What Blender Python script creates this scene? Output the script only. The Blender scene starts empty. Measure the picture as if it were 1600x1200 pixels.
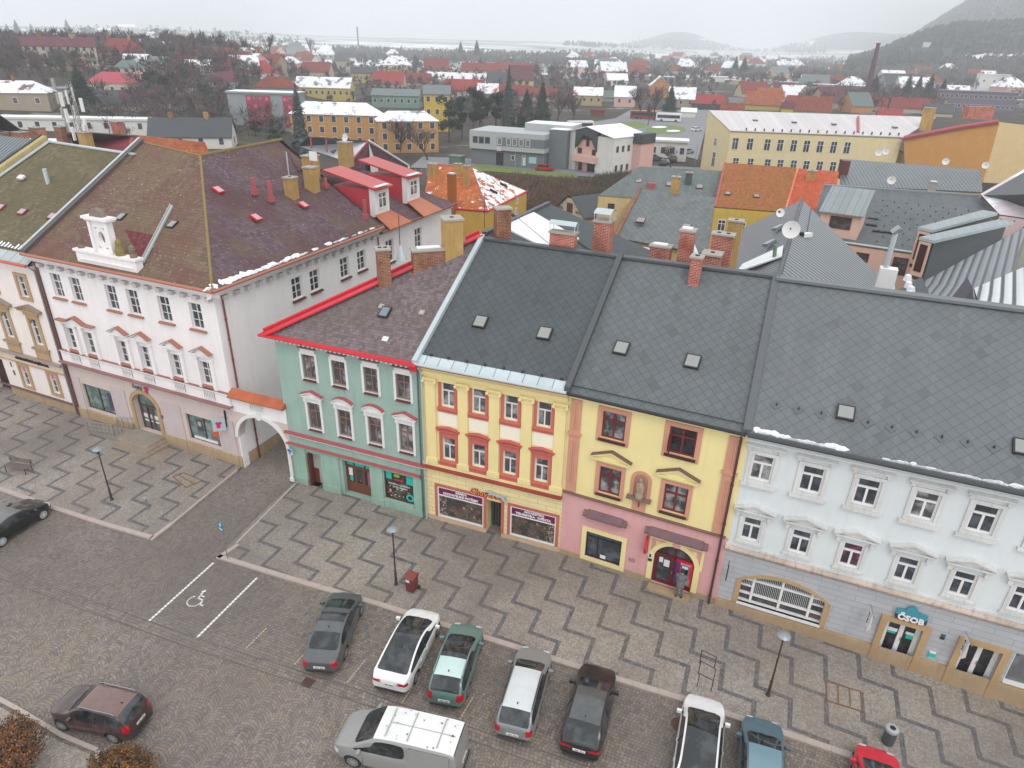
import bpy, bmesh, math, random
import numpy as np
from mathutils import Vector, Matrix, noise
R=math.radians
scene=bpy.context.scene
# ------------------------------------------------------------------ camera
CF=1071.24; CP=R(26.47); CRL=R(1.47); CY=R(-23.3); H=26.0
_f=Vector((math.sin(CY)*math.cos(CP),math.cos(CY)*math.cos(CP),-math.sin(CP)))
_r=Vector((math.cos(CY),-math.sin(CY),0)); _u=_r.cross(_f)
CA=_r*math.cos(CRL)+_u*math.sin(CRL); CB=-_r*math.sin(CRL)+_u*math.cos(CRL); CC=_f
cam_d=bpy.data.cameras.new('camera'); cam=bpy.data.objects.new('camera',cam_d)
scene.collection.objects.link(cam); scene.camera=cam
cam_d.sensor_fit='HORIZONTAL'; cam_d.sensor_width=36; cam_d.lens=36*CF/1600
cam_d.clip_start=0.5; cam_d.clip_end=20000
cam.matrix_world=Matrix.Translation((0,0,H)) @ Matrix((CA,CB,-CC)).transposed().to_4x4()
# ------------------------------------------------------------------ world: overcast winter sky
world=bpy.data.worlds.new("World"); scene.world=world; world.use_nodes=True
wn=world.node_tree; wn.nodes.clear()
sky=wn.nodes.new('ShaderNodeTexSky'); sky.sky_type='NISHITA'; sky.sun_disc=False
sky.sun_elevation=R(54); sky.sun_rotation=R(140); sky.dust_density=4; sky.air_density=1
b1=wn.nodes.new('ShaderNodeBackground'); b1.inputs[1].default_value=0.12
b2=wn.nodes.new('ShaderNodeBackground'); b2.inputs[0].default_value=(0.97,0.985,1.0,1); b2.inputs[1].default_value=1.30
mx=wn.nodes.new('ShaderNodeMixShader'); mx.inputs[0].default_value=0.93
wo=wn.nodes.new('ShaderNodeOutputWorld')
wn.links.new(sky.outputs[0],b1.inputs[0]); wn.links.new(b1.outputs[0],mx.inputs[1]); wn.links.new(b2.outputs[0],mx.inputs[2]); wn.links.new(mx.outputs[0],wo.inputs[0])
# ------------------------------------------------------------------ sun behind cloud
sl=bpy.data.lights.new('sun','SUN'); sl.energy=0.9; sl.angle=R(25); sl.color=(1,0.97,0.93)
so=bpy.data.objects.new('sun',sl); scene.collection.objects.link(so)
so.rotation_euler=Vector((-0.42,0.5,-0.9)).to_track_quat('-Z','Y').to_euler()
scene.view_settings.view_transform='Standard'; scene.view_settings.look='None'; scene.view_settings.gamma=1; scene.view_settings.exposure=0.07
try:
    scene.cycles.max_bounces=4; scene.cycles.diffuse_bounces=2; scene.cycles.glossy_bounces=2; scene.cycles.volume_bounces=2; scene.cycles.transparent_max_bounces=4
except Exception: pass
# ------------------------------------------------------------------ terrain and back-projection
X0=-1.0; KS=0.045
def sst(a,b,x):
    t=min(1,max(0,(x-a)/(b-a))); return t*t*(3-2*t)
def gz(x,y):
    r=math.hypot(x,y); z=0.0
    if r<110: return -KS*min(max(0,x-X0),24)*(1-sst(50,110,y))
    az=math.degrees(math.atan2(x,y))
    L=sst(-37,-46,az)
    z+=L*(10*sst(190,330,r)+10*sst(310,470,r)-14*sst(520,900,r))
    z+=20*sst(800,2300,r)*(1-sst(-22,-10,az)) + 12*sst(2300,3500,r)*(1-sst(-20,-8,az))
    # valley mountains
    z+=130*sst(3300,5200,r)*sst(-18,-10,az)*(0.55+0.45*math.sin(az*0.5+1.6))
    # wooded hill on the right
    z+=sst(-1.0,6.5,az)*54*sst(820,1330,r)
    z+=sst(1,12,az)*240*sst(1650,2800,r)
    z+=sst(6,14,az)*10*sst(520,800,r)
    if r>250: z+=2.5*sst(250,800,r)*noise.noise(Vector((x*0.004,y*0.004,0)))
    return z
def ray(px,py): return CA*((px-800)/CF)-CB*((py-600)/CF)+CC
O=Vector((0,0,H))
def G(px,py,z=0.0):
    d=ray(px,py); p=O+d*((z-H)/d.z)
    if p.x>X0 and p.y<50 and z==0:
        t=(z-H+KS*X0)/(d.z+KS*d.x); p=O+d*t
    return p
def T(px,py):
    d=ray(px,py); t=60.0; pt=t
    while t<7000:
        p=O+d*t
        if p.z<gz(p.x,p.y):
            a,b=pt,t
            for _ in range(18):
                m=(a+b)/2; q=O+d*m
                if q.z<gz(q.x,q.y): b=m
                else: a=m
            return O+d*b
        pt=t; t*=1.015
    return O+d*7000
def PL(p0,n,px,py):
    d=ray(px,py); return O+d*((n.dot(p0-O))/(n.dot(d)))
def D(p): return (p-O).dot(CC)
# ------------------------------------------------------------------ objects
def link(o): scene.collection.objects.link(o)
def props(o,label=None,cat=None,group=None,kind=None):
    if label: o['label']=label
    if cat: o['category']=cat
    if group: o['group']=group
    if kind: o['kind']=kind
    return o
def TH(name,label,cat,loc=(0,0,0),group=None,rz=0.0):
    o=bpy.data.objects.new(name,None); o.empty_display_size=0.2; link(o)
    o.location=loc; o.rotation_euler=(0,0,rz); return props(o,label,cat,group)
def rootloc(o):
    l=Vector((0,0,0))
    while o is not None: l=l+o.location; o=o.parent
    return l
def fuv(pts):
    n=Vector((0,0,0))
    for i in range(len(pts)):
        a=pts[i];b=pts[(i+1)%len(pts)]
        n+=Vector(((a.y-b.y)*(a.z+b.z),(a.z-b.z)*(a.x+b.x),(a.x-b.x)*(a.y+b.y)))
    if n.length<1e-12: return [(0,0)]*len(pts)
    n.normalize()
    if abs(n.z)>0.995: return [(p.x,p.y) for p in pts]
    t=Vector((-n.y,n.x,0)).normalized(); b=n.cross(t)
    if b.z<0: b=-b
    return [(p.dot(t),p.dot(b)) for p in pts]
class MB:
    def __init__(s): s.v=[];s.f=[];s.mi=[];s.uv=[];s.mats=[]
    def mat(s,m):
        if m not in s.mats: s.mats.append(m)
        return s.mats.index(m)
    def face(s,pts,m,uv=None):
        pts=[Vector(p) for p in pts]; i0=len(s.v); s.v+=pts
        s.f.append(list(range(i0,i0+len(pts)))); s.mi.append(s.mat(m)); s.uv.append(uv or fuv(pts)); return s
    def box(s,o,a,b,c,m,top=None):
        o,a,b,c=Vector(o),Vector(a),Vector(b),Vector(c)
        P=[o,o+a,o+a+b,o+b,o+c,o+a+c,o+a+b+c,o+b+c]
        if a.cross(b).dot(c)<0: P=[P[1],P[0],P[3],P[2],P[5],P[4],P[7],P[6]]
        for k,q in enumerate(((3,2,1,0),(4,5,6,7),(0,1,5,4),(1,2,6,5),(2,3,7,6),(3,0,4,7))):
            s.face([P[i] for i in q],top if (k==1 and top) else m)
        return s
    def cbox(s,c,sx,sy,sz,m,rz=0.0,top=None):
        c=Vector(c); a=Vector((math.cos(rz),math.sin(rz),0))*sx; b=Vector((-math.sin(rz),math.cos(rz),0))*sy
        return s.box(c-a/2-b/2,a,b,Vector((0,0,sz)),m,top)
    def tube(s,p0,p1,r0,r1,m,n=8,cap=True):
        p0,p1=Vector(p0),Vector(p1); d=(p1-p0)
        if d.length<1e-6: return s
        d.normalize(); a=d.orthogonal().normalized(); b=d.cross(a)
        A=[p0+(a*math.cos(2*math.pi*i/n)+b*math.sin(2*math.pi*i/n))*r0 for i in range(n)]
        B=[p1+(a*math.cos(2*math.pi*i/n)+b*math.sin(2*math.pi*i/n))*r1 for i in range(n)]
        for i in range(n):
            j=(i+1)%n; s.face([A[i],A[j],B[j],B[i]],m)
        if cap: s.face(A[::-1],m); s.face(B,m)
        return s
    def path(s,pts,r,m,n=6):
        for i in range(len(pts)-1): s.tube(pts[i],pts[i+1],r,r,m,n)
        return s
    def lathe(s,c,prof,m,n=16):
        c=Vector(c)
        for k in range(len(prof)-1):
            (r0,z0),(r1,z1)=prof[k],prof[k+1]
            for i in range(n):
                a0=2*math.pi*i/n;a1=2*math.pi*(i+1)/n
                q=[c+Vector((r0*math.cos(a0),r0*math.sin(a0),z0)),c+Vector((r0*math.cos(a1),r0*math.sin(a1),z0)),c+Vector((r1*math.cos(a1),r1*math.sin(a1),z1)),c+Vector((r1*math.cos(a0),r1*math.sin(a0),z1))]
                if r0<1e-5: q=q[1:] if r0<1e-5 else q
                if r1<1e-5: q=[q[0],q[1],q[2]]
                s.face(q,m)
        return s
    def slab(s,pts,th,m,me=None):
        pts=[Vector(p) for p in pts]
        n=(pts[1]-pts[0]).cross(pts[2]-pts[0]).normalized()
        if n.z<0: pts=pts[::-1]; n=-n
        lo=[p-Vector((0,0,th)) for p in pts]; me=me or m
        uv=fuv(pts); K=range(1,len(pts)-1)
        if len(pts)==4:
            for a,b,c in ((0,1,2),(0,2,3)): s.face([pts[a],pts[b],pts[c]],m,[uv[a],uv[b],uv[c]]); s.face([lo[c],lo[b],lo[a]],me)
        else: s.face(pts,m); s.face(lo[::-1],me)
        for i in range(len(pts)):
            j=(i+1)%len(pts); s.face([pts[i],lo[i],lo[j],pts[j]],me)
        return s
    def ext(s,poly,d,m,me=None):
        poly=[Vector(p) for p in poly]; d=Vector(d); me=me or m
        n=(poly[1]-poly[0]).cross(poly[2]-poly[1])
        if n.dot(d)<0: poly=poly[::-1]
        q=[p+d for p in poly]; s.face(q,m); s.face(poly[::-1],me)
        for i in range(len(poly)):
            j=(i+1)%len(poly); s.face([poly[i],poly[j],q[j],q[i]],me)
        return s
    def obj(s,name,parent=None,smooth=False,merge=False):
        me=bpy.data.meshes.new(name); off=rootloc(parent) if parent else Vector((0,0,0))
        me.from_pydata([tuple(p-off) for p in s.v],[],s.f)
        for m in s.mats: me.materials.append(m)
        me.polygons.foreach_set('material_index',s.mi)
        uvl=me.uv_layers.new(name='UVMap'); fl=[]
        for u in s.uv:
            for a in u: fl+= [a[0],a[1]]
        uvl.data.foreach_set('uv',fl)
        if merge:
            bm=bmesh.new(); bm.from_mesh(me); bmesh.ops.remove_doubles(bm,verts=bm.verts,dist=1e-4); bm.to_mesh(me); bm.free()
        if smooth: me.polygons.foreach_set('use_smooth',[True]*len(me.polygons))
        me.update(); o=bpy.data.objects.new(name,me); link(o)
        if parent: o.parent=parent
        return o
def dup(o,parent=None):
    c=o.copy(); link(c)
    if parent: c.parent=parent
    for ch in o.children: dup(ch,c)
    return c
# ------------------------------------------------------------------ materials
class NT:
    def __init__(s,name):
        s.m=bpy.data.materials.new(name); s.m.use_nodes=True; s.t=s.m.node_tree; s.t.nodes.clear()
        s.o=s.t.nodes.new('ShaderNodeOutputMaterial'); s.p=s.t.nodes.new('ShaderNodeBsdfPrincipled')
        s.t.links.new(s.p.outputs[0],s.o.inputs[0])
    def n(s,k): return s.t.nodes.new(k)
    def l(s,a,b): s.t.links.new(a,b)
    def v(s,x,sock):
        if hasattr(x,'links') or isinstance(x,bpy.types.NodeSocket): s.l(x,sock)
        else: sock.default_value=x
    def ma(s,op,a,b=0.0,c=None):
        n=s.n('ShaderNodeMath'); n.operation=op; s.v(a,n.inputs[0]); s.v(b,n.inputs[1])
        if c is not None: s.v(c,n.inputs[2])
        return n.outputs[0]
    def uv(s):
        n=s.n('ShaderNodeUVMap'); x=s.n('ShaderNodeSeparateXYZ'); s.l(n.outputs[0],x.inputs[0]); return n.outputs[0],x.outputs[0],x.outputs[1]
    def pos(s):
        n=s.n('ShaderNodeNewGeometry'); return n.outputs['Position']
    def obj(s):
        n=s.n('ShaderNodeTexCoord'); return n.outputs['Object']
    def comb(s,a,b,c=0.0):
        n=s.n('ShaderNodeCombineXYZ'); s.v(a,n.inputs[0]); s.v(b,n.inputs[1]); s.v(c,n.inputs[2]); return n.outputs[0]
    def noise(s,vec,sc,det=3,rough=.55):
        n=s.n('ShaderNodeTexNoise'); s.l(vec,n.inputs['Vector']); n.inputs['Scale'].default_value=sc; n.inputs['Detail'].default_value=det; n.inputs['Roughness'].default_value=rough; return n.outputs[0]
    def ramp(s,f,st,interp='LINEAR'):
        n=s.n('ShaderNodeValToRGB'); s.l(f,n.inputs[0]); e=n.color_ramp.elements; n.color_ramp.interpolation=interp
        while len(e)<len(st): e.new(0.5)
        for i,(p,c) in enumerate(st): e[i].position=p; e[i].color=(c[0],c[1],c[2],1) if not isinstance(c,(int,float)) else (c,c,c,1)
        return n.outputs[0]
    def mix(s,f,a,b,mode='MIX'):
        n=s.n('ShaderNodeMix'); n.data_type='RGBA'; n.blend_type=mode; s.v(f,n.inputs[0])
        for x,k in ((a,6),(b,7)):
            if isinstance(x,(tuple,list)): n.inputs[k].default_value=(x[0],x[1],x[2],1)
            else: s.l(x,n.inputs[k])
        return n.outputs[2]
    def rnd(s,vec):
        n=s.n('ShaderNodeTexWhiteNoise'); s.l(vec,n.inputs[0]); return n.outputs[0]
    def bump(s,h,st=.3,d=.02):
        n=s.n('ShaderNodeBump'); n.inputs['Strength'].default_value=st; n.inputs['Distance'].default_value=d; s.l(h,n.inputs['Height']); s.l(n.outputs[0],s.p.inputs['Normal'])
    def done(s,col,rough=.8,metal=0,spec=None):
        s.v(col if not isinstance(col,tuple) else (col[0],col[1],col[2],1),s.p.inputs['Base Color']); s.v(rough,s.p.inputs['Roughness']); s.p.inputs['Metallic'].default_value=metal
        if spec is not None: s.p.inputs['Specular IOR Level'].default_value=spec
        return s.m
def L(h):
    h=h.lstrip('#'); c=[int(h[i:i+2],16)/255 for i in (0,2,4)]
    return tuple((x/12.92 if x<=.04045 else ((x+.055)/1.055)**2.4) for x in c)
def sc(c,k): return (c[0]*k,c[1]*k,c[2]*k)
_pc={}
def plain(col,rough=.6,metal=0,var=.12,scale=6,name=None,spec=None):
    if isinstance(col,str): col=L(col)
    key=('p',tuple(round(x,3) for x in col),rough,metal,var,scale)
    if key in _pc: return _pc[key]
    t=NT(name or 'painted_surface'); v=t.noise(t.obj(),scale,3)
    c=t.mix(v,sc(col,1-var),sc(col,1+var)); _pc[key]=t.done(c,rough,metal,spec); return _pc[key]
def plaster(col,stain=.15,name='plaster'):
    if isinstance(col,str): col=L(col)
    key=('w',tuple(round(x,3) for x in col),stain)
    if key in _pc: return _pc[key]
    t=NT(name); P=t.pos(); a=t.noise(P,.7,5,.6); b=t.noise(P,14,2)
    mp=t.n('ShaderNodeMapping'); t.l(P,mp.inputs[0]); mp.inputs['Scale'].default_value=(3,3,.25); st=t.noise(mp.outputs[0],1.2,4,.7)
    c=t.mix(t.ramp(a,[(.35,0.0),(.7,1.0)]),sc(col,1.0),sc(col,1-stain*.7)); c=t.mix(t.ramp(st,[(.5,0.0),(.75,1.0)]),c,(col[0]*(1-stain),col[1]*(1-stain*1.1),col[2]*(1-stain*1.25)))
    zz=t.n('ShaderNodeSeparateXYZ'); t.l(P,zz.inputs[0]); dz=t.ma('ADD',zz.outputs[2],t.ma('MULTIPLY',t.noise(P,1.6,4,.7),1.6)); c=t.mix(t.ramp(t.ma('DIVIDE',dz,4.0),[(.22,stain*1.6),(.42,0.0)]),c,(col[0]*.55,col[1]*.5,col[2]*.45)); fl=t.noise(P,3.2,5,.75); c=t.mix(t.ramp(fl,[(.66,0.0),(.7,min(.6,stain*2))]),c,sc(col,.8))
    c=t.mix(t.ramp(b,[(.3,0.0),(.8,.35)]),c,sc(col,.88)); t.bump(b,.15,.01); _pc[key]=t.done(c,.9,0,.2); return _pc[key]
def band(col,joint,row,name='rusticated_plaster',wid=1.1,jc=None,mort=.012):
    if isinstance(col,str): col=L(col)
    t=NT(name); uv,u,v=t.uv(); b=t.n('ShaderNodeTexBrick'); t.l(uv,b.inputs[0]); b.inputs['Scale'].default_value=1; b.inputs['Brick Width'].default_value=wid; b.inputs['Row Height'].default_value=row; b.inputs['Mortar Size'].default_value=mort
    b.inputs['Color1'].default_value=(*col,1); b.inputs['Color2'].default_value=(*sc(col,.93),1); b.inputs['Mortar'].default_value=(*(jc or sc(col,joint)),1)
    n=t.noise(t.pos(),1.0,5,.65); c=t.mix(t.ramp(n,[(.4,0.0),(.75,.5)]),b.outputs[0],sc(col,.75)); t.bump(b.outputs[1],-.35,.02); return t.done(c,.9,0,.2)
def diamond(col,size=.42,name='diamond_shingle_roof',lines=.45,moss=None,snow=0,var=.13,rough=.55):
    if isinstance(col,str): col=L(col)
    t=NT(name); uv,u,v=t.uv()
    a=t.ma('DIVIDE',t.ma('ADD',u,v),size*1.4142); b=t.ma('DIVIDE',t.ma('SUBTRACT',u,v),size*1.4142)
    cell=t.comb(t.ma('FLOOR',a),t.ma('FLOOR',b)); r=t.rnd(cell)
    ea=t.ma('ABSOLUTE',t.ma('SUBTRACT',t.ma('FRACT',a),.5)); eb=t.ma('ABSOLUTE',t.ma('SUBTRACT',t.ma('FRACT',b),.5)); e=t.ma('MAXIMUM',ea,eb)
    line=t.ramp(e,[(.455,0.0),(.49,1.0)])
    c=t.mix(r,sc(col,1-var),sc(col,1+var)); big=t.noise(t.pos(),.35,4,.6); c=t.mix(t.ramp(big,[(.35,0.0),(.7,.45)]),c,sc(col,1.35))
    c=t.mix(t.ramp(t.rnd(t.comb(t.ma('FLOOR',b),t.ma('FLOOR',a))),[(.965,0.0),(.97,.5)]),c,sc(col,.72)); mp=t.n('ShaderNodeMapping'); t.l(uv,mp.inputs[0]); mp.inputs['Scale'].default_value=(2.2,.16,1); c=t.mix(t.ramp(t.noise(mp.outputs[0],1.0,4,.7),[(.5,0.0),(.72,.5)]),c,sc(col,1.45)); c=t.mix(line,c,sc(col,lines)); 
    t.bump(t.ma('SUBTRACT',1.0,line),.25,.012); return t.done(c,rough,0,.4)
def scales(col,name='old_slate_roof',moss=None,speck=.5,red=None,mosspos=None,row=.28,wid=.3,mossamt=(.45,.7)):
    if isinstance(col,str): col=L(col)
    t=NT(name); uv,u,v=t.uv(); P=t.pos()
    rowi=t.ma('FLOOR',t.ma('DIVIDE',v,row)); us=t.ma('ADD',t.ma('DIVIDE',u,wid),t.ma('MULTIPLY',t.ma('MODULO',rowi,2.0),.5))
    r=t.rnd(t.comb(t.ma('FLOOR',us),rowi)); fv=t.ma('FRACT',t.ma('DIVIDE',v,row)); fu=t.ma('ABSOLUTE',t.ma('SUBTRACT',t.ma('FRACT',us),.5))
    line=t.ma('MAXIMUM',t.ramp(fv,[(.0,1.0),(.14,0.0)]),t.ramp(fu,[(.44,0.0),(.5,.8)]))
    c=t.mix(r,sc(col,.72),sc(col,1.25))
    if red: c=t.mix(t.ramp(t.noise(P,.22,4,.6),[(.42,0.0),(.62,1.0)]),c,red)
    if moss: c=t.mix(t.ramp(t.noise(P,.28,6,.72),[(mossamt[0],0.0),(mossamt[1],.85)]),c,moss)
    c=t.mix(t.ma('MULTIPLY',line,.8),c,sc(col,.35))
    if speck: 
        sp=t.noise(t.comb(t.ma('MULTIPLY',u,1.0),v),5.0,4,.65); spm=t.ma('MULTIPLY',t.ramp(sp,[(.62,0.0),(.66,1.0)]),t.ramp(t.noise(P,.3,3),[(.35,.25),(.6,1.0)])); c=t.mix(t.ma('MULTIPLY',spm,speck),c,(.5,.46,.48))
    t.bump(t.ma('ADD',fv,t.ma('MULTIPLY',r,.4)),.4,.03); return t.done(c,.85,0,.3)
def pantile(col,name='clay_tile_roof',snow=None,moss=None,row=.34,wid=.25,dark=.45):
    if isinstance(col,str): col=L(col)
    t=NT(name); uv,u,v=t.uv(); P=t.pos()
    fv=t.ma('FRACT',t.ma('DIVIDE',v,row)); fu=t.ma('SINE',t.ma('MULTIPLY',u,6.283/wid)); r=t.rnd(t.comb(t.ma('FLOOR',t.ma('DIVIDE',u,wid)),t.ma('FLOOR',t.ma('DIVIDE',v,row))))
    c=t.mix(r,sc(col,.75),sc(col,1.2)); c=t.mix(t.ramp(fv,[(0.0,1.0),(.22,0.0)]),c,sc(col,dark)); c=t.mix(t.ramp(t.noise(P,.5,5,.65),[(.4,0.0),(.72,.8)]),c,moss or sc(col,.55))
    if snow is not None:
        s=t.ramp(t.ma('ADD',t.noise(P,.9,4,.6),t.ma('MULTIPLY',t.noise(t.comb(t.ma('MULTIPLY',u,2.0),t.ma('MULTIPLY',v,9.0)),1.0,2),.35)),[(snow,0.0),(snow+.03,1.0)]); c=t.mix(s,c,(.82,.84,.88))
    t.bump(t.ma('ADD',fv,t.ma('MULTIPLY',fu,.3)),.4,.04); return t.done(c,.85,0,.25)
def seam(col,name='standing_seam_roof',wid=.5,rough=.4,metal=0.0,dark=.45,snow=None,horiz=False,width=.05,stain=.8):
    if isinstance(col,str): col=L(col)
    t=NT(name); uv,u,v=t.uv()
    if horiz: u,v=v,u
    f=t.ma('FRACT',t.ma('DIVIDE',u,wid)); r=t.rnd(t.comb(t.ma('FLOOR',t.ma('DIVIDE',u,wid)),0.0)); line=t.ramp(f,[(0.0,1.0),(width,1.0),(width+.03,0.0)])
    c=t.mix(r,sc(col,.92),sc(col,1.08)); c=t.mix(t.ramp(t.noise(t.pos(),.8,4,.6),[(.4,0.0),(.7,.5)]),c,sc(col,stain)); c=t.mix(line,c,sc(col,dark))
    if snow is not None:
        s=t.ramp(t.noise(t.pos(),.35,5,.65),[(snow,0.0),(snow+.05,1.0)]); c=t.mix(s,c,(.8,.82,.86))
    t.bump(line,.4,.03); return t.done(c,rough,metal,.5)
def corr(col,hi,wid=.25,name='corrugated_metal_roof'):
    col=L(col) if isinstance(col,str) else col; hi=L(hi) if isinstance(hi,str) else hi
    t=NT(name); uv,u,v=t.uv(); w=t.ma('ADD',t.ma('MULTIPLY',t.ma('SINE',t.ma('MULTIPLY',v,6.283/wid)),.5),.5)
    c=t.mix(t.noise(t.pos(),.9,3),sc(hi,.9),sc(hi,1.08)); c=t.mix(t.ramp(w,[(.12,1.0),(.4,0.0)]),c,col); t.bump(w,.7,.07); return t.done(c,.4,.2,.5)
def corru(col,hi,wid=.3,name='trapezoidal_metal_roof'):
    col=L(col) if isinstance(col,str) else col; hi=L(hi) if isinstance(hi,str) else hi
    t=NT(name); uv,u,v=t.uv(); w=t.ma('ADD',t.ma('MULTIPLY',t.ma('SINE',t.ma('MULTIPLY',u,6.283/wid)),.5),.5)
    c=t.mix(t.noise(t.pos(),.9,3),sc(hi,.9),sc(hi,1.08)); c=t.mix(t.ramp(w,[(.12,1.0),(.4,0.0)]),c,col); t.bump(w,.7,.07); return t.done(c,.4,.2,.5)
def brick(col,mort='#b9a79a',name='brick',row=.09,wid=.28):
    col=L(col) if isinstance(col,str) else col
    t=NT(name); uv,u,v=t.uv(); b=t.n('ShaderNodeTexBrick'); t.l(uv,b.inputs[0]); b.inputs['Scale'].default_value=1; b.inputs['Brick Width'].default_value=wid; b.inputs['Row Height'].default_value=row; b.inputs['Mortar Size'].default_value=.014
    b.inputs['Color1'].default_value=(*sc(col,1.15),1); b.inputs['Color2'].default_value=(*sc(col,.6),1); b.inputs['Mortar'].default_value=(*L(mort),1)
    c=t.mix(t.ramp(t.noise(t.pos(),1.3,5,.7),[(.45,0.0),(.7,.7)]),b.outputs[0],sc(col,.45)); t.bump(b.outputs[1],-.4,.01); return t.done(c,.9,0,.2)
def snowroof(under='#5a3a38',amt=.33,name='snow_covered_roof'):
    under=L(under) if isinstance(under,str) else under
    key=('s',tuple(round(x,3) for x in under),amt)
    if key in _pc: return _pc[key]
    t=NT(name); uv,u,v=t.uv(); s=t.noise(t.pos(),.3,4,.55); row=t.ma('FRACT',t.ma('MULTIPLY',v,1.6)); s=t.ma('ADD',s,t.ma('MULTIPLY',row,.09))
    c=t.mix(t.ramp(s,[(amt,0.0),(amt+.05,1.0)]),under,(.80,.82,.86)); c=t.mix(t.ramp(t.noise(t.pos(),2.5,3),[(.45,0.0),(.8,.35)]),c,(.5,.5,.55)); _pc[key]=t.done(c,.8,0,.3); return _pc[key]
def paving(kind,name):
    t=NT(name); P=t.pos(); x=t.n('ShaderNodeSeparateXYZ'); 
    rot=t.n('ShaderNodeMapping'); t.l(P,rot.inputs[0]); rot.inputs['Rotation'].default_value=(0,0,R(-2.8)); t.l(rot.outputs[0],x.inputs[0])
    u,v=x.outputs[0],x.outputs[1]
    n1=t.noise(P,3.0,2); u=t.ma('ADD',u,t.ma('MULTIPLY',t.ma('SUBTRACT',n1,.5),.10)); n2=t.noise(t.comb(v,u),2.3,2); v=t.ma('ADD',v,t.ma('MULTIPLY',t.ma('SUBTRACT',n2,.5),.12))
    if kind=='fan':
        W=1.25; xl=t.ma('SUBTRACT',t.ma('FRACT',t.ma('DIVIDE',u,W)),.5); arc=t.ma('MULTIPLY',t.ma('MULTIPLY',xl,xl),W*.95)
        v=t.ma('ADD',v,arc); s=.15; u=t.ma('MULTIPLY',t.ma('ADD',xl,t.ma('FLOOR',t.ma('DIVIDE',u,W))),W*1.18)
    elif kind=='mosaic': s=.085
    elif kind=='big': s=.17
    else: s=.15
    ri=t.ma('FLOOR',t.ma('DIVIDE',v,s)); us=t.ma('ADD',t.ma('DIVIDE',u,s*1.08),t.ma('MULTIPLY',t.rnd(t.comb(ri,3.3)),1.0))
    ce=t.comb(t.ma('FLOOR',us),ri); r=t.rnd(ce)
    fu=t.ma('ABSOLUTE',t.ma('SUBTRACT',t.ma('FRACT',us),.5)); fv=t.ma('ABSOLUTE',t.ma('SUBTRACT',t.ma('FRACT',t.ma('DIVIDE',v,s)),.5))
    e=t.ma('POWER',t.ma('ADD',t.ma('POWER',fu,4.0),t.ma('POWER',fv,4.0)),.25)
    if kind=='mosaic':
        c=t.ramp(r,[(0,L('#8d857c')),(.3,L('#9d978f')),(.6,L('#aea8a0')),(.85,L('#9d9187')),(1,L('#888384'))]); jo=.55; jc=L('#5f5850')
    elif kind=='dark':
        s=.085; c=t.ramp(r,[(0,L('#55565a')),(.5,L('#66676b')),(1,L('#74757a'))]); jo=.6; jc=L('#3f3d3c')
    else:
        c=t.ramp(r,[(0,L('#6a6360')),(.25,L('#7c7470')),(.45,L('#8a8179')),(.62,L('#908472')),(.8,L('#776f71')),(1,L('#968f89'))]); jo=.72; jc=L('#4b443f')
    line=t.ramp(e,[(.40,0.0),(.50,1.0)])
    big=t.noise(P,.22,5,.62); c=t.mix(t.ramp(big,[(.32,0.0),(.68,.38)]),c,sc(L('#8f7f6b'),.75)); big2=t.noise(P,.09,5,.65); c=t.mix(t.ramp(big2,[(.42,0.0),(.62,.55)]),c,L('#625b5a')); sp=t.noise(P,1.1,4,.7); c=t.mix(t.ramp(sp,[(.62,0.0),(.70,.35)]),c,L('#5b5350'))
    c=t.mix(t.ma('MULTIPLY',line,jo),c,jc)
    t.bump(t.ma('SUBTRACT',t.ma('MULTIPLY',r,.25),line),.5,.02)
    rg=t.ramp(t.noise(P,.5,4),[(.35,.45),(.65,.8)]); return t.done(c,rg,0,.35)
def glass(name='window_glass',col=(.035,.042,.05),cur=None):
    t=NT(name); P=t.pos(); n=t.noise(P,1.6,3); c=t.mix(t.ramp(n,[(.45,0.0),(.62,1.0)]),col,cur or sc(col,2.6)); return t.done(c,.06,0,.6)
def leaf(c1,c2,name='foliage',sc_=2.0):
    t=NT(name); oi=t.n('ShaderNodeObjectInfo'); n=t.noise(t.obj(),sc_,3); c=t.mix(t.ramp(n,[(.35,0.0),(.65,1.0)]),c1,c2); v=t.mix(t.ma('MULTIPLY',oi.outputs['Random'],.5),c,sc(c1,.6)); return t.done(v,.9,0,.15)
M={}
M['snow']=plain((.80,.82,.86),.7,0,.05,1.5,'snow')
M['white']=plain((.74,.73,.72),.55,0,.06,4,'white_paint'); M['cream']=plain('#e6dcc0',.6)
M['glass']=glass(); M['glassd']=glass('dark_glass',(.015,.017,.02)); M['glassg']=glass('greenish_shop_glass',(.10,.15,.14),(.22,.30,.29)); M['glassc']=glass('curtained_glass',(.07,.07,.075),(.34,.34,.35))
M['glassr']=glass('glass_with_purple_curtain',(.05,.04,.05),(.22,.06,.13))
M['brown']=plain('#5c2a26',.5); M['brownd']=plain('#3d1f1e',.5); M['wood']=plain('#6e3a2b',.5); M['stone']=plaster('#bda687',.35,'sandstone'); M['ochre']=plaster('#b99c74',.25)
M['dkmetal']=plain('#2c2e31',.45,.3); M['metal']=plain('#9aa0a3',.35,.6,.1); M['zinc']=plain('#b4bfc2',.4,.2,.1,2); M['black']=plain((.012,.012,.013),.5)
M['gutter']=plain('#a5664f',.5); M['copper']=plain('#7c4038',.5); M['red']=plain('#c4202e',.45,0,.15,3); M['redm']=plain('#a8565a',.7,0,.12,3)
M['greyroof']=diamond('#474d50',.40,lines=.5,var=.08,rough=.75); M['greyroofb']=diamond('#5b6062',.40,lines=.55,var=.08,rough=.75); M['ridge']=plain('#474c4f',.5,0,.1,1)
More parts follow.
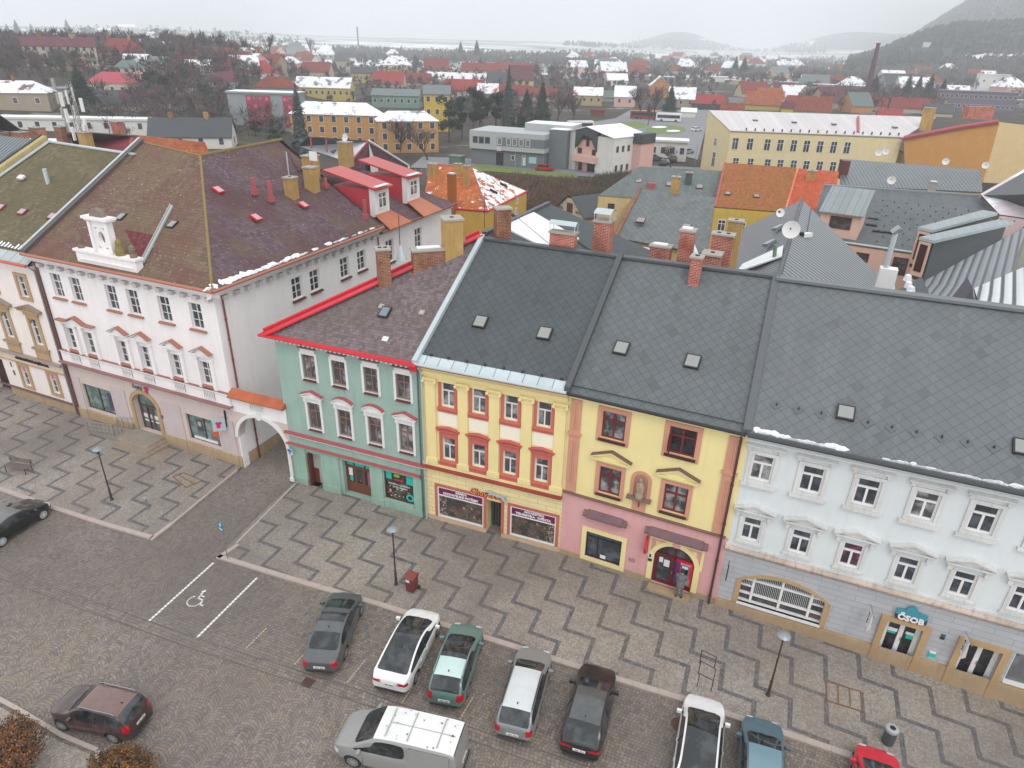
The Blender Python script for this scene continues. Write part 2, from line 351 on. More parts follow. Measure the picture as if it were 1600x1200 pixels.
M['slate']=scales('#5f4e55',moss=L('#64573f'),speck=.55,red=L('#573d40'),mossamt=(.47,.68)); M['slatem']=scales('#6a604a',moss=L('#5b563c'),speck=.15,name='mossy_slate_roof',mossamt=(.40,.6)); M['slateb']=scales('#6d594b',moss=L('#6f6249'),speck=.8,red=L('#694a42'),name='rusty_slate_roof',mossamt=(.46,.68))
M['oldpurple']=scales('#706466',moss=L('#62554c'),speck=.3,name='weathered_scale_roof',row=.2,wid=.2)
M['brick']=brick('#b4513d'); M['brickd']=brick('#8d5238','#a08b78','old_brick'); M['bricky']=plaster('#bc9a62',.45,'ochre_render'); M['conc']=plain('#a09c94',.8,0,.15,4)
M['kerb']=plain('#a99d95',.8,0,.15,3,'granite_kerb'); M['asph']=plain('#77777a',.8,0,.12,.6,'asphalt')
# ------------------------------------------------------------------ facade helpers
class Fr:
    def __init__(s,g0,g1,zb=0.0):
        s.g0=Vector((g0[0],g0[1],zb)); s.g1=Vector((g1[0],g1[1],zb)); d=s.g1-s.g0; s.L=d.length; s.u=d/s.L; s.n=Vector((s.u.y,-s.u.x,0))
    def P(s,a,z,o=0.0): return s.g0+s.u*a+s.n*o+Vector((0,0,z))
    def px(s,x,y):
        p=PL(s.g0,s.n,x,y); return (p-s.g0).dot(s.u),p.z
    def box(s,mb,a0,a1,z0,z1,o0,o1,m,top=None): mb.box(s.P(a0,z0,o0),s.u*(a1-a0),s.n*(o1-o0),Vector((0,0,z1-z0)),m,top)
    def quad(s,mb,a0,a1,z0,z1,o,m): mb.face([s.P(a0,z0,o),s.P(a1,z0,o),s.P(a1,z1,o),s.P(a0,z1,o)],m)
    def poly(s,mb,pts,o0,o1,m,me=None): mb.ext([s.P(a,z,o0) for a,z in pts],s.n*(o1-o0),m,me)
    def prof(s,mb,a0,a1,pr,m): # closed profile [(o,z)]
        mb.ext([s.P(a0,z,o) for o,z in pr],s.u*(a1-a0),m)
def wall(fr,a0,a1,z0,z1,ops,m,parent,depth=.2,bands=(),name='wall',rev=None,back=True):
    mb=MB(); xs=sorted({a0,a1}|{o[0] for o in ops}|{o[1] for o in ops}); zs=sorted({z0,z1}|{o[2] for o in ops}|{o[3] for o in ops}|{b[0] for b in bands}|{b[1] for b in bands})
    xs=[x for x in xs if a0<=x<=a1]; zs=[z for z in zs if z0<=z<=z1]
    for j in range(len(zs)-1):
        zc=(zs[j]+zs[j+1])/2; mm=m
        for b in bands:
            if b[0]<zc<b[1]: mm=b[2]
        run=None
        for i in range(len(xs)-1):
            xc=(xs[i]+xs[i+1])/2; hole=any(o[0]<xc<o[1] and o[2]<zc<o[3] for o in ops)
            if not hole:
                run=run if run is not None else xs[i]
                if i==len(xs)-2: fr.quad(mb,run,xs[i+1],zs[j],zs[j+1],0,mm)
            else:
                if run is not None: fr.quad(mb,run,xs[i],zs[j],zs[j+1],0,mm)
                run=None
    for o in ops:
        r=rev or m
        if not rev:
            for b in bands:
                if b[0]<(o[2]+o[3])/2<b[1]: r=b[2]
        d=o[4] if len(o)>4 else depth; A,B,C,E=o[:4]
        mb.face([fr.P(A,C,0),fr.P(A,E,0),fr.P(A,E,-d),fr.P(A,C,-d)],r); mb.face([fr.P(B,C,0),fr.P(B,C,-d),fr.P(B,E,-d),fr.P(B,E,0)],r)
        mb.face([fr.P(A,E,0),fr.P(B,E,0),fr.P(B,E,-d),fr.P(A,E,-d)],r); mb.face([fr.P(A,C,0),fr.P(A,C,-d),fr.P(B,C,-d),fr.P(B,C,0)],r)
    return mb.obj(name,parent)
def archpts(a0,a1,zs,rise,n=12):
    c=(a0+a1)/2; w=(a1-a0)/2
    if rise>=w*.98: return [(c-w*math.cos(math.pi*i/n),zs+rise*math.sin(math.pi*i/n)) for i in range(n+1)]
    rad=(w*w+rise*rise)/(2*rise); zc=zs+rise-rad; t0=math.asin(w/rad)
    return [(c+rad*math.sin(-t0+2*t0*i/n),zc+rad*math.cos(-t0+2*t0*i/n)) for i in range(n+1)]
def spandrel(fr,mb,a0,a1,zs,rise,ztop,o0,o1,m,n=12):
    p=archpts(a0,a1,zs,rise,n)
    for i in range(n):
        (x0,y0),(x1,y1)=p[i],p[i+1]; fr.poly(mb,[(x0,y0),(x1,y1),(x1,ztop),(x0,ztop)],o0,o1,m)
def archband(fr,mb,a0,a1,zs,rise,w,o0,o1,m,n=14):
    p=archpts(a0,a1,zs,rise,n); q=archpts(a0-w,a1+w,zs,rise+w,n)
    for i in range(n): fr.poly(mb,[p[i],p[i+1],q[i+1],q[i]],o0,o1,m)
def win(fr,par,a0,a1,z0,z1,fm,gm=None,sty='T',d=.16,sill=None,arch=0,f=.07,mull=.07,tr=.34,so=.1,pl=None):
    w=MB()
    for A,B,C,E in ((a0,a0+f,z0,z1),(a1-f,a1,z0,z1),(a0+f,a1-f,z0,z0+f),(a0+f,a1-f,z1-f,z1)): fr.box(w,A,B,C,E,-d-.02,-d+.05,fm)
    c=(a0+a1)/2; h=z1-z0
    if 'V' in sty or 'T' in sty or '6' in sty: fr.box(w,c-mull/2,c+mull/2,z0+f,z1-f if '6' in sty or 'X' in sty else z1-h*tr,-d-.01,-d+.045,fm)
    if 'T' in sty or '6' in sty: fr.box(w,a0+f,a1-f,z1-h*tr-mull/2,z1-h*tr+mull/2,-d-.01,-d+.06,fm)
    if '6' in sty or 'B' in sty: 
        zz=z0+(h*(1-tr))*.5; fr.box(w,a0+f,a1-f,zz-.018,zz+.018,-d-.01,-d+.03,fm)
    o=w.obj('window',par); g=MB(); fr.quad(g,a0+f*.5,a1-f*.5,z0+f*.5,z1-f*.5,-d,gm or M['glass']); g.obj('pane',o)
    if sill:
        s=MB(); fr.prof(s,a0-so,a1+so,[(-.02,z0-.14),(.16,z0-.14),(.16,z0-.07),(-.02,z0)],sill); s.obj('sill',o)
    return o
def surround(fr,par,a0,a1,z0,z1,w,t,m,name='surround',bottom=True,top=True,rec=0):
    mb=MB(); 
    fr.box(mb,a0-w,a0,z0,z1,0.001,t,m); fr.box(mb,a1,a1+w,z0,z1,0.001,t,m)
    if top: fr.box(mb,a0-w,a1+w,z1,z1+w,0.001,t,m)
    if bottom: fr.box(mb,a0-w,a1+w,z0-w,z0,0.001,t,m)
    return mb.obj(name,par)
def pediment(fr,par,a0,a1,z,rise,t,mtop,mface,kind='tri',th=.1,brk=True,name='pediment'):
    mb=MB(); c=(a0+a1)/2
    if kind=='tri':
        fr.poly(mb,[(a0+.05,z),(a1-.05,z),(c,z+rise-th*.6)],0.002,t*.45,mface)
        fr.box(mb,a0,a1,z-.09,z,0.002,t*.9,mface)
        for A,B in ((a0-.06,c),(a1+.06,c)):
            fr.poly(mb,[(A,z),(B,z+rise),(B,z+rise+th),(A,z+th*.9)],0.002,t,mface)
            fr.poly(mb,[(A-.02*(1 if A<c else -1),z+th*.9),(B,z+rise+th),(B,z+rise+th+.045),(A-.02*(1 if A<c else -1),z+th*.9+.045)],0.0,t+.04,mtop)
    elif kind=='flat':
        fr.box(mb,a0,a1,z,z+th,0.002,t,mface,mtop); fr.box(mb,a0-.04,a1+.04,z+th,z+th+.04,0.0,t+.04,mtop)
    else:
        p=archpts(a0,a1,z,rise,8); fr.poly(mb,p,0.002,t*.45,mface); fr.box(mb,a0,a1,z-.09,z,0.002,t*.9,mface)
        for i in range(8):
            (x0,y0),(x1,y1)=p[i],p[i+1]; fr.poly(mb,[(x0,y0),(x1,y1),(x1,y1+th),(x0,y0+th)],0.002,t,mface); fr.poly(mb,[(x0,y0+th),(x1,y1+th),(x1,y1+th+.045),(x0,y0+th+.045)],0.0,t+.04,mtop)
    if brk:
        for A in (a0+.08,a1-.26): fr.box(mb,A,A+.18,z-.42,z-.09,0.002,t*.6,mface)
    return mb.obj(name,par)
_font={}
def text(fr,par,a,z,s,size,m,o=.02,name='lettering',align='CENTER',ext=.012,bold=.0,ang=0.0,sx=1.0):
    c=bpy.data.curves.new('txt','FONT'); c.body=s; c.size=size; c.align_x=align; c.align_y='CENTER'; c.extrude=ext; c.offset=bold; c.resolution_u=2
    t=bpy.data.objects.new('txt',c); link(t); dg=bpy.context.evaluated_depsgraph_get(); me=bpy.data.meshes.new_from_object(t.evaluated_get(dg)); bpy.data.objects.remove(t)
    me.name=name; me.materials.clear(); me.materials.append(m)
    Mx=Matrix((fr.u,Vector((0,0,1)),fr.n)).transposed().to_4x4(); Mx.translation=fr.P(a,z,o)-rootloc(par)
    me.transform(Mx@Matrix.Rotation(ang,4,'Z')@Matrix.Diagonal((sx,1,1,1))); ob=bpy.data.objects.new(name,me); link(ob); ob.parent=par; return ob
def pipe(fr,par,a,z0,z1,m,o=.12,r=.06,name='downpipe',topo=None):
    mb=MB(); mb.path([fr.P(a,z1+.25,topo if topo else o+.35),fr.P(a,z1-.15,o),fr.P(a,z0,o)],r,m,8)
    for k in range(4): mb.tube(fr.P(a,z0+.6+k*(z1-z0-1)/4,o),fr.P(a,z0+.68+k*(z1-z0-1)/4,o),r*1.35,r*1.35,m,8)
    return mb.obj(name,par,smooth=False)
def gutter(par,p0,p1,m,r=.09,name='gutter'):
    mb=MB(); mb.tube(p0,p1,r,r,m,8); return mb.obj(name,par)
def dentils(fr,mb,a0,a1,z0,z1,o0,o1,step,w,m):
    n=int((a1-a0)/step)
    for i in range(n):
        x=a0+(i+.5)*(a1-a0)/n; fr.box(mb,x-w/2,x+w/2,z0,z1,o0,o1,m)
def skylight(par,p,u,up,w=.75,h=.8,m=None,mg=None,label=None):
    n=u.cross(up).normalized(); mb=MB(); p=Vector(p)
    mb.box(p-u*w/2-up*h/2,u*w,up*h,n*.14,m or M['dkmetal']); o=mb.obj('skylight',par)
    g=MB(); q=p+n*.145; g.face([q-u*(w/2-.07)-up*(h/2-.07),q+u*(w/2-.07)-up*(h/2-.07),q+u*(w/2-.07)+up*(h/2-.07),q-u*(w/2-.07)+up*(h/2-.07)],mg or SKYG); g.obj('pane',o); return o
SKYG=plain('#8d8e8c',.25,0,.1,2,'frosted_pane')
def chimney(par,c,sx,sy,z0,z1,m,rz=0.0,cap=None,pots=2,snow=False,cowl=False):
    mb=MB(); mb.cbox((c[0],c[1],z0),sx,sy,z1-z0,m,rz); mb.cbox((c[0],c[1],z1),sx+.14,sy+.14,.1,cap or M['conc'],rz)
    for i in range(pots):
        k=(i-(pots-1)/2)*max(sx,sy)/(pots+.3); d=Vector((math.cos(rz),math.sin(rz),0)) if sx>=sy else Vector((-math.sin(rz),math.cos(rz),0))
        q=Vector((c[0],c[1],z1+.1))+d*k; mb.tube(q,q+Vector((0,0,.04)),.12,.12,M['black'],8)
    if snow: mb.cbox((c[0]-.05,c[1]+.05,z1+.11),sx*.7,sy*.55,.07,M['snow'],rz)
    o=mb.obj('chimney',par)
    if cowl:
        k=MB(); a=Vector((math.cos(rz),math.sin(rz),0)); b=Vector((-math.sin(rz),math.cos(rz),0)); q=Vector((c[0],c[1],z1+.1))
        n=6
        for i in range(n):
            t0=-1.1+2.2*i/n;t1=-1.1+2.2*(i+1)/n; f=lambda t:q+b*(math.sin(t)*sy*.62)+Vector((0,0,.35+.35*math.cos(t)-.1))
            k.face([f(t0)-a*sx*.55,f(t0)+a*sx*.55,f(t1)+a*sx*.55,f(t1)-a*sx*.55],M['zinc'])
        for sa in (-.5,.5):
            for sb in (-.5,.5): k.tube(q+a*sx*sa+b*sy*sb,q+a*sx*sa+b*sy*sb+Vector((0,0,.42)),.02,.02,M['zinc'],4)
        k.obj('cowl',o)
    return o
# roof plane through eave line; returns plane point, normal
def rplane(p,u,ang):
    u=Vector(u).normalized(); nxy=Vector((-u.y,u.x,0)); up=nxy*math.cos(ang)+Vector((0,0,math.sin(ang))); return Vector(p),u.cross(up).normalized(),up
ZBW=-1.0
def up3(p,z): return Vector((p.x,p.y,z))
def party(fr,a,par,m):
    mb=MB(); mb.face([fr.P(a,-1.5,-.02),fr.P(a,10.2,-.02),fr.P(a,10.2,-9),fr.P(a,-1.5,-9)],m); mb.obj('party_wall',par)
HAZE=0.00040
# ------------------------------------------------------------------ mint green house
g0,g1=G(460,750),G(665.5,807.5)
fr=Fr(g0,g1); rt=TH('green_house','mint green three-storey corner house with red eaves beside the archway','house',fr.P(fr.L/2,0)); GR=rt
WG=plaster('#9bb5ab',.2); WGb=plaster('#99b9aa',.28,'green_ground_floor_plaster')
HW=.46; GF=plain('#8a6459',.5)
topc=[2.3,4.375,6.525,8.62]; midc=[2.29,4.455,6.56,8.655]
ops=[(c-HW,c+HW,7.85,9.42) for c in topc]+[(c-HW,c+HW,4.42,6.25) for c in midc]
ops+=[(1.3,2.3,0,2.5,.45),(3.95,5.9,.12,2.6,.4),(6.92,8.93,.62,2.62,.15)]
wall(fr,0,fr.L,ZBW,10.35,ops,WG,rt,bands=[(-1,3.35,WGb)])
fs=Fr(fr.P(0,0)-Vector((fr.n.x*0,0,0))-fr.n*14,fr.P(0,0)); 
for c in topc:
    w=win(fr,rt,c-HW,c+HW,7.85,9.42,GF,M['glassc'],'TX',sill=M['brown'],so=0); surround(fr,w,c-HW,c+HW,7.85,9.42,.15,.05,M['white']); b=MB(); fr.box(b,c-.5,c+.5,9.57,9.82,.002,.06,M['white']); fr.box(b,c-.62,c+.62,9.84,9.9,0,.2,plain('#8a7d78',.8)); b.obj('lintel',w)
for k,c in enumerate(midc):
    w=win(fr,rt,c-HW,c+HW,4.42,6.25,GF,M['glassc'],'TX',sill=M['brown'],so=0); surround(fr,w,c-HW,c+HW,4.42,6.25,.15,.07,M['white'])
    b=MB(); fr.box(b,c-.5,c+.5,6.4,6.62,.002,.1,M['white']); [fr.box(b,c+q-.05,c+q+.05,6.42,6.6,.1,.13,M['white']) for q in (-.35,-.12,.12,.35)]; b.obj('lintel',w)
    pediment(fr,w,c-.72,c+.72,6.68,.28,.22,M['redm'],M['white'],'tri' if k in(0,3) else 'arc')
b=MB(); fr.prof(b,-.1,fr.L+.05,[(0,3.45),(.12,3.5),(.2,3.62),(.2,3.68),(0,3.68)],M['white']); fr.box(b,-.12,fr.L+.05,3.68,3.80,-.01,.24,M['redm']); b.obj('string_course',rt)
b=MB(); fr.box(b,-.05,fr.L-.25,2.78,2.9,.002,.15,WGb); fr.box(b,-.1,fr.L-.2,2.9,2.98,-.001,.22,M['redm']); b.obj('lower_string_course',rt)
b=MB(); fr.prof(b,-.3,fr.L+.02,[(0,10.0),(.1,10.0),(.16,10.12),(.32,10.22),(.42,10.33),(0,10.33)],M['white']); dentils(fr,b,-.1,fr.L,9.98,10.1,.1,.2,.3,.14,M['white']); b.obj('cornice',rt)
for A,B in ((.1,1.2),(2.4,3.7),(6.0,6.85),(9.0,9.6)): b=MB(); fr.box(b,A,B,.45,2.72,.002,.07,WGb); fr.box(b,A-.03,B+.03,-.5,.45,.001,.16,WGb); b.obj('pilaster',rt)
b=MB(); fr.box(b,6.88,8.96,-.5,.55,.001,.1,WGb); b.obj('plinth',rt)
# doors and shop window of green house
def door(fr,par,a0,a1,z0,z1,m,d=.3,leaves=2,glassm=None,kick=.7,tr=0,name='door',lab=None):
    mb=MB(); f=.09; 
    fr.box(mb,a0,a0+f,z0,z1,-d,-d+.08,m);fr.box(mb,a1-f,a1,z0,z1,-d,-d+.08,m);fr.box(mb,a0+f,a1-f,z1-f,z1,-d,-d+.08,m)
    zt=z1-tr
    if tr: fr.box(mb,a0+f,a1-f,zt-f/2,zt+f/2,-d,-d+.09,m)
    lw=(a1-a0-2*f)/leaves
    for i in range(leaves):
        A=a0+f+lw*i; B=A+lw; fr.box(mb,A,A+.1,z0,zt-f/2,-d,-d+.06,m);fr.box(mb,B-.1,B,z0,zt-f/2,-d,-d+.06,m);fr.box(mb,A+.1,B-.1,z0,z0+kick,-d,-d+.055,m);fr.box(mb,A+.1,B-.1,zt-.17,zt-f/2,-d,-d+.055,m)
    o=mb.obj(name,par); g=MB(); fr.quad(g,a0+.04,a1-.04,z0+.02,z1-.04,-d+.01,glassm or M['glassd']); g.obj('pane',o)
    h=MB(); c=(a0+a1)/2; h.tube(fr.P(c+.07,z0+.95,-d+.1),fr.P(c+.07,z0+1.15,-d+.1),.02,.02,M['metal'],6); h.obj('handle',o); return o
d=MB(); fr.quad(d,1.3,2.3,0,2.5,-.44,plaster('#b9b4ac')); fr.box(d,1.32,1.40,0,2.5,-.40,-.05,M['brown']); fr.box(d,1.40,1.75,.0,1.1,-.43,-.41,M['wood']); fr.box(d,1.35,1.42,0,2.4,-.05,.12,M['wood']); d.obj('open_door',rt)
door(fr,rt,3.95,5.9,.12,2.6,M['wood'],.38,3,M['glassd'],.75,.5); d=MB()
TEAL=plain('#19b8aa',.5,0,.08)
for A,B in ((4.05,4.5),(4.62,5.3),(5.42,5.8)): fr.box(d,A,B,2.12,2.5,-.36,-.33,TEAL)
fr.box(d,4.08,4.42,1.35,1.95,-.36,-.33,M['white']); fr.box(d,4.2,4.42,.95,1.3,-.36,-.33,TEAL); fr.box(d,5.5,5.78,.8,1.9,-.36,-.33,plain('#a54a6a',.6,0,.6,9)); fr.box(d,4.7,5.15,1.0,1.8,-.36,-.34,plain((.03,.06,.05),.3,0,.9,9)); d.obj('door_posters',rt)
s=MB(); fr.box(s,6.92,8.93,.62,.68,-.14,-.05,M['brown']); fr.box(s,6.92,6.98,.68,2.62,-.14,-.05,M['brown']); o=s.obj('shop_window',rt); s=MB(); fr.quad(s,6.95,8.93,.66,2.62,-.13,glass('poster_glass',(.03,.025,.02),(.10,.09,.07))); s.obj('pane',o)
s=MB(); fr.box(s,7.0,7.4,2.05,2.55,-.12,-.1,TEAL); fr.box(s,8.42,8.88,1.95,2.5,-.12,-.1,TEAL); s.lathe((0,0,0),[(.001,0),(.001,.001)],TEAL)
for k in range(16):
    t0=2*math.pi*k/16; t1=2*math.pi*(k+1)/16; fr.poly(s,[(8.62+.27*math.cos(t0),.98+.27*math.sin(t0)),(8.62+.27*math.cos(t1),.98+.27*math.sin(t1)),(8.62+.15*math.cos(t1),.98+.15*math.sin(t1)),(8.62+.15*math.cos(t0),.98+.15*math.sin(t0))],-.12,-.1,TEAL)
random.seed(4)
for k in range(40):
    x=random.uniform(7.05,8.8); z=random.uniform(.72,1.5); w_=random.uniform(.04,.13); c=random.choice(['#7e8a2f','#c8c3c8','#8b2b3a','#3f5560','#d9b8b8','#566b35','#b03050']); fr.poly(s,[(x,z),(x+w_,z+.02),(x+w_*.9,z+w_*.8),(x+.01,z+w_)],-.122,-.108,plain(c,.6))
fr.poly(s,[(7.75+.22*math.cos(k*.52),2.38+.12*math.sin(k*.52)) for k in range(12)],-.12,-.1,plain('#8db33a',.5)); fr.box(s,7.55,8.2,2.03,2.14,-.12,-.1,plain('#b02a48',.5)); s.obj('window_poster',o)
text(fr,o,7.9,1.74,'PEKAŘKA / LAHŮDKA',.15,M['white'],-.1); text(fr,o,7.95,1.55,'OVOCE, ZELENINA',.12,M['white'],-.1)
# green house roof: weathered slope narrowing to the ridge, red flashing
P0=fr.P(0,10.42,.42); pp,nn,up=rplane(P0,fr.u,R(32))
A=fr.P(-.35,10.42,.42); B=fr.P(fr.L+.02,10.42,.42); C=PL(pp,nn,757,371); Dd=PL(pp,nn,750,367)
m=MB(); m.slab([A,B,C,Dd],.12,M['oldpurple'],M['red']); RF=m.obj('roof',rt); mb=MB(); mb.face([fr.P(0,ZBW),fr.P(0,10.4),Dd-Vector((0,0,.15)),up3(Dd,ZBW)],WG); mb.obj('side_wall',rt)
def strip(p0,p1,side,w,h,m,name,par,z0=0.02): 
    mb=MB(); p0,p1=Vector(p0),Vector(p1); s=Vector(side).normalized()*w; mb.box(p0+Vector((0,0,z0)),p1-p0,s,Vector((0,0,h)),m); return mb.obj(name,par)
strip(A,Dd,Vector((-1,.8,0)),-.45,.09,M['red'],'verge_flashing',RF); strip(A+Vector((-.1,.1,0)),Dd+Vector((-.1,.1,0)),Vector((-1,.8,0)),.16,.22,M['red'],'verge_capping',RF)
strip(fr.P(-.55,10.36,.15),fr.P(fr.L+.05,10.36,.15),fr.n,.5,.09,M['red'],'eaves_flashing',RF); gutter(RF,fr.P(-.6,10.38,.62),fr.P(fr.L+.1,10.38,.62),M['red'],.08)
for q,ww in (((602,489),.8),):
    p=PL(pp,nn,*q); skylight(rt,p,fr.u,up,.62,.75,mg=plain('#6f7f86',.15))
for q in ((595,483),(658,493)): 
    p=PL(pp,nn,*q); b=MB(); b.box(p-fr.u*.15,fr.u*.3,up*.3,nn*.12,M['conc']); b.obj('roof_vent',rt)
p=PL(pp,nn,601,533); b=MB(); b.box(p-fr.u*.2,fr.u*.35,up*.3,nn*.03,M['white']); b.obj('loose_tile',rt)
ul=(Dd-A).normalized()
def onv(px_,py_):  # point on left verge vertical plane
    n=Vector((-ul.y,ul.x,0)).normalized(); return PL(A,n,px_,py_)
rzv=math.atan2(ul.y,ul.x)
for (bx,by,tx,ty,w_,l_,mt,kw) in ((595,430,593,385,.75,.75,M['brickd'],{}),(665,412,664,386,.8,2.0,M['brickd'],dict(snow=True,pots=0)),(701,385,699,338,1.1,1.1,M['bricky'],dict(pots=1,cowl=False)),(779,352,781,322,.7,.9,M['brickd'],dict(pots=0))):
    b=onv(bx,by); t=onv(tx,ty); chimney(rt,(b.x+.3,b.y-.1),l_,w_,b.z-1.2,t.z-.1,mt,rzv,**kw)
p=onv(626,405); mb=MB(); mb.tube(p,p+Vector((0,0,2.6)),.025,.02,M['dkmetal'],5); mb.lathe(p+Vector((.1,-.1,0)),[(.35,0),(.3,.2),(.02,.9)],M['zinc'],6); mb.obj('aerial_base',rt)
def dish(par,c,r,dirv,m=None,name='satellite_dish'):
    dirv=Vector(dirv).normalized(); a=dirv.orthogonal().normalized(); b=dirv.cross(a); c=Vector(c); mb=MB(); N=16
    for k in range(3):
        r0,r1=r*k/3,r*(k+1)/3; h=lambda q:.25*(q/r)**2*r
        for i in range(N):
            t0,t1=2*math.pi*i/N,2*math.pi*(i+1)/N; f=lambda rr,t:c+a*math.cos(t)*rr+b*math.sin(t)*rr+dirv*h(rr)
            pts=[f(r0,t0),f(r1,t0),f(r1,t1),f(r0,t1)] if k else [c,f(r1,t0),f(r1,t1)]
            mb.face(pts,m or M['white'])
    mb.tube(c,c+dirv*r*1.1,.015,.015,M['dkmetal'],4); mb.tube(c-dirv*.05,c+Vector((0,0,-r*1.3))-dirv*.1,.03,.03,M['dkmetal'],6); mb.cbox(c+dirv*r*1.1,.1,.1,.1,M['dkmetal']); return mb.obj(name,par)
dish(rt,onv(722,380)+Vector((0,0,.2)),.4,(-.3,-1,.3)); p=onv(757,356); mb=MB(); mb.path([p,p+Vector((0,0,2)),],.02,M['dkmetal'],4); [mb.tube(p+Vector((-.4,0,1.9-k*.2)),p+Vector((.4,0,1.9-k*.2)),.012,.012,M['dkmetal'],4) for k in range(4)]; mb.obj('tv_aerial',rt)
pipe(fr,rt,fr.L-.1,0,10,plain('#50605c',.5),r=.05)
b=MB(); fr.box(b,fr.L-.35,fr.L+.05,10.0,10.4,.2,.55,M['red']); b.obj('rainwater_head',rt)
# ------------------------------------------------------------------ yellow pet shop house
g0,g1=G(665.5,807.5),G(872,862.5)
fr=Fr(g0,g1); rt=TH('yellow_house','yellow four-window-wide house with coral window frames and a pet shop below','house',fr.P(fr.L/2,0)); CH=rt
WY=plaster('#ead89c',.12); WYb=band('#e9d9a6',.72,.3,jc=L('#b8a066')); CR=plaster('#c6695e',.18,'coral_paint'); CRW=plaster('#f0e9d4',.08); PLN=plaster('#d2b796',.2)
tc=[1.66,3.49,5.35,7.2]; ops=[(c-.4,c+.4,7.95,9.42) for c in tc]+[(c-.4,c+.4,4.5,6.0) for c in tc]+[(.86,3.82,.36,2.52,.12),(3.95,4.92,-.05,2.42,.9),(5.48,8.22,.36,2.42,.12)]
party(fr,0,rt,WY); party(fr,fr.L,rt,WY)
wall(fr,0,fr.L+.1,ZBW,10.3,ops,WY,rt,bands=[(-1,.33,PLN),(.33,3.6,WYb)])
b=MB(); fr.box(b,3.95,4.92,-.05,2.42,-.95,-.9,M['dkmetal']); 
for k in range(5): fr.box(b,4.0+k*.18,4.1+k*.18,0,2.3,-.9,-.84-.04*(k%2),plain('#4b5357',.5))
b.obj('shop_entrance',rt)
for c in tc:
    w=win(fr,rt,c-.4,c+.4,7.95,9.42,M['white'],M['glassc'],'TV',sill=CR,so=.2); surround(fr,w,c-.4,c+.4,7.95,9.42,.17,.05,CR,bottom=False,top=False); b=MB(); fr.box(b,c-.62,c+.62,7.62,7.82,.002,.08,CR); b.obj('apron',w)
    w=win(fr,rt,c-.4,c+.4,4.5,6.0,M['white'],M['glassc'],'TV',sill=CR,so=.1); surround(fr,w,c-.4,c+.4,4.5,6.0,.17,.06,CR); b=MB(); fr.box(b,c-.57,c+.57,6.17,6.5,.002,.06,CR); fr.box(b,c-.6,c+.6,4.1,4.33,.002,.1,CR); b.obj('apron',w)
    pediment(fr,w,c-.66,c+.66,6.48,.13,.16,CR,CR,'tri',.07,False)
    b=MB(); fr.box(b,c-.6,c+.6,6.75,7.6,.002,.02,CRW); b.obj('wall_panel',rt)
for c in (.61,2.57,4.42,6.27,8.1):
    b=MB(); fr.box(b,c-.3,c+.3,4.45,9.25,.001,.09,WY); fr.box(b,c-.38,c+.38,4.15,4.45,.001,.16,WY); fr.box(b,c-.33,c+.33,9.2,9.3,.001,.14,WY); fr.prof(b,c-.4,c+.4,[(0,9.3),(.12,9.3),(.2,9.52),(.2,9.6),(0,9.6)],WY)
    for q in (-.36,.36): b.tube(fr.P(c+q,9.42,.2),fr.P(c+q,9.42,.26),.09,.09,WY,8)
    b.obj('pilaster',rt)
b=MB(); fr.box(b,.02,fr.L,9.75,10.0,.002,.1,WY); fr.prof(b,.0,fr.L,[(0,10.0),(.15,10.0),(.35,10.2),(.35,10.28),(0,10.28)],WY); fr.box(b,0,fr.L,10.28,10.34,-.01,.42,M['redm']); b.obj('cornice',rt)
b=MB(); fr.box(b,.02,fr.L,3.62,3.72,.002,.14,WY); fr.box(b,0,fr.L+.02,3.72,3.95,-.01,.2,plaster('#a84f45',.5)); fr.box(b,.02,fr.L,3.95,4.12,.002,.12,WY); b.obj('string_course',rt)
PUR=plain('#6a1046',.5,0,.08)
for A,B,zt,lab,l2 in ((.86,3.82,2.52,'KRMIVA','CHOVATELSKÉ POTŘEBY'),(5.48,8.22,2.42,'AKVARISTIKA','TERARISTIKA · ZVÍŘATA')):
    s=MB(); 
    for a,b_,c,e in ((A,A+.07,.36,zt),(B-.07,B,.36,zt),(A+.07,B-.07,.36,.43),(A+.07,B-.07,zt-.07,zt),(A+.07,B-.07,zt-.62,zt-.55)): fr.box(s,a,b_,c,e,-.1,.03,M['white'])
    o=s.obj('shop_window',rt); s=MB(); fr.quad(s,A,B,.36,zt,-.08,glass('shop_glass',(.05,.05,.045),(.14,.10,.08))); s.obj('pane',o); s=MB(); fr.box(s,A+.07,B-.07,zt-.55,zt-.07,-.07,0,PUR); s.obj('sign_panel',o)
    text(fr,o,(A+B)/2+.05,zt-.2,lab,.2,M['white'],.01,bold=.008); text(fr,o,(A+B)/2,zt-.42,l2,.2 if A<1 else .195,M['white'],.01,bold=.008)
    s=MB(); random.seed(int(A*10)); bb=A+.1 if A<1 else B-.55
    for k in range(90): x=bb+random.uniform(0,.42); z=random.uniform(.45,zt-.7); fr.box(s,x,x+.04,z,z+.04,-.078,-.06,plain(random.choice(['#cfc3b8','#8e7b70','#5d5358']),.6))
    for k in range(26): x=random.uniform(A+.2,B-.3); z=random.uniform(.5,1.5); w_=random.uniform(.06,.2); fr.poly(s,[(x,z),(x+w_,z-.03),(x+w_*.8,z+w_*.9),(x+w_*.2,z+w_)],-.079,-.068,plain(random.choice(['#8a5a3a','#7b3d36','#4f5a3a','#6b5a45','#a08060','#3f4f4a']),.6))
    s.obj('window_display',o); surround(fr,o,A,B,.36,zt,.17,.05,plaster('#bd6a5c',.2),bottom=False)
b=MB(); fr.box(b,4.92,5.08,.33,2.6,.001,.06,plaster('#bd6a5c',.2)); b.obj('door_jamb',rt)
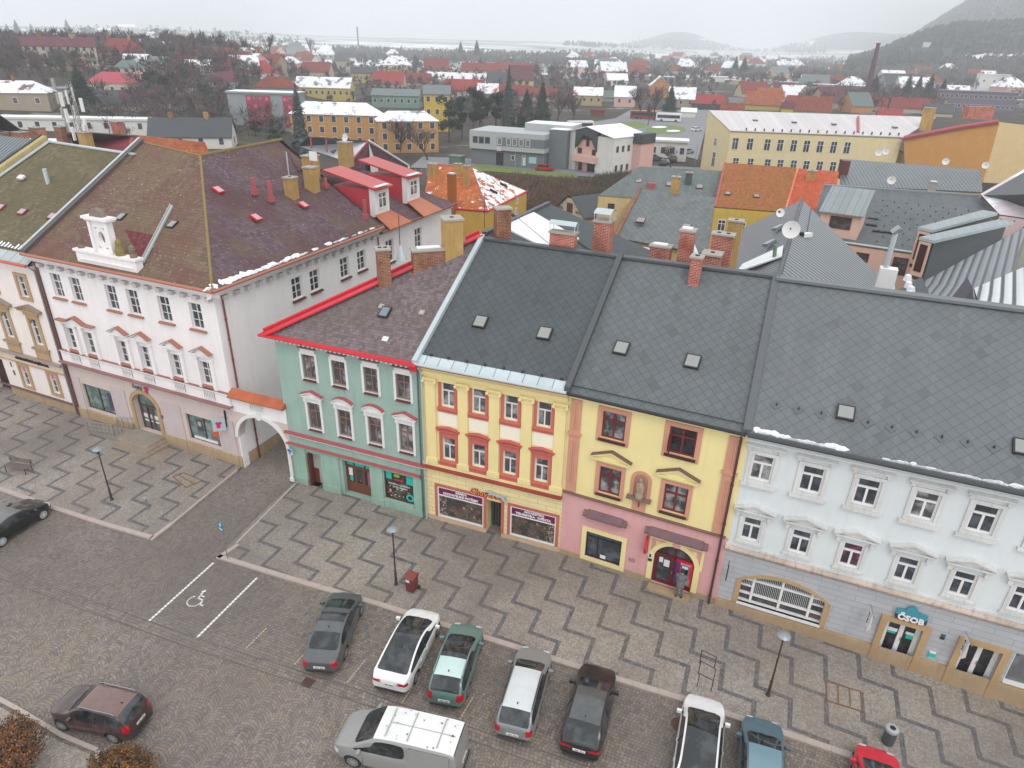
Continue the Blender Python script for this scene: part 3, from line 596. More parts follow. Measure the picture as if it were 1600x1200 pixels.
ORG=plain('#ef7a3a',.5,0,.05); t=TH('shop_sign','orange lettered pet shop sign with a leaping grey dog','sign',fr.P(4.2,2.9,.1)); text(fr,t,4.08,2.81,'Chovex.cz',.5,plain((.05,.02,.02),.6),.08,bold=.02,ext=.02); text(fr,t,4.05,2.83,'Chovex.cz',.5,ORG,.115,bold=.006,ext=.012)
b=MB(); cat=[(4.05,3.12),(4.2,3.2),(4.3,3.12),(4.5,3.08),(4.85,3.0),(5.05,2.98),(5.32,3.1),(5.34,3.06),(5.12,2.92),(5.2,2.75),(5.32,2.58),(5.2,2.56),(5.05,2.72),(4.95,2.84),(4.6,2.88),(4.42,2.93),(4.3,2.9),(4.1,2.88),(4.12,2.93),(4.26,2.99),(4.12,3.02),(4.0,3.0),(3.98,3.07)]
def tri_poly(fr,mb,pts,o0,o1,m):
    bm=bmesh.new(); vs=[bm.verts.new((a,z,0)) for a,z in pts]; f=bm.faces.new(vs); r=bmesh.ops.triangulate(bm,faces=[f])
    for t in bm.faces: fr.poly(mb,[(v.co.x,v.co.y) for v in t.verts],o0,o1,m)
    bm.free()
tri_poly(fr,b,cat,.12,.15,plain('#a9b4b8',.5)); fr.box(b,4.0,4.4,2.9,2.95,.0,.12,M['dkmetal']); b.obj('dog_figure',t)
P0=fr.P(0,10.45,.5); pp,nn,up=rplane(fr.P(0,10.45,.4),fr.u,R(32)); 
def quadroof(par,pp,nn,A,B,C,Dd,mt,th=.14,name='roof'):
    m=MB(); m.slab([A,B,C,Dd],th,mt,M['ridge']); return m.obj(name,par)
ze=.62; eA=fr.P(.05,10.45,.4); eB=fr.P(fr.L+.0,10.45,.4); A2=eA+up*ze; B2=eB+up*ze
rC=PL(pp,nn,970,401); rD=PL(pp,nn,757,372)
RF=quadroof(rt,pp,nn,A2,B2,rC,rD,M['greyroof']); m=MB(); m.slab([eA,eB,B2,A2],.12,seam('#b7c4c8',wid=.8,snow=None)); m.obj('zinc_eaves',RF)
for k in range(8): m=MB(); q=A2+(B2-A2)*((k+.5)/8); m.box(q,fr.u*.12,up*.12,nn*.12,M['dkmetal']); m.obj('snow_guard',RF)
bb=rplane(fr.P(0,0),fr.u,R(32)); back=Vector((-fr.n.x*-1*0,0,0))
def backslope(par,C,Dd,mt,l=6.5,dz=-3.0,n=None):
    n=n or Vector((0,1,0)); m=MB(); m.slab([Dd,C,C+n*l+Vector((0,0,dz)),Dd+n*l+Vector((0,0,dz))],.14,mt); return m.obj('rear_slope',par)
def verge(p0,p1,w,h,m,par,name='verge_flashing'): 
    d=(Vector(p1)-Vector(p0)); s=Vector((d.y,-d.x,0)).normalized()
    mb=MB(); mb.box(Vector(p0)-s*w/2+Vector((0,0,-.05)),d,s*w,Vector((0,0,h)),m); return mb.obj(name,par)
verge(eA+Vector((-.12,-.1,0)),rD+Vector((-.12,0,0)),.28,.28,M['zinc'],rt); verge(eB,rC,.3,.34,plain('#4a4e51',.5),rt); verge(rD,rC,.45,.12,M['ridge'],rt,'ridge_capping')
gutter(RF,eA-fr.u*.1+fr.n*.08,eB+fr.n*.08,M['zinc'],.085)
for q in ((751,504),(851,522)): skylight(rt,PL(pp,nn,*q),fr.u,up)
backslope(rt,rC,rD,M['greyroof'])
c=rD.lerp(rC,.57); chimney(rt,(c.x,c.y+.5),1.5,.6,14.6,16.2,M['brick'],cowl=True,pots=0)
pipe(fr,rt,.12,0,10,M['zinc'],r=.05)
# ------------------------------------------------------------------ yellow and pink house
g0,g1=G(874,864),G(1110,941)
fr=Fr(g0,g1); rt=TH('pink_yellow_house','yellow house with pink ground floor, statue niche and arched bank portal','house',fr.P(fr.L/2,0)); PK=rt
WY2=plaster('#ecdc9f',.1); WP=plaster('#d8a5a4',.14); TER=plaster('#cd967f',.15)
ops=[(1.78,3.0,8.2,9.74),(5.16,6.48,8.28,9.78),(1.9,3.07,4.88,6.52),(5.32,6.5,4.88,6.52),(1.5,3.52,.42,2.15,.15),(5.3,7.42,.12,2.85,.25)]
party(fr,0,rt,WY2)
wall(fr,0,fr.L+.25,ZBW,10.2,ops,WY2,rt,bands=[(-1,.35,M['stone']),(.35,4.3,WP)])
for k,(A,B,C,E) in enumerate(((1.78,3.0,8.2,9.74),(5.16,6.48,8.28,9.78),(1.9,3.07,4.88,6.52),(5.32,6.5,4.88,6.52))):
    w=win(fr,rt,A,B,C,E,M['brown'] if 0 else plain('#6f2026',.5),M['glassc'] if k!=1 else M['glassd'],'TX',d=.14,f=.09,mull=.1,sill=M['brownd']); surround(fr,w,A,B,C,E,.24 if k<2 else .2,.05,TER)
    if k==1:
        b=MB(); fr.box(b,A+.12,A+.16,C+.1,C+1.0,-.1,.35,plain('#6f2026',.5)); b.obj('open_casement',w); props(w,'upper window with one casement open')
    if k>1: pediment(fr,w,A-.42,B+.42,7.02,.42,.22,plain('#6b554d',.8),WY2,'tri',.12,False)
for A,B in ((.1,.68),(7.92,8.5)):
    b=MB(); fr.box(b,A,B,4.45,10.0,.001,.07,TER); fr.box(b,A-.08,B+.08,7.95,8.08,.001,.14,TER); fr.box(b,A+.2,A+.26,5,7.6,.07,.1,TER); fr.box(b,B-.26,B-.2,5,7.6,.07,.1,TER); fr.box(b,A+.2,A+.26,8.3,9.8,.07,.1,TER); fr.box(b,B-.26,B-.2,8.3,9.8,.07,.1,TER); b.obj('pilaster',rt)
b=MB(); fr.box(b,0,fr.L+.1,4.28,4.38,-.01,.14,plain('#7c5a50',.8)); b.obj('string_course',rt)
for A,B,z in ((1.25,3.68,3.3),(4.65,7.92,3.38)):
    b=MB(); fr.prof(b,A+.25,B-.25,[(0,z-.14),(.22,z-.14),(.42,z),(.42,z+.1),(0,z+.32)],plaster('#7d6468',.35)); 
    for q in (A,B-.3): fr.prof(b,q+.02,q+.28,[(0,z-.12),(.2,z-.12),(.34,z),(.34,z+.08),(0,z+.24)],plaster('#7d6468',.35))
    fr.box(b,A+.1,B-.1,z-.22,z-.14,.001,.1,WY2); b.obj('hood_mould',rt)
s=MB(); 
for a,b_,c,e in ((1.5,1.55,.42,2.15),(3.47,3.52,.42,2.15),(1.5,3.52,.42,.47),(1.5,3.52,2.1,2.15),(1.55,3.47,1.78,1.83),(2.15,2.19,.47,1.78)): fr.box(s,a,b_,c,e,-.13,-.05,M['dkmetal'])
o=s.obj('shop_window',rt); s=MB(); fr.quad(s,1.5,3.52,.42,2.15,-.12,M['glass']); s.obj('pane',o); s=MB(); fr.box(s,2.35,2.66,.5,.72,-.11,-.09,M['white']); s.obj('notice',o); surround(fr,o,1.5,3.52,.42,2.15,.26,.05,WY2)
# portal
b=MB(); spandrel(fr,b,5.3,7.42,2.0,.85,2.86,-.2,.001,WY2); fr.box(b,5.0,5.3,.3,2.0,.001,.07,WY2); fr.box(b,7.42,7.72,.3,2.0,.001,.07,WY2); archband(fr,b,5.3,7.42,2.0,.85,.26,.001,.07,WY2); fr.box(b,4.95,7.8,3.05,3.14,.001,.09,WY2); fr.box(b,4.95,5.08,1.8,3.05,.001,.06,WY2); fr.box(b,7.66,7.8,1.8,3.05,.001,.06,WY2)
fr.poly(b,[(6.36+.22*math.cos(k*1.047),3.0+.2*math.sin(k*1.047)) for k in range(6)],.06,.1,WP); b.obj('portal_surround',rt)
dr=plain('#5e1a22',.45); d=MB(); 
for a,b_,c,e in ((5.3,5.38,.12,2.1),(7.34,7.42,.12,2.1),(5.38,7.34,1.98,2.08),(6.3,6.42,.12,2.8),(5.82,5.88,2.08,2.75),(6.85,6.91,2.08,2.75),(5.38,5.5,.12,1.98),(6.18,6.3,.12,1.98),(5.5,6.18,.12,.28),(5.5,6.18,1.86,1.98),(6.42,7.34,.12,.5)): fr.box(d,a,b_,c,e,-.22,-.12,dr)
o=d.obj('door',rt); s=MB(); fr.quad(s,5.3,7.42,.12,2.85,-.2,M['glass']); s.obj('pane',o)
s=MB(); fr.box(s,5.56,5.76,1.45,1.78,-.19,-.17,M['white']); fr.box(s,5.82,6.12,1.25,1.68,-.19,-.17,M['white']); s.obj('notice',o); s=MB(); fr.box(s,6.3,6.34,1.0,1.15,-.11,-.04,M['metal']); s.obj('handle',o)
def gradmat():
    t=NT('atm_panel'); u=t.uv()[1]; x=t.n('ShaderNodeMapRange'); t.l(u,x.inputs[0]); a0=fr.P(6.45,0).dot(fr.u)
    x.inputs[1].default_value=a0; x.inputs[2].default_value=a0+.95; return t.done(t.ramp(x.outputs[0],[(0,L('#3a2a6a')),(.45,L('#c01460')),(1,L('#e8202c'))]),.35)
at=TH('cash_machine','purple and red cash machine set in the right half of the bank portal','cash machine',fr.P(6.9,.5,-.1)); b=MB(); fr.box(b,6.45,7.36,.5,2.0,-.13,.0,gradmat()); b.obj('panel',at)
b=MB(); fr.box(b,6.72,7.22,.95,1.85,.0,.05,M['metal']); fr.box(b,6.66,7.28,.78,.95,.0,.2,plain('#8f979c',.4)); b.obj('fascia',at); b=MB(); fr.box(b,6.8,7.14,1.3,1.62,.05,.06,plain('#20303a',.2)); b.obj('screen',at); b=MB(); fr.box(b,6.82,7.12,1.66,1.8,.05,.07,M['white']); b.obj('lamp_panel',at); text(fr,at,6.98,1.91,'Bankomat',.13,M['white'],.02,ext=.005)
b=MB(); fr.box(b,5.25,7.5,-.25,.12,.1,.62,M['stone']); b.obj('doorstep',rt)
sg=TH('red_bank_sign','red angular projecting bank sign beside the arched portal','sign',fr.P(4.8,2.4,.3)); b=MB(); fr.poly(b,[(4.78,3.05),(4.85,3.05),(4.85,2.0),(4.78,2.0)],.05,.12,M['dkmetal']); mbp=[fr.P(4.8,3.1,.12),fr.P(4.8,3.0,.42),fr.P(4.8,2.55,.55),fr.P(4.8,2.1,.4),fr.P(4.8,1.95,.12)]; b.ext(mbp,fr.u*.1,plain('#d3142a',.4)); b.obj('panel',sg)
b=MB(); fr.box(b,5.02,5.2,1.7,2.05,.07,.1,M['white']); fr.box(b,5.06,5.16,1.75,1.98,.1,.105,M['dkmetal']); fr.box(b,5.02,5.22,1.5,1.66,.07,.1,M['dkmetal']); b.obj('plaque',rt)
b=MB(); fr.box(b,3.98,4.32,1.0,1.25,.001,.03,plain('#b07f84',.6)); b.obj('wall_vent',rt)
# niche and statue
b=MB(); fr.box(b,3.6,3.78,5.3,6.3,.001,.06,TER); fr.box(b,4.48,4.66,5.3,6.3,.001,.06,TER); archband(fr,b,3.78,4.48,6.3,.35,.18,.001,.06,TER); fr.box(b,3.78,4.48,5.3,6.3,.001,.012,plaster('#b98a74',.3)); fr.poly(b,archpts(3.78,4.48,6.3,.35,10),.001,.012,plaster('#b98a74',.3)); fr.box(b,3.5,4.76,5.16,5.3,.001,.3,plain('#7d665c',.8)); fr.box(b,3.8,4.5,4.45,5.16,.001,.05,TER); fr.box(b,4.12,4.18,4.7,5.16,.05,.1,M['wood']); b.obj('niche',rt)
st=TH('statue','weathered sandstone saint holding a child in the wall niche','statue',fr.P(4.13,5.3,.14)); b=MB(); c0=fr.P(4.13,5.3,.14)
SM=plain('#a08c78',.9,0,.3,12)
b.lathe(c0,[(.2,0),(.22,.1),(.17,.35),(.19,.6),(.2,.75),(.14,.88),(.06,.93),(.07,.97),(.1,1.04),(.09,1.13),(.0,1.18)],SM,10); b.tube(c0+Vector((-.15,-.05,.72)),c0+Vector((-.08,-.2,.55)),.06,.05,SM,6); b.tube(c0+Vector((-.08,-.2,.55)),c0+Vector((-.1,-.2,.85)),.07,.05,SM,6); b.lathe(c0+Vector((-.1,-.2,.83)),[(.0,0),(.06,.05),(.055,.11),(0,.15)],SM,8); b.tube(c0+Vector((.17,-.02,.74)),c0+Vector((.16,-.18,.5)),.06,.045,SM,6); b.obj('figure',st,smooth=True)
pp,nn,up=rplane(fr.P(0,10.4,.32),fr.u,R(32)); eA=fr.P(.0,10.4,.32); eB=fr.P(fr.L+.1,10.4,.32); rD2=PL(pp,nn,970,401); rC2=PL(pp,nn,1213,432)
RF=quadroof(rt,pp,nn,eA,eB,rC2,rD2,M['greyroofb']); verge(eB,rC2,.34,.3,plain('#55595c',.5),rt); verge(rD2,rC2,.5,.13,M['ridge'],rt,'ridge_capping'); gutter(RF,eA+fr.n*.06,eB+fr.n*.06,M['dkmetal'],.08); gutter(RF,eA+up*.45+nn*.1,eB+up*.45+nn*.1,M['dkmetal'],.025,'snow_guard')
for q in ((971,545),(1082,566)): skylight(rt,PL(pp,nn,*q),fr.u,up)
backslope(rt,rC2,rD2,M['greyroofb']); pipe(fr,rt,fr.L-.08,-.1,10.1,plain('#4a2f35',.5),r=.06)
p=PL(pp,nn,1084,440); t=PL(Vector((p.x,p.y,0)),Vector((0,1,0)),1088,402); chimney(rt,(p.x,p.y),.55,.55,p.z-.5,t.z,M['brick'],pots=1)
# ------------------------------------------------------------------ pale blue bank house
g0,g1=G(1112,941.5),G(1575,1098)
fr=Fr(g0,g1,0); fr.g0.z=0; fr.u=Vector((fr.u.x,fr.u.y,0)).normalized(); rt=TH('pale_blue_bank_house','long pale blue house with grey banded ground floor and a bank in it','house',fr.P(7,0)); CS=rt
LEN=17.5; WB=plaster('#d6dcdd',.1); WB2=band('#b2b4b7',.6,.33,wid=1.6,jc=L('#858a90')); TRM=plaster('#d8d8d6',.3,'peeling_trim')
tc=[.97,3.13,5.4,7.66,9.83,12.1,14.4]; mc=[1.1,3.33,5.55,7.82,10.03,12.3,14.6]
ops=[(c-.5,c+.5,7.95,9.35) for c in tc]+[(c-.46,c+.46,4.5,5.85) for c in mc]+[(1.2,5.1,.62,2.6,.3),(7.8,9.3,0.02,2.12,.35),(10.98,12.45,-.1,2.12,.35),(12.9,14.6,.5,2.3,.2)]
party(fr,.05,rt,WB)
wall(fr,0.0,LEN,-2.0,10.35,ops,WB,rt,bands=[(-2,.5,M['stone']),(.5,3.55,WB2)])
for k,c in enumerate(tc):
    w=win(fr,rt,c-.5,c+.5,7.95,9.35,M['white'],M['glass'] if k%3 else M['glassc'],'T',d=.1,f=.1,mull=.1); surround(fr,w,c-.5,c+.5,7.95,9.35,.16,.07,TRM); b=MB(); fr.box(b,c-.78,c+.78,7.62,7.78,.002,.16,TRM); b.obj('window_ledge',w); b=MB(); fr.prof(b,c-.85,c+.85,[(0,9.72),(.2,9.76),(.2,9.82),(0,9.9)],TRM); [fr.box(b,c+q-.08,c+q+.08,9.55,9.72,.002,.12,TRM) for q in (-.68,.68)]; b.obj('hood',w)
for k,c in enumerate(mc):
    w=win(fr,rt,c-.46,c+.46,4.5,5.85,M['white'],M['glassr'] if k in(2,) else M['glass'],'T',d=.1,f=.1,mull=.1); surround(fr,w,c-.46,c+.46,4.5,5.85,.14,.06,TRM,top=False); pediment(fr,w,c-.88,c+.88,6.27,.28,.24,TRM,TRM,'tri',.08,True); b=MB(); fr.box(b,c-.65,c+.65,4.28,4.4,.002,.1,TRM); b.obj('window_ledge',w)
b=MB(); fr.prof(b,.1,LEN,[(0,3.55),(.08,3.6),(.2,3.78),(.2,3.84),(0,4.0)],plaster('#c9b9ad',.6,'stained_string_course')); fr.box(b,.1,LEN,3.98,4.1,.002,.06,TRM); b.obj('string_course',rt)
b=MB(); fr.prof(b,0,LEN,[(0,9.98),(.2,10.15),(.3,10.3),(.3,10.36),(0,10.36)],WB); b.obj('cornice',rt)
b=MB(); fr.box(b,.12,LEN,-2.0,.42,.001,.08,M['stone']); b.obj('plinth',rt)
b=MB(); spandrel(fr,b,1.2,5.1,2.05,.55,2.61,-.2,.0015,WB2); fr.box(b,.95,1.2,.5,2.05,.001,.05,M['ochre']); fr.box(b,5.1,5.35,.5,2.05,.001,.05,M['ochre']); archband(fr,b,1.2,5.1,2.05,.55,.2,.001,.05,M['ochre']); b.obj('arch_surround',rt)
s=MB(); 
for x in (1.78,3.12,4.5): fr.box(s,x-.06,x+.06,.55,2.5,-.25,-.12,M['white'])
for z in (.66,1.15,2.05): fr.box(s,1.2,5.1,z-.05,z+.05,-.25,-.13,M['white'])
fr.box(s,1.2,1.78,1.6,1.66,-.25,-.14,M['white']); fr.box(s,4.5,5.1,1.6,1.66,-.25,-.14,M['white']); fr.box(s,1.15,5.15,.5,.62,-.25,.08,M['white'])
o=s.obj('arched_window',rt); s=MB(); fr.quad(s,1.2,5.1,.6,2.6,-.24,glass('bank_glass',(.03,.05,.05),(.12,.08,.09))); s.obj('pane',o); s=MB()
for k in range(46):
    x=1.25+k*.083
    if x<5.05: fr.box(s,x,x+.025,1.2 if 1.78<x<4.5 else 1.66,2.05+.5*(1-((x-3.15)/1.95)**2),-.22,-.2,plain('#b9bcbc',.5))
s.obj('window_bars',o)
for A,B,C in ((7.8,9.3,0.0),(10.98,12.45,-.1)):
    o=door(fr,rt,A,B,C,2.12,M['white'],.3,2,M['glassd'],.12); b=MB(); 
    for q in (A-.28,B): fr.box(b,q,q+.28,-.9,2.14,.002,.12,M['ochre'])
    fr.box(b,A-.28,B+.28,2.14,2.4,.002,.12,M['ochre']); fr.box(b,A,B,-.9,C,-.35,.1,M['stone']); b.obj('door_surround',rt)
s=MB(); fr.box(s,8.0,8.4,1.35,1.55,-.25,-.24,M['white']); fr.box(s,8.0,8.35,1.22,1.35,-.25,-.24,TEAL); fr.box(s,8.75,9.15,1.4,1.55,-.25,-.24,M['white']); fr.box(s,8.8,9.1,1.15,1.4,-.25,-.24,TEAL); s.obj('door_stickers',rt)
s=MB(); fr.box(s,12.9,14.6,.5,.58,-.2,.06,M['white']); fr.box(s,12.9,12.97,.58,2.3,-.2,-.1,M['white']); o=s.obj('shop_window',rt); s=MB(); fr.quad(s,12.9,14.6,.5,2.3,-.18,glass('grey_blind',(.13,.13,.14),(.2,.2,.21))); s.obj('pane',o)
CSB=plain('#3a8ea0',.4,0,.05); t=TH('bank_sign','blue-green bank sign with white lettering over the glass doors','sign',fr.P(8.6,2.9,.1)); b=MB(); fr.poly(b,[(8.0,2.75),(9.25,2.75),(9.25,3.02),(8.95,3.06),(8.3,3.06),(8.0,3.02)],.06,.16,CSB); fr.poly(b,[(8.6+.24*math.cos(k*.524),3.1+.24*math.sin(k*.524)) for k in range(12)],.06,.17,CSB); fr.box(b,8.0,9.3,2.5,2.76,.06,.12,plain('#1c3a4a',.4)); b.obj('panel',t); text(fr,t,8.64,2.63,'ČSOB',.42,M['white'],.17,bold=.02,ext=.02)
for k,(x,y) in enumerate(((6.95,.0),(10.85,.0))):
    t=TH('flag','white bank flag hanging on a short pole '+('left of' if k==0 else 'right of')+' the bank sign','flag',fr.P(x,2.7,.05)); b=MB(); b.tube(fr.P(x,2.72,.02),fr.P(x+.1,2.75,.95),.02,.02,M['metal'],6); b.obj('pole',t)
    b=MB(); q=[fr.P(x+.02,2.7,.25),fr.P(x+.08,2.72,.62),fr.P(x+.16,1.75,.62),fr.P(x+.05,1.5,.5),fr.P(x+.0,1.8,.25)]; b.ext(q,fr.u*.012,M['white']); b.obj('cloth',t)
    fl=Fr(fr.P(x,0,.25),fr.P(x,0,.62)); 
    for nm,zz in (('Č',2.55),('S',2.38),('O',2.2),('B',2.04)):
        text(fl,t,.2,zz,nm,.17,plain('#1c3a5a',.5),.03,ang=-1.5)
b=MB(); fr.box(b,9.85,10.1,.7,1.05,.001,.08,M['white']); fr.box(b,9.83,10.12,.75,1.0,.08,.1,TEAL); b.obj('letter_box',rt)
b=MB(); fr.box(b,10.02,10.2,2.05,2.2,.001,.03,plain('#2d5f6a',.4)); fr.box(b,10.02,10.2,1.9,2.03,.001,.03,plain('#4a1c38',.4)); b.obj('house_number',rt)
b=MB(); b.tube(fr.P(.45,3.0,.05),fr.P(.42,2.95,.35),.015,.015,M['dkmetal'],5); b.ext([fr.P(.42,2.95,.3),fr.P(.42,2.9,.38),fr.P(.42,2.0,.4),fr.P(.42,2.1,.28)],fr.u*.06,plain('#23302f',.8)); t=b.obj('rolled_flag'); props(t,'dark furled flag on the grey banded wall left of the arched window','flag')
pp,nn,up=rplane(fr.P(0,10.5,.42),fr.u,R(32)); eA=fr.P(.1,10.5,.42); eB=fr.P(LEN,10.5,.42); rD3=PL(pp,nn,1213,434); q=PL(pp,nn,1600,484); rC3=rD3+(q-rD3)*1.35
SG=diamond('#606467',.42,'smooth_diamond_roof',lines=.62,var=.04,rough=.7); RF=quadroof(rt,pp,nn,eA,eB,rC3,rD3,SG); verge(rD3,rC3,.6,.14,plain('#666b6f',.5),rt,'ridge_capping'); gutter(RF,eA+fr.n*.1,eB+fr.n*.1,plain('#3a3d40',.5),.12); backslope(rt,rC3,rD3,SG)
for q in ((1321,646),(1598,700)): skylight(rt,PL(pp,nn,*q),fr.u,up,.75,.75)
for k in range(18): m=MB(); q=eA+up*1.5+fr.u*(.9+k*.95); m.box(q,(fr.u+up)*.28,(up-fr.u)*.28,nn*.03,plain('#585d61',.5)); m.box(q+up*.25,fr.u*.05,up*.1,nn*.14,M['black']); m.obj('snow_guard',RF)
random.seed(8); m=MB()
for x0,x1 in ((.35,3.9),(5.6,8.9),(9.4,9.9),(10.3,10.9)):
    x=x0
    while x<x1:
        w_=random.uniform(.15,.4); h=random.uniform(.08,.38)*(1 if x0<5 else .6); q=eA+up*.12+fr.u*x; n_=7
        pts=[q+fr.u*(w_*math.cos(6.283*i/n_)*random.uniform(.7,1.1))+up*(h/2+h/2*math.sin(6.283*i/n_)*random.uniform(.7,1.1)) for i in range(n_)]
        top=q+up*h*.5+nn*random.uniform(.08,.18)
        for i in range(n_): m.face([pts[i],pts[(i+1)%n_],top],M['snow'])
        x+=w_*.75
t=m.obj('snow_patch'); props(t,'white snow lying along the gutter of the smooth grey roof','snow','',None); t['kind']='stuff'
# ------------------------------------------------------------------ white corner building
g0,g1=G(127.5,648.5),G(381,728)
fr=Fr(g0,g1); WL=fr.L; rt=TH('white_building','large white building with purple hipped slate roof and a small clock gable','building',fr.P(WL/2,0)); WH=rt
WW=plaster('#eeeaea',.12); WPK=band('#cdbdb8',.88,.55,wid=30); WPK=plaster('#cfbfba',.12); CRD=plain('#a06a56',.6,0,.15,3); MR=plain('#8e645e',.6,0,.15)
tp=[1.5,3.38,6.77,8.74,11.49,14.14]; md=[1.52,3.43,6.68,8.77,11.55,14.1]
ops=[(c-.5,c+.5,9.6,11.3) for c in tp]+[(c-.47,c+.47,5.72,7.35) for c in md]+[(1.1,4.05,.9,2.95,.25),(6.3,8.6,.4,3.55,.5),(11.28,14.12,.95,2.95,.25)]
wall(fr,0,WL,ZBW,12.2,ops,WW,rt,bands=[(-1,.75,M['stone']),(.75,4.35,WPK)],depth=.22)
for c in tp: win(fr,rt,c-.5,c+.5,9.6,11.3,M['white'],M['glass'],'T6',d=.2,sill=CRD,so=.18,f=.06,mull=.05)
for c in md: win(fr,rt,c-.47,c+.47,5.72,7.35,M['white'],M['glass'],'T6',d=.2,sill=CRD,so=.05,f=.06,mull=.05)
for grp in ((1.52,3.43),(6.68,),(8.77,),(11.55,),(14.1,)):
    a,b_=grp[0]-.78,grp[-1]+.78; m=MB()
    for c in grp:
        for q in (-.62,.62): fr.box(m,c+q-.13,c+q+.13,5.5,7.55,.002,.14,WW); fr.box(m,c+q-.17,c+q+.17,7.55,7.68,.002,.2,WW)
    fr.box(m,a,b_,7.68,7.9,.002,.16,WW); o=m.obj('window_surround',rt)
    if len(grp)==2:
        m=MB(); C=(a+b_)/2; fr.poly(m,[(C-.9,7.9),(C+.9,7.9),(C,8.3)],.002,.2,WW); 
        for A,B,z0,z1 in ((a-.1,C-.95,7.98,7.98),(C-.95,C,7.98,8.42),(C,C+.95,8.42,7.98),(C+.95,b_+.1,7.98,7.98)): fr.poly(m,[(A,z0-.06),(B,z1-.06),(B,z1+.03),(A,z0+.03)],0,.36,CRD)
        m.obj('pediment',o)
    else: pediment(fr,o,a,b_,7.95,.42,.32,CRD,WW,'tri',.06,False)
m=MB(); fr.prof(m,-.15,WL+.0,[(0,4.35),(.2,4.42),(.36,4.56),(0,4.56)],WW); fr.box(m,-.15,WL+.1,4.56,4.64,-.01,.45,MR); fr.box(m,0,WL,4.64,5.42,.002,.16,WW); fr.box(m,0,WL,5.42,5.5,-.01,.26,WW,MR); m.obj('balustrade_band',rt)
m=MB()
for c in md:
    fr.box(m,c-.5,c+.5,4.78,5.36,.16,.165,plain('#8f8a8a',.8))
    for k in range(7): 
        x=c-.42+k*.14; m.tube(fr.P(x,4.78,.2),fr.P(x,5.05,.2),.05,.03,WW,6,False); m.tube(fr.P(x,5.05,.2),fr.P(x,5.36,.2),.03,.05,WW,6,False)
m.obj('baluster_row',rt)
m=MB(); fr.box(m,0,WL,11.55,11.7,.001,.06,WW); fr.prof(m,-.1,WL+.5,[(0,11.95),(.3,12.05),(.5,12.3),(.55,12.5),(0,12.5)],WW); dentils(fr,m,0,WL+.2,11.68,11.95,.001,.32,.95,.35,plaster('#c9c4c2',.3)); m.obj('cornice',rt)
for A,B in ((.3,.95),(4.2,5.6),(9.1,10.9),(14.3,15.6)): m=MB(); fr.box(m,A,B,.75,3.4,.001,.06,plaster('#c6b8b8',.12)); fr.box(m,A-.05,B+.05,-.5,.75,.001,.14,M['stone']); m.obj('pilaster',rt)
m=MB()
fr.box(m,0,5.7,-.5,.72,.0005,.1,M['stone']); fr.box(m,8.9,WL+.03,-.5,.72,.0005,.1,M['stone']); m.obj('plinth',rt)
for A,B,lab in ((1.1,4.05,0),(11.28,14.12,1)):
    z0,z1=(.9,2.95) if lab==0 else (.95,2.95); s=MB(); c=(A+B)/2
    for a,b_,c0,c1 in ((A,A+.05,z0,z1),(B-.05,B,z0,z1),(A,B,z0,z0+.05),(A,B,z1-.05,z1),(c-.04,c+.04,z0,z1)): fr.box(s,a,b_,c0,c1,-.22,-.14,plain('#4a3a38',.5))
    o=s.obj('shop_window',rt); s=MB(); fr.quad(s,A,B,z0,z1,-.2,M['glassg']); s.obj('pane',o)
    s=MB()
    if lab==0: fr.box(s,3.35,3.75,1.2,2.6,-.19,-.17,plain('#4a3f5e',.5))
    else:
        fr.box(s,12.0,12.5,1.7,2.6,-.19,-.17,plain('#4a4a50',.4)); fr.poly(s,[(12.25+.16*math.cos(k*.628),2.25+.2*math.sin(k*.628)) for k in range(10)],-.17,-.165,plain('#b9a9a0',.5)); fr.box(s,13.35,13.9,1.55,2.3,-.19,-.17,plain('#d4553a',.5)); fr.poly(s,[(13.35,2.3),(13.5,2.55),(13.6,2.4),(13.75,2.65),(13.85,2.3)],-.18,-.17,plain('#4b6b3a',.6)); fr.box(s,11.6,13.7,1.05,1.2,-.19,-.1,M['white'])
    s.obj('window_display',o)
m=MB(); spandrel(fr,m,6.3,8.6,2.75,.78,3.56,-.4,.0015,WPK); fr.box(m,6.02,6.3,.3,2.75,.001,.1,M['ochre']); fr.box(m,8.6,8.88,.3,2.75,.001,.1,M['ochre']); archband(fr,m,6.3,8.6,2.75,.78,.28,.001,.1,M['ochre']); m.obj('door_arch',rt)
o=door(fr,rt,6.3,8.6,.4,3.2,plain('#5a4a45',.5),.45,2,M['glassg'],.1,.9); m=MB(); 
for q in (7.05,8.1): fr.box(m,q,q+.1,.5,2.3,-.38,-.3,plain('#5c2a22',.5))
fr.box(m,6.5,8.3,1.3,1.6,-.43,-.41,M['white']); fr.box(m,6.5,8.3,1.0,1.12,-.43,-.41,M['white']); m.obj('door_bars',rt)
GD=plain('#5c6068',.5); MG=plain('#c01a5a',.5,0,.05)
t=TH('shop_fascia_sign','grey lettering with a magenta shirt emblem over the arched door','sign',fr.P(7.4,3.95,.05)); text(fr,t,7.1,3.98,'česká',.42,GD,.03,bold=.01); text(fr,t,7.15,3.75,'spořitelna',.12,GD,.03)
m=MB(); shirt=[(7.75,4.1),(7.86,4.2),(7.95,4.2),(8.0,4.13),(8.05,4.2),(8.15,4.18),(8.22,4.05),(8.15,3.97),(8.1,4.0),(8.08,3.68),(7.82,3.72),(7.84,4.02),(7.78,4.02)]; tri_poly(fr,m,shirt,.03,.06,MG); m.obj('emblem',t)
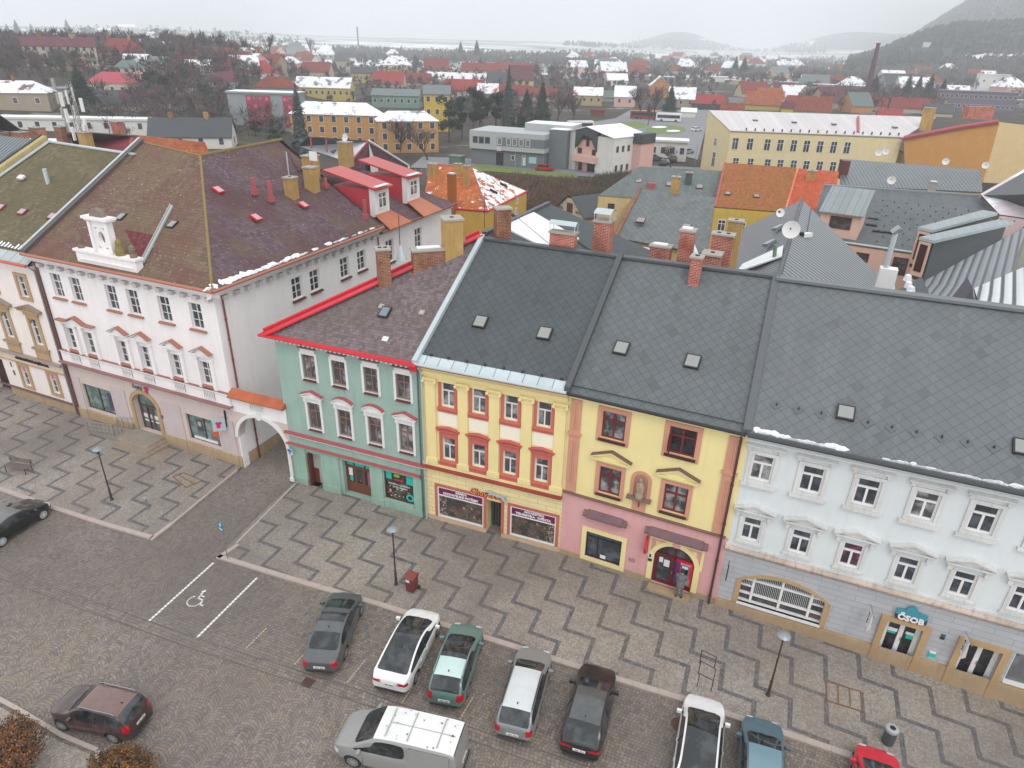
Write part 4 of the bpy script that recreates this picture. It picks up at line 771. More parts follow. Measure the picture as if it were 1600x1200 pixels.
t=TH('hanging_sign','pale grey-blue projecting sign with a magenta emblem near the archway','sign',fr.P(14.95,3.4,.1)); f2=Fr(fr.P(14.95,0,1.0),fr.P(14.95,0,.1)); f2=Fr(fr.P(14.55,0,.75),fr.P(15.15,0,.2)); m=MB(); f2.box(m,0,.8,2.75,3.6,-.06,.06,plain('#a9bec4',.5)); m.obj('panel',t)
m=MB(); tri_poly(f2,m,[((x-8.0)*.9+.4,(z-3.95)*.9+3.2) for x,z in shirt],.06,.075,MG); m.obj('emblem',t); m=MB(); fr.box(m,15.05,15.12,2.9,4.1,.02,.12,M['dkmetal']); m.obj('bracket',t)
m=MB(); fr.box(m,8.98,9.1,2.0,2.25,.06,.09,plain('#40508a',.5)); m.obj('house_number',rt)
# steps, ramp and railing
MP_TOP=plaster('#9a948c',.25,'grey_stone_top')
a0=G(183,692); STX=[(-38.95,28.5),(-38.95,26.75),(-41.6,26.95),(-41.6,28.5)]
m=MB()
for k in range(3):
    e=.3*(2-k); fr.box(m,5.9-e*.0,8.75+e,-.2,.14*(k+1),.01,1.55+e,M['stone'],MP_TOP)
m.obj('entrance_steps',rt)
m=MB(); m.ext([fr.P(3.0,0,.25),fr.P(5.9,0,.25),fr.P(5.9,.42,.25),fr.P(3.0,.03,.25)],fr.n*1.3,MP_TOP); m.obj('ramp',rt)
t=TH('railing','tubular grey metal railing along the ramp of the white building','railing',fr.P(4.3,0,1.5)); m=MB()
def railing(m,p,q,n,h=.95,bars=3,r=.022):
    for k in range(n+1): x=p.lerp(q,k/n); m.tube(x,x+Vector((0,0,h)),r,r,M['metal'],5)
    for b in range(bars): z=Vector((0,0,h*(b+1)/bars)); m.tube(p+z,q+z,r*.8,r*.8,M['metal'],5)
railing(m,fr.P(2.9,0,1.5),fr.P(5.6,.38,1.5),6); m.obj('bars',t); m=MB(); railing(m,fr.P(5.6,.38,1.5),fr.P(5.6,.38,.9),2,.95,3); m.obj('end_bars',t)
m=MB(); railing(m,fr.P(4.2,0,.18),fr.P(6.0,.42,.18),3,.9,1); m.obj('wall_rail',t)
pipe(fr,rt,-.05,-.1,12.1,plain('#7c3f35',.5)); pipe(fr,rt,-.35,-.1,11.4,plain('#7d868a',.4))
# side wall along the lane
cx,cy=fr.P(WL,0).x,fr.P(WL,0).y; sf=Fr(Vector((cx,cy,0)),Vector((cx-.05,45.6,0))); 
so=[]; sw=[]
for (x0,y0,x1,y1) in ((180,220,250,365),(275,185,340,325),(435,120,490,255),(525,90,575,220)):
    A=sf.px(*( (400+x0/3.333,360+y0/3.333) )); B=sf.px(*((400+x1/3.333,360+y1/3.333))); sw.append(((A[0]+B[0])/2))
so=[(c-.55,c+.55,9.6,11.15) for c in sw]
wall(sf,0,17.1,ZBW,12.2,so+[(3.2,3.9,1.7,2.5)],WW,rt,bands=[(-1,.75,M['stone'])],name='side_wall')
for c in sw: win(sf,rt,c-.55,c+.55,9.6,11.15,M['white'],M['glass'],'T6',d=.18,sill=M['brown'],f=.08,mull=.07)
win(sf,rt,3.2,3.9,1.7,2.5,M['brownd'],plain('#5e2a32',.6),'V',d=.1)
m=MB(); sf.prof(m,-.5,17.3,[(0,11.95),(.3,12.05),(.5,12.3),(.55,12.5),(0,12.5)],WW); dentils(sf,m,.2,17,11.68,11.95,.001,.32,.95,.35,plaster('#c9c4c2',.3)); m.obj('side_cornice',rt)
s2=Fr(sf.P(17.1,0),sf.P(29.8,0)); wc=[]
for (x0,y0,x1,y1) in ((1015,855,1075,1030),(1240,765,1295,915)):
    A=s2.px(400+x0/5,200+y0/5); B=s2.px(400+x1/5,200+y1/5); wc.append((A[0]+B[0])/2)
wall(s2,0,12.7,ZBW,12.0,[(c-.6,c+.6,9.2,11.1) for c in wc],WW,rt,name='rear_wing_wall')
for c in wc: win(s2,rt,c-.6,c+.6,9.2,11.1,M['white'],M['glass'],'T6',sill=M['brown'],f=.09,mull=.08)
m=MB(); s2.prof(m,0,12.8,[(0,11.7),(.1,11.7),(.35,12.1),(0,12.1)],WW); m.obj('wing_cornice',rt)
m=MB(); e=Fr(s2.P(12.7,0),s2.P(12.7,0,-9)); e.quad(m,0,9,ZBW,12.0,0,WW); m.obj('rear_wall',rt)
pipe(sf,rt,.55,5.7,12.1,plain('#7c3f35',.5),o=.1); pipe(s2,rt,.1,3,12.1,plain('#7c3f35',.5)); pipe(sf,rt,1.4,-.1,4.2,plain('#6d2a2c',.5),o=.1,topo=.15)
# roof planes
E=12.55; eL=fr.P(-.3,E,.5); eR=Vector((cx+.55,cy-.5,E)); r0=G(222,222,18.4); r1=G(313,243,18.05); rb=G(440,218,18.1); eB=Vector((cx+.5,45.7,E)); 
m=MB(); m.slab([eL,eR,r1,r0],.15,M['slateb']); RF=m.obj('front_roof_slope',rt)
m=MB(); m.slab([eR,eB,Vector((rb.x,rb.y-.5,rb.z)),r1],.15,M['slate']); RS=m.obj('side_roof_slope',rt)
w0=Vector((cx+.45,45.6,12.15)); w1=Vector((cx+.4,58.4,12.15)); wr0=Vector((cx-7.2,45.6,16.3)); wr1=Vector((cx-7.2,54.5,15.2))
m=MB(); m.slab([w0,w1,wr1,wr0],.15,M['slate']); WR=m.obj('wing_roof_slope',rt); m=MB(); m.face([w1,wr1,Vector((cx-9,58.4,12.15))],M['slate']); m.face([eB,Vector((rb.x,rb.y,rb.z)),Vector((cx-20,52,12.5)),Vector((cx-2,52,12.5))],M['slate']); m.face([wr0,wr1,Vector((cx-14,54,13)),rb],M['slate']); m.face([r0,r1,Vector((r1.x-6,r1.y+8,13)),Vector((r0.x-2,r0.y+8,13))],M['slate']); m.face([r1,rb,Vector((rb.x-9,rb.y,13)),Vector((r1.x-8,r1.y+6,13))],M['slate']); m.obj('rear_roof_slope',rt)
MOSS=plain('#857245',.9,0,.3,4)
def cap(par,p,q,r,m,name='ridge_tiles'): b=MB(); b.tube(p,q,r,r,m,6); return b.obj(name,par)
cap(rt,r1,eR+Vector((0,0,.0)),.09,MOSS,'hip_tiles'); cap(rt,r0,r1,.08,MOSS); cap(rt,r1,rb,.13,plain('#7a6a3a',.9)); cap(rt,wr0,wr1,.12,M['slate'])
m=MB(); m.tube(eL+Vector((0,-.2,.05)),eR+Vector((.2,-.2,.05)),.11,.11,M['gutter'],8); m.tube(eR+Vector((.2,-.2,.05)),eB+Vector((.2,0,.05)),.11,.11,M['gutter'],8); m.obj('gutter',rt); cap(rt,w0+Vector((.1,0,0)),w1+Vector((.1,0,0)),.09,M['copper'],'gutter')
m=MB(); d=(r0-eL); m.box(eL+Vector((-.25,0,-.05)),d,Vector((.45,0,0)),Vector((0,0,.32)),plain('#57504f',.6)); m.obj('verge_wall',rt); m=MB(); m.box(eL+Vector((-.35,0,.28)),d,Vector((.2,0,0)),Vector((0,0,.06)),M['zinc']); m.obj('verge_flashing',rt)
# roof furniture
nf=(eR-eL).cross(r0-eL).normalized(); upf=nf.cross(fr.u).normalized(); upf=upf if upf.z>0 else -upf
ns=(eB-eR).cross(r1-eR).normalized(); ns=ns if ns.z>0 else -ns; us=(eB-eR).normalized(); ups=ns.cross(us).normalized(); ups=ups if ups.z>0 else -ups
for q in ((190,340),(270,352)): skylight(rt,PL(eL,nf,*q),fr.u,upf,.6,.7)
for q in ((341,298),(400,341),(474,321)): skylight(rt,PL(eR,ns,*q),us,ups,.6,.7,m=M['red'],mg=plain('#b59a9c',.3))
def onroof(q,dz=0): p=PL(eR,ns,*q); return p
for q,h in (((398,302),1.3),((424,313),1.6),((571,340),1.6),((509,292),.9)):
    p=onroof(q); b=MB(); b.cbox((p.x,p.y,p.z-.2),.22,.22,h,M['redm']); b.cbox((p.x,p.y,p.z-.1),.4,.4,.35,M['redm']); b.obj('vent_pipe',rt)
for q,tq,w_,pots in (((456,303),(454,278),.75,1),((488,292),(486,262),.85,0),((487,270),(486,244),1.0,1)):
    p=onroof(q); t_=PL(Vector((p.x,p.y,0)),Vector((p.x,p.y,0)).normalized(),*tq); chimney(rt,(p.x,p.y),w_,w_,p.z-.6,t_.z,M['bricky'],pots=pots,rz=.1)
p=onroof((451,270)); m=MB(); m.tube(p+Vector((0,0,-1)),p+Vector((0,0,1.6)),.05,.05,M['zinc'],6); m.cbox(p+Vector((1.6,1.2,.9)),.7,.1,.7,M['white']); m.obj('aerial',rt)
m=MB(); random.seed(3); f_=0.0
while f_<1:
    q=eR.lerp(eB,f_); h=random.uniform(.08,.36)*(1.5-f_); w_=random.uniform(.25,.5); N=8; ce=q+ups*(.2+h*.5); rg=[ce+us*(w_*math.cos(.785*i)*random.uniform(.7,1.2))+ups*(h*.6*math.sin(.785*i)*random.uniform(.6,1.4)) for i in range(N)]; tp_=ce+ns*.12
    if random.random()<.8: [m.face([rg[i],rg[(i+1)%N],tp_],M['snow']) for i in range(N)]
    f_+=random.uniform(.01,.035)*(1 if f_<.5 else 1.8)
t=m.obj('snow_patch'); props(t,'jagged strip of snow along the side eaves of the purple slate roof','snow',None,'stuff')
# valley and gutter arm on the front slope
p,q=PL(eL,nf,222,412),PL(eL,nf,268,323); m=MB(); m.box(p+nf*.05,q-p,fr.u*.22,nf*.12,M['zinc']); m.box(p+nf*.17,q-p,fr.u*.08,nf*.08,M['conc']); m.obj('lightning_ladder',rt)
tri=[PL(eL,nf,222,412),PL(eL,nf,266,328),PL(eL,nf,188,345)]; m=MB(); m.slab([a+nf*.03 for a in tri],.02,scales('#6c3038',speck=.4,name='red_slate')); m.obj('repaired_slates',rt)
# clock gable on the eaves
cg0,cg1=fr.px(125,403)[0],fr.px(225,430)[0]; cf=fr; z=12.55; m=MB(); A,B=cg0+.1,cg1-.2
m=MB(); cf.box(m,A,B,z,z+.85,-.25,.25,WW); cf.box(m,A-.1,B+.1,z+.85,z+1.0,-.3,.35,WW); cf.box(m,A+.4,B-.4,z+.35,z+.4,.25,.3,WW)
c=cf.px(165,385)[0]; cf.box(m,c-.85,c-.42,z+1.0,z+3.0,-.2,.15,WW);cf.box(m,c+.42,c+.85,z+1.0,z+3.0,-.2,.15,WW);cf.box(m,c-.42,c+.42,z+1.0,z+1.3,-.2,.15,WW); cf.box(m,c-.42,c+.42,z+2.6,z+3.0,-.2,.15,WW)
for s_ in (-1,1): cf.box(m,c+s_*.75-.12,c+s_*.75+.12,z+1.1,z+2.95,.15,.25,WW)
cf.box(m,c-1.0,c+1.0,z+3.0,z+3.12,-.3,.3,WW); cf.box(m,c-1.12,c+1.12,z+3.12,z+3.28,-.35,.4,WW); 
pts=archpts(c-.55,c+.55,z+3.28,.5,8); cf.poly(m,pts,-.15,.2,plain('#7b6f66',.9,0,.3,8)); o=m.obj('clock_gable',rt)
m=MB(); N=14
for i in range(N):
    t0,t1=6.283*i/N,6.283*(i+1)/N; P_=lambda t,rx,rz:(c+rx*math.cos(t),z+1.95+rz*math.sin(t)); 
    a,b_=P_(t0,.27,.42),P_(t1,.27,.42); 
    def sq(t): 
        k=1/max(abs(math.cos(t))/.42,abs(math.sin(t))/.65); return (c+k*math.cos(t),z+1.95+k*math.sin(t))
    cf.poly(m,[a,b_,sq(t1),sq(t0)],-.1,.12,WW)
m.obj('oval_frame',o)
for x in (A+.3,B-.35): m=MB(); q=cf.P(x,z+1.0,0); m.lathe(q,[(.2,0),(.22,.15),(.1,.25),(.2,.5),(.16,.7),(.05,1.0 if x<6 else .8),(0,1.15 if x<6 else .85)],plain('#74695a',.9,0,.4,6),8); m.obj('finial',o)
m=MB(); q=cf.P(c+1.25,z+1.0,0); m.lathe(q,[(.3,0),(.32,.3),(.2,.6),(.22,.8),(.1,1.0),(0,1.05)],plain('#80703f',.9,0,.4,6),8); m.obj('finial',o)
# ------------------------------------------------------------------ archway wall over the lane
a0_=fr.P(WL,0); ag=G(460,750); fa=Fr(a0_,ag); rt=TH('archway','pinkish white arched gateway wall with tiled coping between the white and green houses','archway',fa.P(fa.L/2,0)); 
m=MB(); AL=fa.L; zs=2.35; c=2.1; x0,x1=.1,AL-.15; fa.box(m,0,x0,ZBW,zs,-.5,.02,WW); fa.box(m,x1,AL+.1,ZBW,zs,-.5,.02,WW)
spandrel(fa,m,x0,x1,zs,1.85,4.25,-.5,.02,WPK,18); fa.box(m,0,x0,zs,4.25,-.5,.02,WPK); fa.box(m,x1,AL+.1,zs,4.25,-.5,.02,WPK); fa.box(m,0,AL+.1,4.25,5.35,-.45,.06,WW); m.obj('wall',rt)
m=MB(); archband(fa,m,x0,x1,zs,1.85,.24,.02,.14,M['white'],18); fa.box(m,x1,x1+.24,.2,zs,.02,.14,M['white']); fa.box(m,x1-.05,x1+.3,0,.25,.02,.2,M['white']); fa.box(m,c-.14,c+.14,4.1,4.6,.02,.2,M['white']); m.obj('arch_moulding',rt)
m=MB(); fa.prof(m,-.05,AL+.15,[(.35,5.35),(.35,5.42),(-.15,5.85),(-.7,5.42),(-.7,5.35)],pantile('#b36444',name='coping_tiles',row=3,wid=.9)); m.obj('coping',rt)
m=MB(); [ (m.tube(fa.P(1.5+k*.16,4.72,.1),fa.P(1.5+k*.16,5.22,.1),.05,.035,M['white'],6,False)) for k in range(7)]; m.obj('balusters',rt)
# ------------------------------------------------------------------ ochre-trimmed insurance house at the far left
f0=fr; rt=TH('ochre_trimmed_house','cream house with ochre window surrounds and mossy roof at the far left','house',fr.P(-5,0)); B0=Fr(fr.P(-13.5,0),fr.P(-.5,0)); o_=13.0
WC=plaster('#ece2de',.12); OC=plaster('#b99b78',.25); s=lambda v:v+13.0+.0
def S(x): return x+13.5
ops=[(S(-2.3)-.45,S(-2.3)+.45,9.0,10.55),(S(-5.9)-.45,S(-5.9)+.45,9.0,10.55),(S(-2.35)-.45,S(-2.35)+.45,5.3,7.35),(S(-5.6)-.45,S(-5.6)+.45,5.3,7.35),(S(-2.1)-.42,S(-2.1)+.42,1.35,3.0),(S(-5.4)-.42,S(-5.4)+.42,1.25,2.95),(S(-9.9),S(-7.9),-.05,3.0,.6),(S(-9.2)-.45,S(-9.2)+.45,5.3,7.35)]
wall(B0,0,13.0,ZBW,11.6,ops,WC,rt,bands=[(-1,.75,M['stone'])])
for k,q in enumerate(ops):
    if k==6: continue
    w=win(B0,rt,q[0],q[1],q[2],q[3],M['white'],M['glass'],'T6',d=.16,f=.06,mull=.05); surround(B0,w,q[0],q[1],q[2],q[3],.24,.08,OC)
    if k in (2,3,7):
        m=MB(); spandrel(B0,m,q[0],q[1],q[3]-.45,.44,q[3]+.01,-.15,.002,OC); m.obj('arch_head',w); pediment(B0,w,q[0]-.75,q[1]+.75,8.0,.36,.3,plain('#8d8078',.8),OC,'tri',.08,False)
        m=MB(); B0.box(m,q[0]-.32,q[1]+.32,7.6,7.9,.002,.14,OC); B0.box(m,q[0]-.45,q[1]+.45,4.9,5.06,.002,.22,plain('#9c8672',.8)); B0.box(m,q[0]-.3,q[1]+.3,4.15,4.9,.002,.1,OC); m.obj('apron',w)
    if k in (4,5):
        m=MB(); B0.box(m,q[0]+.06,q[1]-.06,q[3]-.55,q[3]-.06,-.14,-.12,plain('#d94a86',.5)); m.obj('pink_film',w); text(B0,w,(q[0]+q[1])/2,q[3]-.3,'%%',.3,M['white'],-.11,ext=.004)
m=MB(); B0.box(m,0,13.0,3.95,4.1,.002,.28,plain('#9c8c84',.8)); B0.box(m,0,13,3.35,3.95,.002,.1,plaster('#d8c6b4',.15)); B0.box(m,0,13,3.25,3.35,.002,.14,OC); m.obj('string_course',rt)
m=MB(); B0.box(m,0,13,.75,.86,.002,.14,plain('#6e4f4a',.7)); B0.prof(m,0,13.2,[(0,11.3),(.3,11.45),(.45,11.6),(0,11.6)],WC); m.obj('cornice',rt); m=MB(); B0.box(m,S(-9.9),S(-7.9),-.05,3,-.58,-.5,plain('#4a2426',.6)); [B0.box(m,S(-9.9)+k*.25,S(-9.9)+k*.25+.03,0,3,-.5,-.47,plain('#301a1a',.6)) for k in range(8)]; m.obj('gate',rt)
t=TH('insurance_lettering','black raised lettering above the ground-floor windows of the ochre-trimmed house','sign',B0.P(S(-3.9),3.68,.1)); text(B0,t,S(-3.9),3.67,'GENERALI ČESKÁ POJIŠŤOVNA',.27,M['black'],.14,bold=.008,ext=.03)
m=MB(); B0.box(m,S(-6.9),S(-6.7),1.9,2.3,.002,.03,plain('#6b5a4f',.5)); B0.box(m,S(-6.95),S(-6.8),2.6,3.0,.002,.03,plain('#6a6a72',.5)); m.obj('plaque',rt)
b0r=G(190,240,17.7); b0l=G(75,222,17.7); bo=Vector((0,0,0)); eL2=B0.P(-1.5,11.75,.45); eR2=B0.P(13.15,11.75,.45)
b0r=Vector((eR2.x,b0r.y,17.7)); sl=b0r-eR2; dxl=(G(75,222,17.7)-b0r); b0l=b0r+dxl
m=MB(); m.slab([B0.P(1.9,11.75,.45)+Vector((-2.2,0,0)),eR2,b0r,b0l],.15,M['slatem']); m.obj('roof',rt)
m=MB(); p=B0.P(1.9,11.75,.45)+Vector((-2.2,0,0)); m.box(p,b0l-p,Vector((-.5,0,0)),Vector((0,0,.5)),plaster('#b5a576',.3)); m.box(p+Vector((-.55,0,.5)),b0l-p,Vector((-.3,0,0)),Vector((0,0,.08)),M['dkmetal']); m.box(p+Vector((.1,0,.1)),b0l-p,Vector((.35,0,0)),Vector((0,0,.08)),M['zinc']); m.obj('party_wall',rt)
m=MB(); m.box(b0l+Vector((0,-.1,0)),b0r-b0l,Vector((0,.3,0)),Vector((0,0,.12)),M['zinc']); m.obj('ridge_capping',rt)
m=MB(); m.slab([b0l,b0r,b0r+Vector((0,7,-4)),b0l+Vector((0,7,-4))],.1,M['slatem']); m.obj('rear_slope',rt)
m=MB(); ez=eR2+sl.normalized()*.9; m.slab([B0.P(0,11.76,.47),eR2,ez,ez-B0.u*13],.16,seam('#aab3b5',wid=1)); random.seed(5)
sn=sl.normalized()
for k in range(24):
    q=ez-B0.u*(.3+k*.36)+sn*.0; h=random.uniform(.3,.6); m.face([q+Vector((0,0,.2)),q-B0.u*.2+Vector((0,0,.2)),q-B0.u*.28+sn*h+Vector((0,0,.12)),q-B0.u*.1+sn*h*.8+Vector((0,0,.12))],M['snow'])
m.obj('zinc_eaves',rt); gutter(rt,B0.P(0,11.7,.62),B0.P(13.2,11.7,.62),plain('#c2502f',.5),.1)
n0=(eR2-B0.P(0,11.75,.45)).cross(b0r-B0.P(0,11.75,.45)).normalized(); n0=n0 if n0.z>0 else -n0; u0=B0.u; up0=n0.cross(u0); up0=up0 if up0.z>0 else -up0
for q,mt in (((36,332),M['red']),((2,325),M['red']),((83,339),M['brown'])): skylight(rt,PL(eR2,n0,*q),u0,up0,.7,.6,m=plain('#7d2c34',.5),mg=plain('#a39aa0',.3))
p=PL(eR2,n0,75,285); m=MB(); m.tube(p-Vector((0,0,.2)),p+Vector((0,0,1)),.16,.16,M['zinc'],8); m.obj('vent_pipe',rt); p=PL(eR2,n0,34,278); skylight(rt,p,u0,up0,.6,.4,m=M['white'],mg=M['snow'])
rt=TH('grey_ribbed_roof_house','house under a dark grey ribbed metal roof at the left edge','house',b0l+Vector((-6,-4,-17))); q0=b0l+Vector((-.6,0,.1)); p0=p+Vector((-.6,0,0)); pe=B0.P(1.9,11.75,.45)+Vector((-2.8,0,.1))
m=MB(); m.slab([pe+Vector((-16,0,0)),pe,q0,q0+Vector((-16,0,0))],.15,corru('#3f474c','#69747a',.42)); m.slab([q0+Vector((-16,0,0)),q0,q0+Vector((0,8,-5)),q0+Vector((-16,8,-5))],.15,M['greyroof']); m.obj('roof',rt); m=MB(); m.box(pe+Vector((-16,.4,-12.8)),Vector((16,0,0)),Vector((0,.3,0)),Vector((0,0,12.6)),WC); m.obj('wall',rt)
# ------------------------------------------------------------------ ground
def sheet(name,poly,off,m,label=None,kind='structure',cut=True):
    bm=bmesh.new(); vs=[bm.verts.new((x,y,0)) for x,y in poly]; bm.faces.new(vs)
    for cx_ in (X0,23.0):
        bmesh.ops.bisect_plane(bm,geom=bm.verts[:]+bm.edges[:]+bm.faces[:],plane_co=(cx_,0,0),plane_no=(1,0,0))
    bmesh.ops.triangulate(bm,faces=bm.faces[:])
    for v in bm.verts: v.co.z=-KS*min(max(0,v.co.x-X0),24)+off
    me=bpy.data.meshes.new(name); bmesh.ops.recalc_face_normals(bm,faces=bm.faces[:])
    for f in bm.faces:
        if f.normal.z<0: f.normal_flip()
    bm.to_mesh(me); bm.free(); me.materials.append(m); o=bpy.data.objects.new(name,me); link(o)
    if kind: o['kind']=kind
    return o
RD=-.10
MP={k:paving(k,k+'_setts') for k in ('fan','sett','mosaic','dark','big')}
kerbR=[(-26.6,20.86),(-21.1,21.22),(-16.5,21.6),(-4.43,22.3),(5.15,22.95),(14,23.6),(24,24.4)]
kerbL=[(-70,18.9),(-43.3,19.8),(-39,19.92),(-35,20.12),(-31.15,20.45)]
def ky(x,K):
    for i in range(len(K)-1):
        if x<=K[i+1][0] or i==len(K)-2:
            (a,b),(c,d)=K[i],K[i+1]; return b+(d-b)*(x-a)/(c-a)
sheet('road',[(-75,-6),(26,-6),(26,32),(-75,32)],RD,MP['fan'])
gut=[(-40,15.0),(-36.07,15.06),(-29.6,15.4),(-22,15.94),(-14.2,16.7),(-4.3,17.5),(8,18.5),(20,19.5)]
sheet('parking_strip',[(x,y) for x,y in gut[3:]]+[(24,ky(24,kerbR)),(14,ky(14,kerbR)),(5,ky(5,kerbR)),(-4,ky(-4,kerbR)),(-16,ky(-16,kerbR)),(-26.3,20.9),(-26.0,15.75)],RD+.004,MP['sett'])
sheet('parking_strip',[(-75,14.2)]+gut[0:3]+[(-30.2,20.3)]+[(x,ky(x,kerbL)) for x in (-35,-39,-43,-69)],RD+.004,MP['sett'])
def band_strip(name,pts,w,off,m):
    up=[];dn=[]
    for i,(x,y) in enumerate(pts): up.append((x,y+w/2)); dn.append((x,y-w/2))
    return sheet(name,dn+up[::-1],off,m)
band_strip('gutter_strip',gut,.55,RD+.008,paving('big','worn_gutter_setts'))
DKS=plain('#5f5751',.8,0,.3,3)
band_strip('gutter_seam',[(x,y+.3) for x,y in gut],.05,RD+.012,DKS); band_strip('gutter_seam',[(x,y-.28) for x,y in gut],.05,RD+.012,DKS)
PR=[(x,ky(x,kerbR)) for x in (-26.45,-21,-16.5,-4.43,5,14,24)]; 
sheet('pavement',[(-26.55,20.9)]+PR[1:]+[(24,32),(-27.75,32),(-27.3,26)],0.0,MP['mosaic'])
sheet('pavement',[(-75,ky(-69,kerbL)-.1),(-43,ky(-43,kerbL)),(-35,ky(-35,kerbL)),(-31.2,20.45),(-31.25,22.2),(-31.6,25.4),(-31.9,28.6),(-33,32),(-75,32)],0.0,MP['mosaic'])
def clip(poly,nx,ny,c):  # keep nx*x+ny*y>=c
    out=[]
    for i in range(len(poly)):
        a=poly[i];b=poly[(i+1)%len(poly)]; da=nx*a[0]+ny*a[1]-c; db=nx*b[0]+ny*b[1]-c
        if da>=0: out.append(a)
        if (da>=0)!=(db>=0): t=da/(da-db); out.append((a[0]+(b[0]-a[0])*t,a[1]+(b[1]-a[1])*t))
    return out
def zig(name,xs0,c0,ks,xa,xb,K,lane):
    mb=MB(); w=.105; sk=math.tan(R(2.5))
    def SKW(p): return (p[0]-sk*(p[1]-27),p[1]+sk*(p[0]+20)*0)
    for k in ks:
        c=c0+2.44*k; n0=int((xa-xs0)/1.52)-1
        for j in range(n0,n0+60):
            x=xs0+1.52*j; y=c-x
            if x<xa-3 or x>xb+3: continue
            for q in ([(x-1.52-w,y-w),(x+w,y-w),(x+w,y+w),(x-1.52-w,y+w)],[(x-w,y-1.52+w),(x+w,y-1.52+w),(x+w,y-w),(x-w,y-w)]):
                q=[SKW(p) for p in q]; q=[(p[0],p[1]+.0) for p in q]
                xm=q[0][0]; k0=ky(xm,K); k1=ky(xm+1,K); s=k1-k0; q=clip(q,-s,1,k0+.28-s*xm)
                if len(q)<3: continue
                q=clip(q,0,-1,-30.5)
                if len(q)<3: continue
                for (nx,ny,cc) in lane: 
                    q=clip(q,nx,ny,cc)
                    if len(q)<3: break
                if len(q)<3: continue
                pz=[]
                if min(p[0] for p in q)<X0<max(p[0] for p in q):
                    for sg in (1,-1):
                        qq=clip(q,sg,0,sg*X0)
                        if len(qq)>2: mb.face([(a,b,-KS*max(0,a-X0)+.005) for a,b in qq],MP['dark'])
                else: mb.face([(a,b,-KS*max(0,a-X0)+.005) for a,b in q],MP['dark'])
    o=mb.obj(name); o['kind']='structure'; return o
zig('zigzag_paving',-25.61,1.26,range(-4,24),-28,22,kerbR,[(1,.125,-26.35+.125*21)])
zig('zigzag_paving',-46.12,-18.65,range(-14,14),-72,-30,kerbL,[(-1,-.09,31.4-.09*21)])
def kerb(pts,w,name='kerb',top=.012):
    mb=MB()
    for i in range(len(pts)-1):
        a=Vector((*pts[i],0)); b=Vector((*pts[i+1],0)); d=(b-a); n=max(1,int(d.length/1.0)); nn=Vector((-d.y,d.x,0)).normalized()*w
        for k in range(n):
            p=a+d*(k/n); q=a+d*((k+1)/n)-d.normalized()*.015; zp=gz(p.x,p.y)+top; zq=gz(q.x,q.y)+top
            P_=[Vector((p.x,p.y,zp)),Vector((q.x,q.y,zq)),Vector((q.x,q.y,zq))+nn,Vector((p.x,p.y,zp))+nn]; mb.ext([v-Vector((0,0,.25)) for v in P_],Vector((0,0,.25)),M['kerb'])
    o=mb.obj(name); o['kind']='structure'; return o
kerb([(x,ky(x,kerbR)-.05) for x in (-26.6,-21.1,-16.5,-10,-4.43,-1,5.15,14,23)],.3); kerb([(x,ky(x,kerbL)-.05) for x in (-69,-43.3,-39,-35,-31.15)],.3)
kerb([(-31.0,20.4),(-31.1,22.0)],.25); kerb([(-26.45,22.2),(-26.62,20.86)],.25)
kerb([(-31.15,22.0),(-31.55,25.4),(-31.85,28.0)],.12,'lane_edge'); kerb([(-27.45,28.5),(-26.55,22.2)],.12,'lane_edge')
# white bay lines painted on the setts, disabled symbol
PAINT=plain('#d9d9d6',.7,0,.1,9,'road_paint')
def gline(p0,p1,w,dash=0.17,gap=.03,name='bay_line'):
    mb=MB(); a=Vector((*p0,0)); b=Vector((*p1,0)); d=b-a; L_=d.length; d.normalize(); n=Vector((-d.y,d.x,0))*w/2; t=0; random.seed(2)
    while t<L_:
        p=a+d*t; q=a+d*min(L_,t+dash); z=Vector((0,0,RD+.009)); mb.face([p-n+z,q-n+z,q+n+z,p+n+z],PAINT); t+=dash+gap
    o=mb.obj(name); o['kind']='structure'
gline((-26.5,20.5),(-26.15,15.95),.12); gline((-23.52,20.6),(-23.2,16.15),.12)
for x in (-20.6,-17.9,-15.1,-12.3,-9.6,-6.8,-3.9): 
    mb=MB(); y=ky(x,kerbR)-4.6; z=gz(x,y)+RD+.0095
    for k in range(9): mb.face([(x-.03,y+k*.16,z),(x+.03,y+k*.16,z),(x+.03-.01,y+k*.16+.12,z),(x-.04,y+k*.16+.12,z)],plain('#b9a98f',.8,0,.2))
    o=mb.obj('bay_line'); o['kind']='structure'
c=G(309,936,RD); mb=MB(); th=R(-52)
def wsym(pts,w):
    for i in range(len(pts)-1):
        p=Vector((*pts[i],0)); q=Vector((*pts[i+1],0)); d=(q-p).normalized(); n=Vector((-d.y,d.x,0))*w/2; rot=Matrix.Rotation(R(8),4,'Z')
        mb.face([c+rot@(v)+Vector((0,0,.012)) for v in (p-n-d*w*.3,q-n+d*w*.3,q+n+d*w*.3,p+n-d*w*.3)],PAINT)
arc=[(-.05+.36*math.cos(t*.35+2.2),-.18+.36*math.sin(t*.35+2.2)) for t in range(0,13)]
wsym(arc,.07); wsym([(-.05,.42),(0,.05),(.28,.02),(.42,-.35),(.55,-.3)],.08); wsym([(-.03,.25),(.22,.22)],.07); wsym([(-.09,.5),(-.02,.6)],.13); o=mb.obj('disabled_bay_symbol'); o['kind']='structure'
# green traffic island / lower left corner pavement
sheet('pavement',[(-75,-6),(-21.0,-6),(-21.0,8.6),(-22.3,9.85),(-24.1,9.7),(-27.2,9.75),(-75,9.0)],.0,MP['mosaic'])
kerb([(-75,9.25),(-27.2,9.9),(-24.1,9.85),(-22.2,10.0)][::1],.18); kerb([(-22.2,10.0),(-20.9,8.9),(-20.9,-6)],.18)
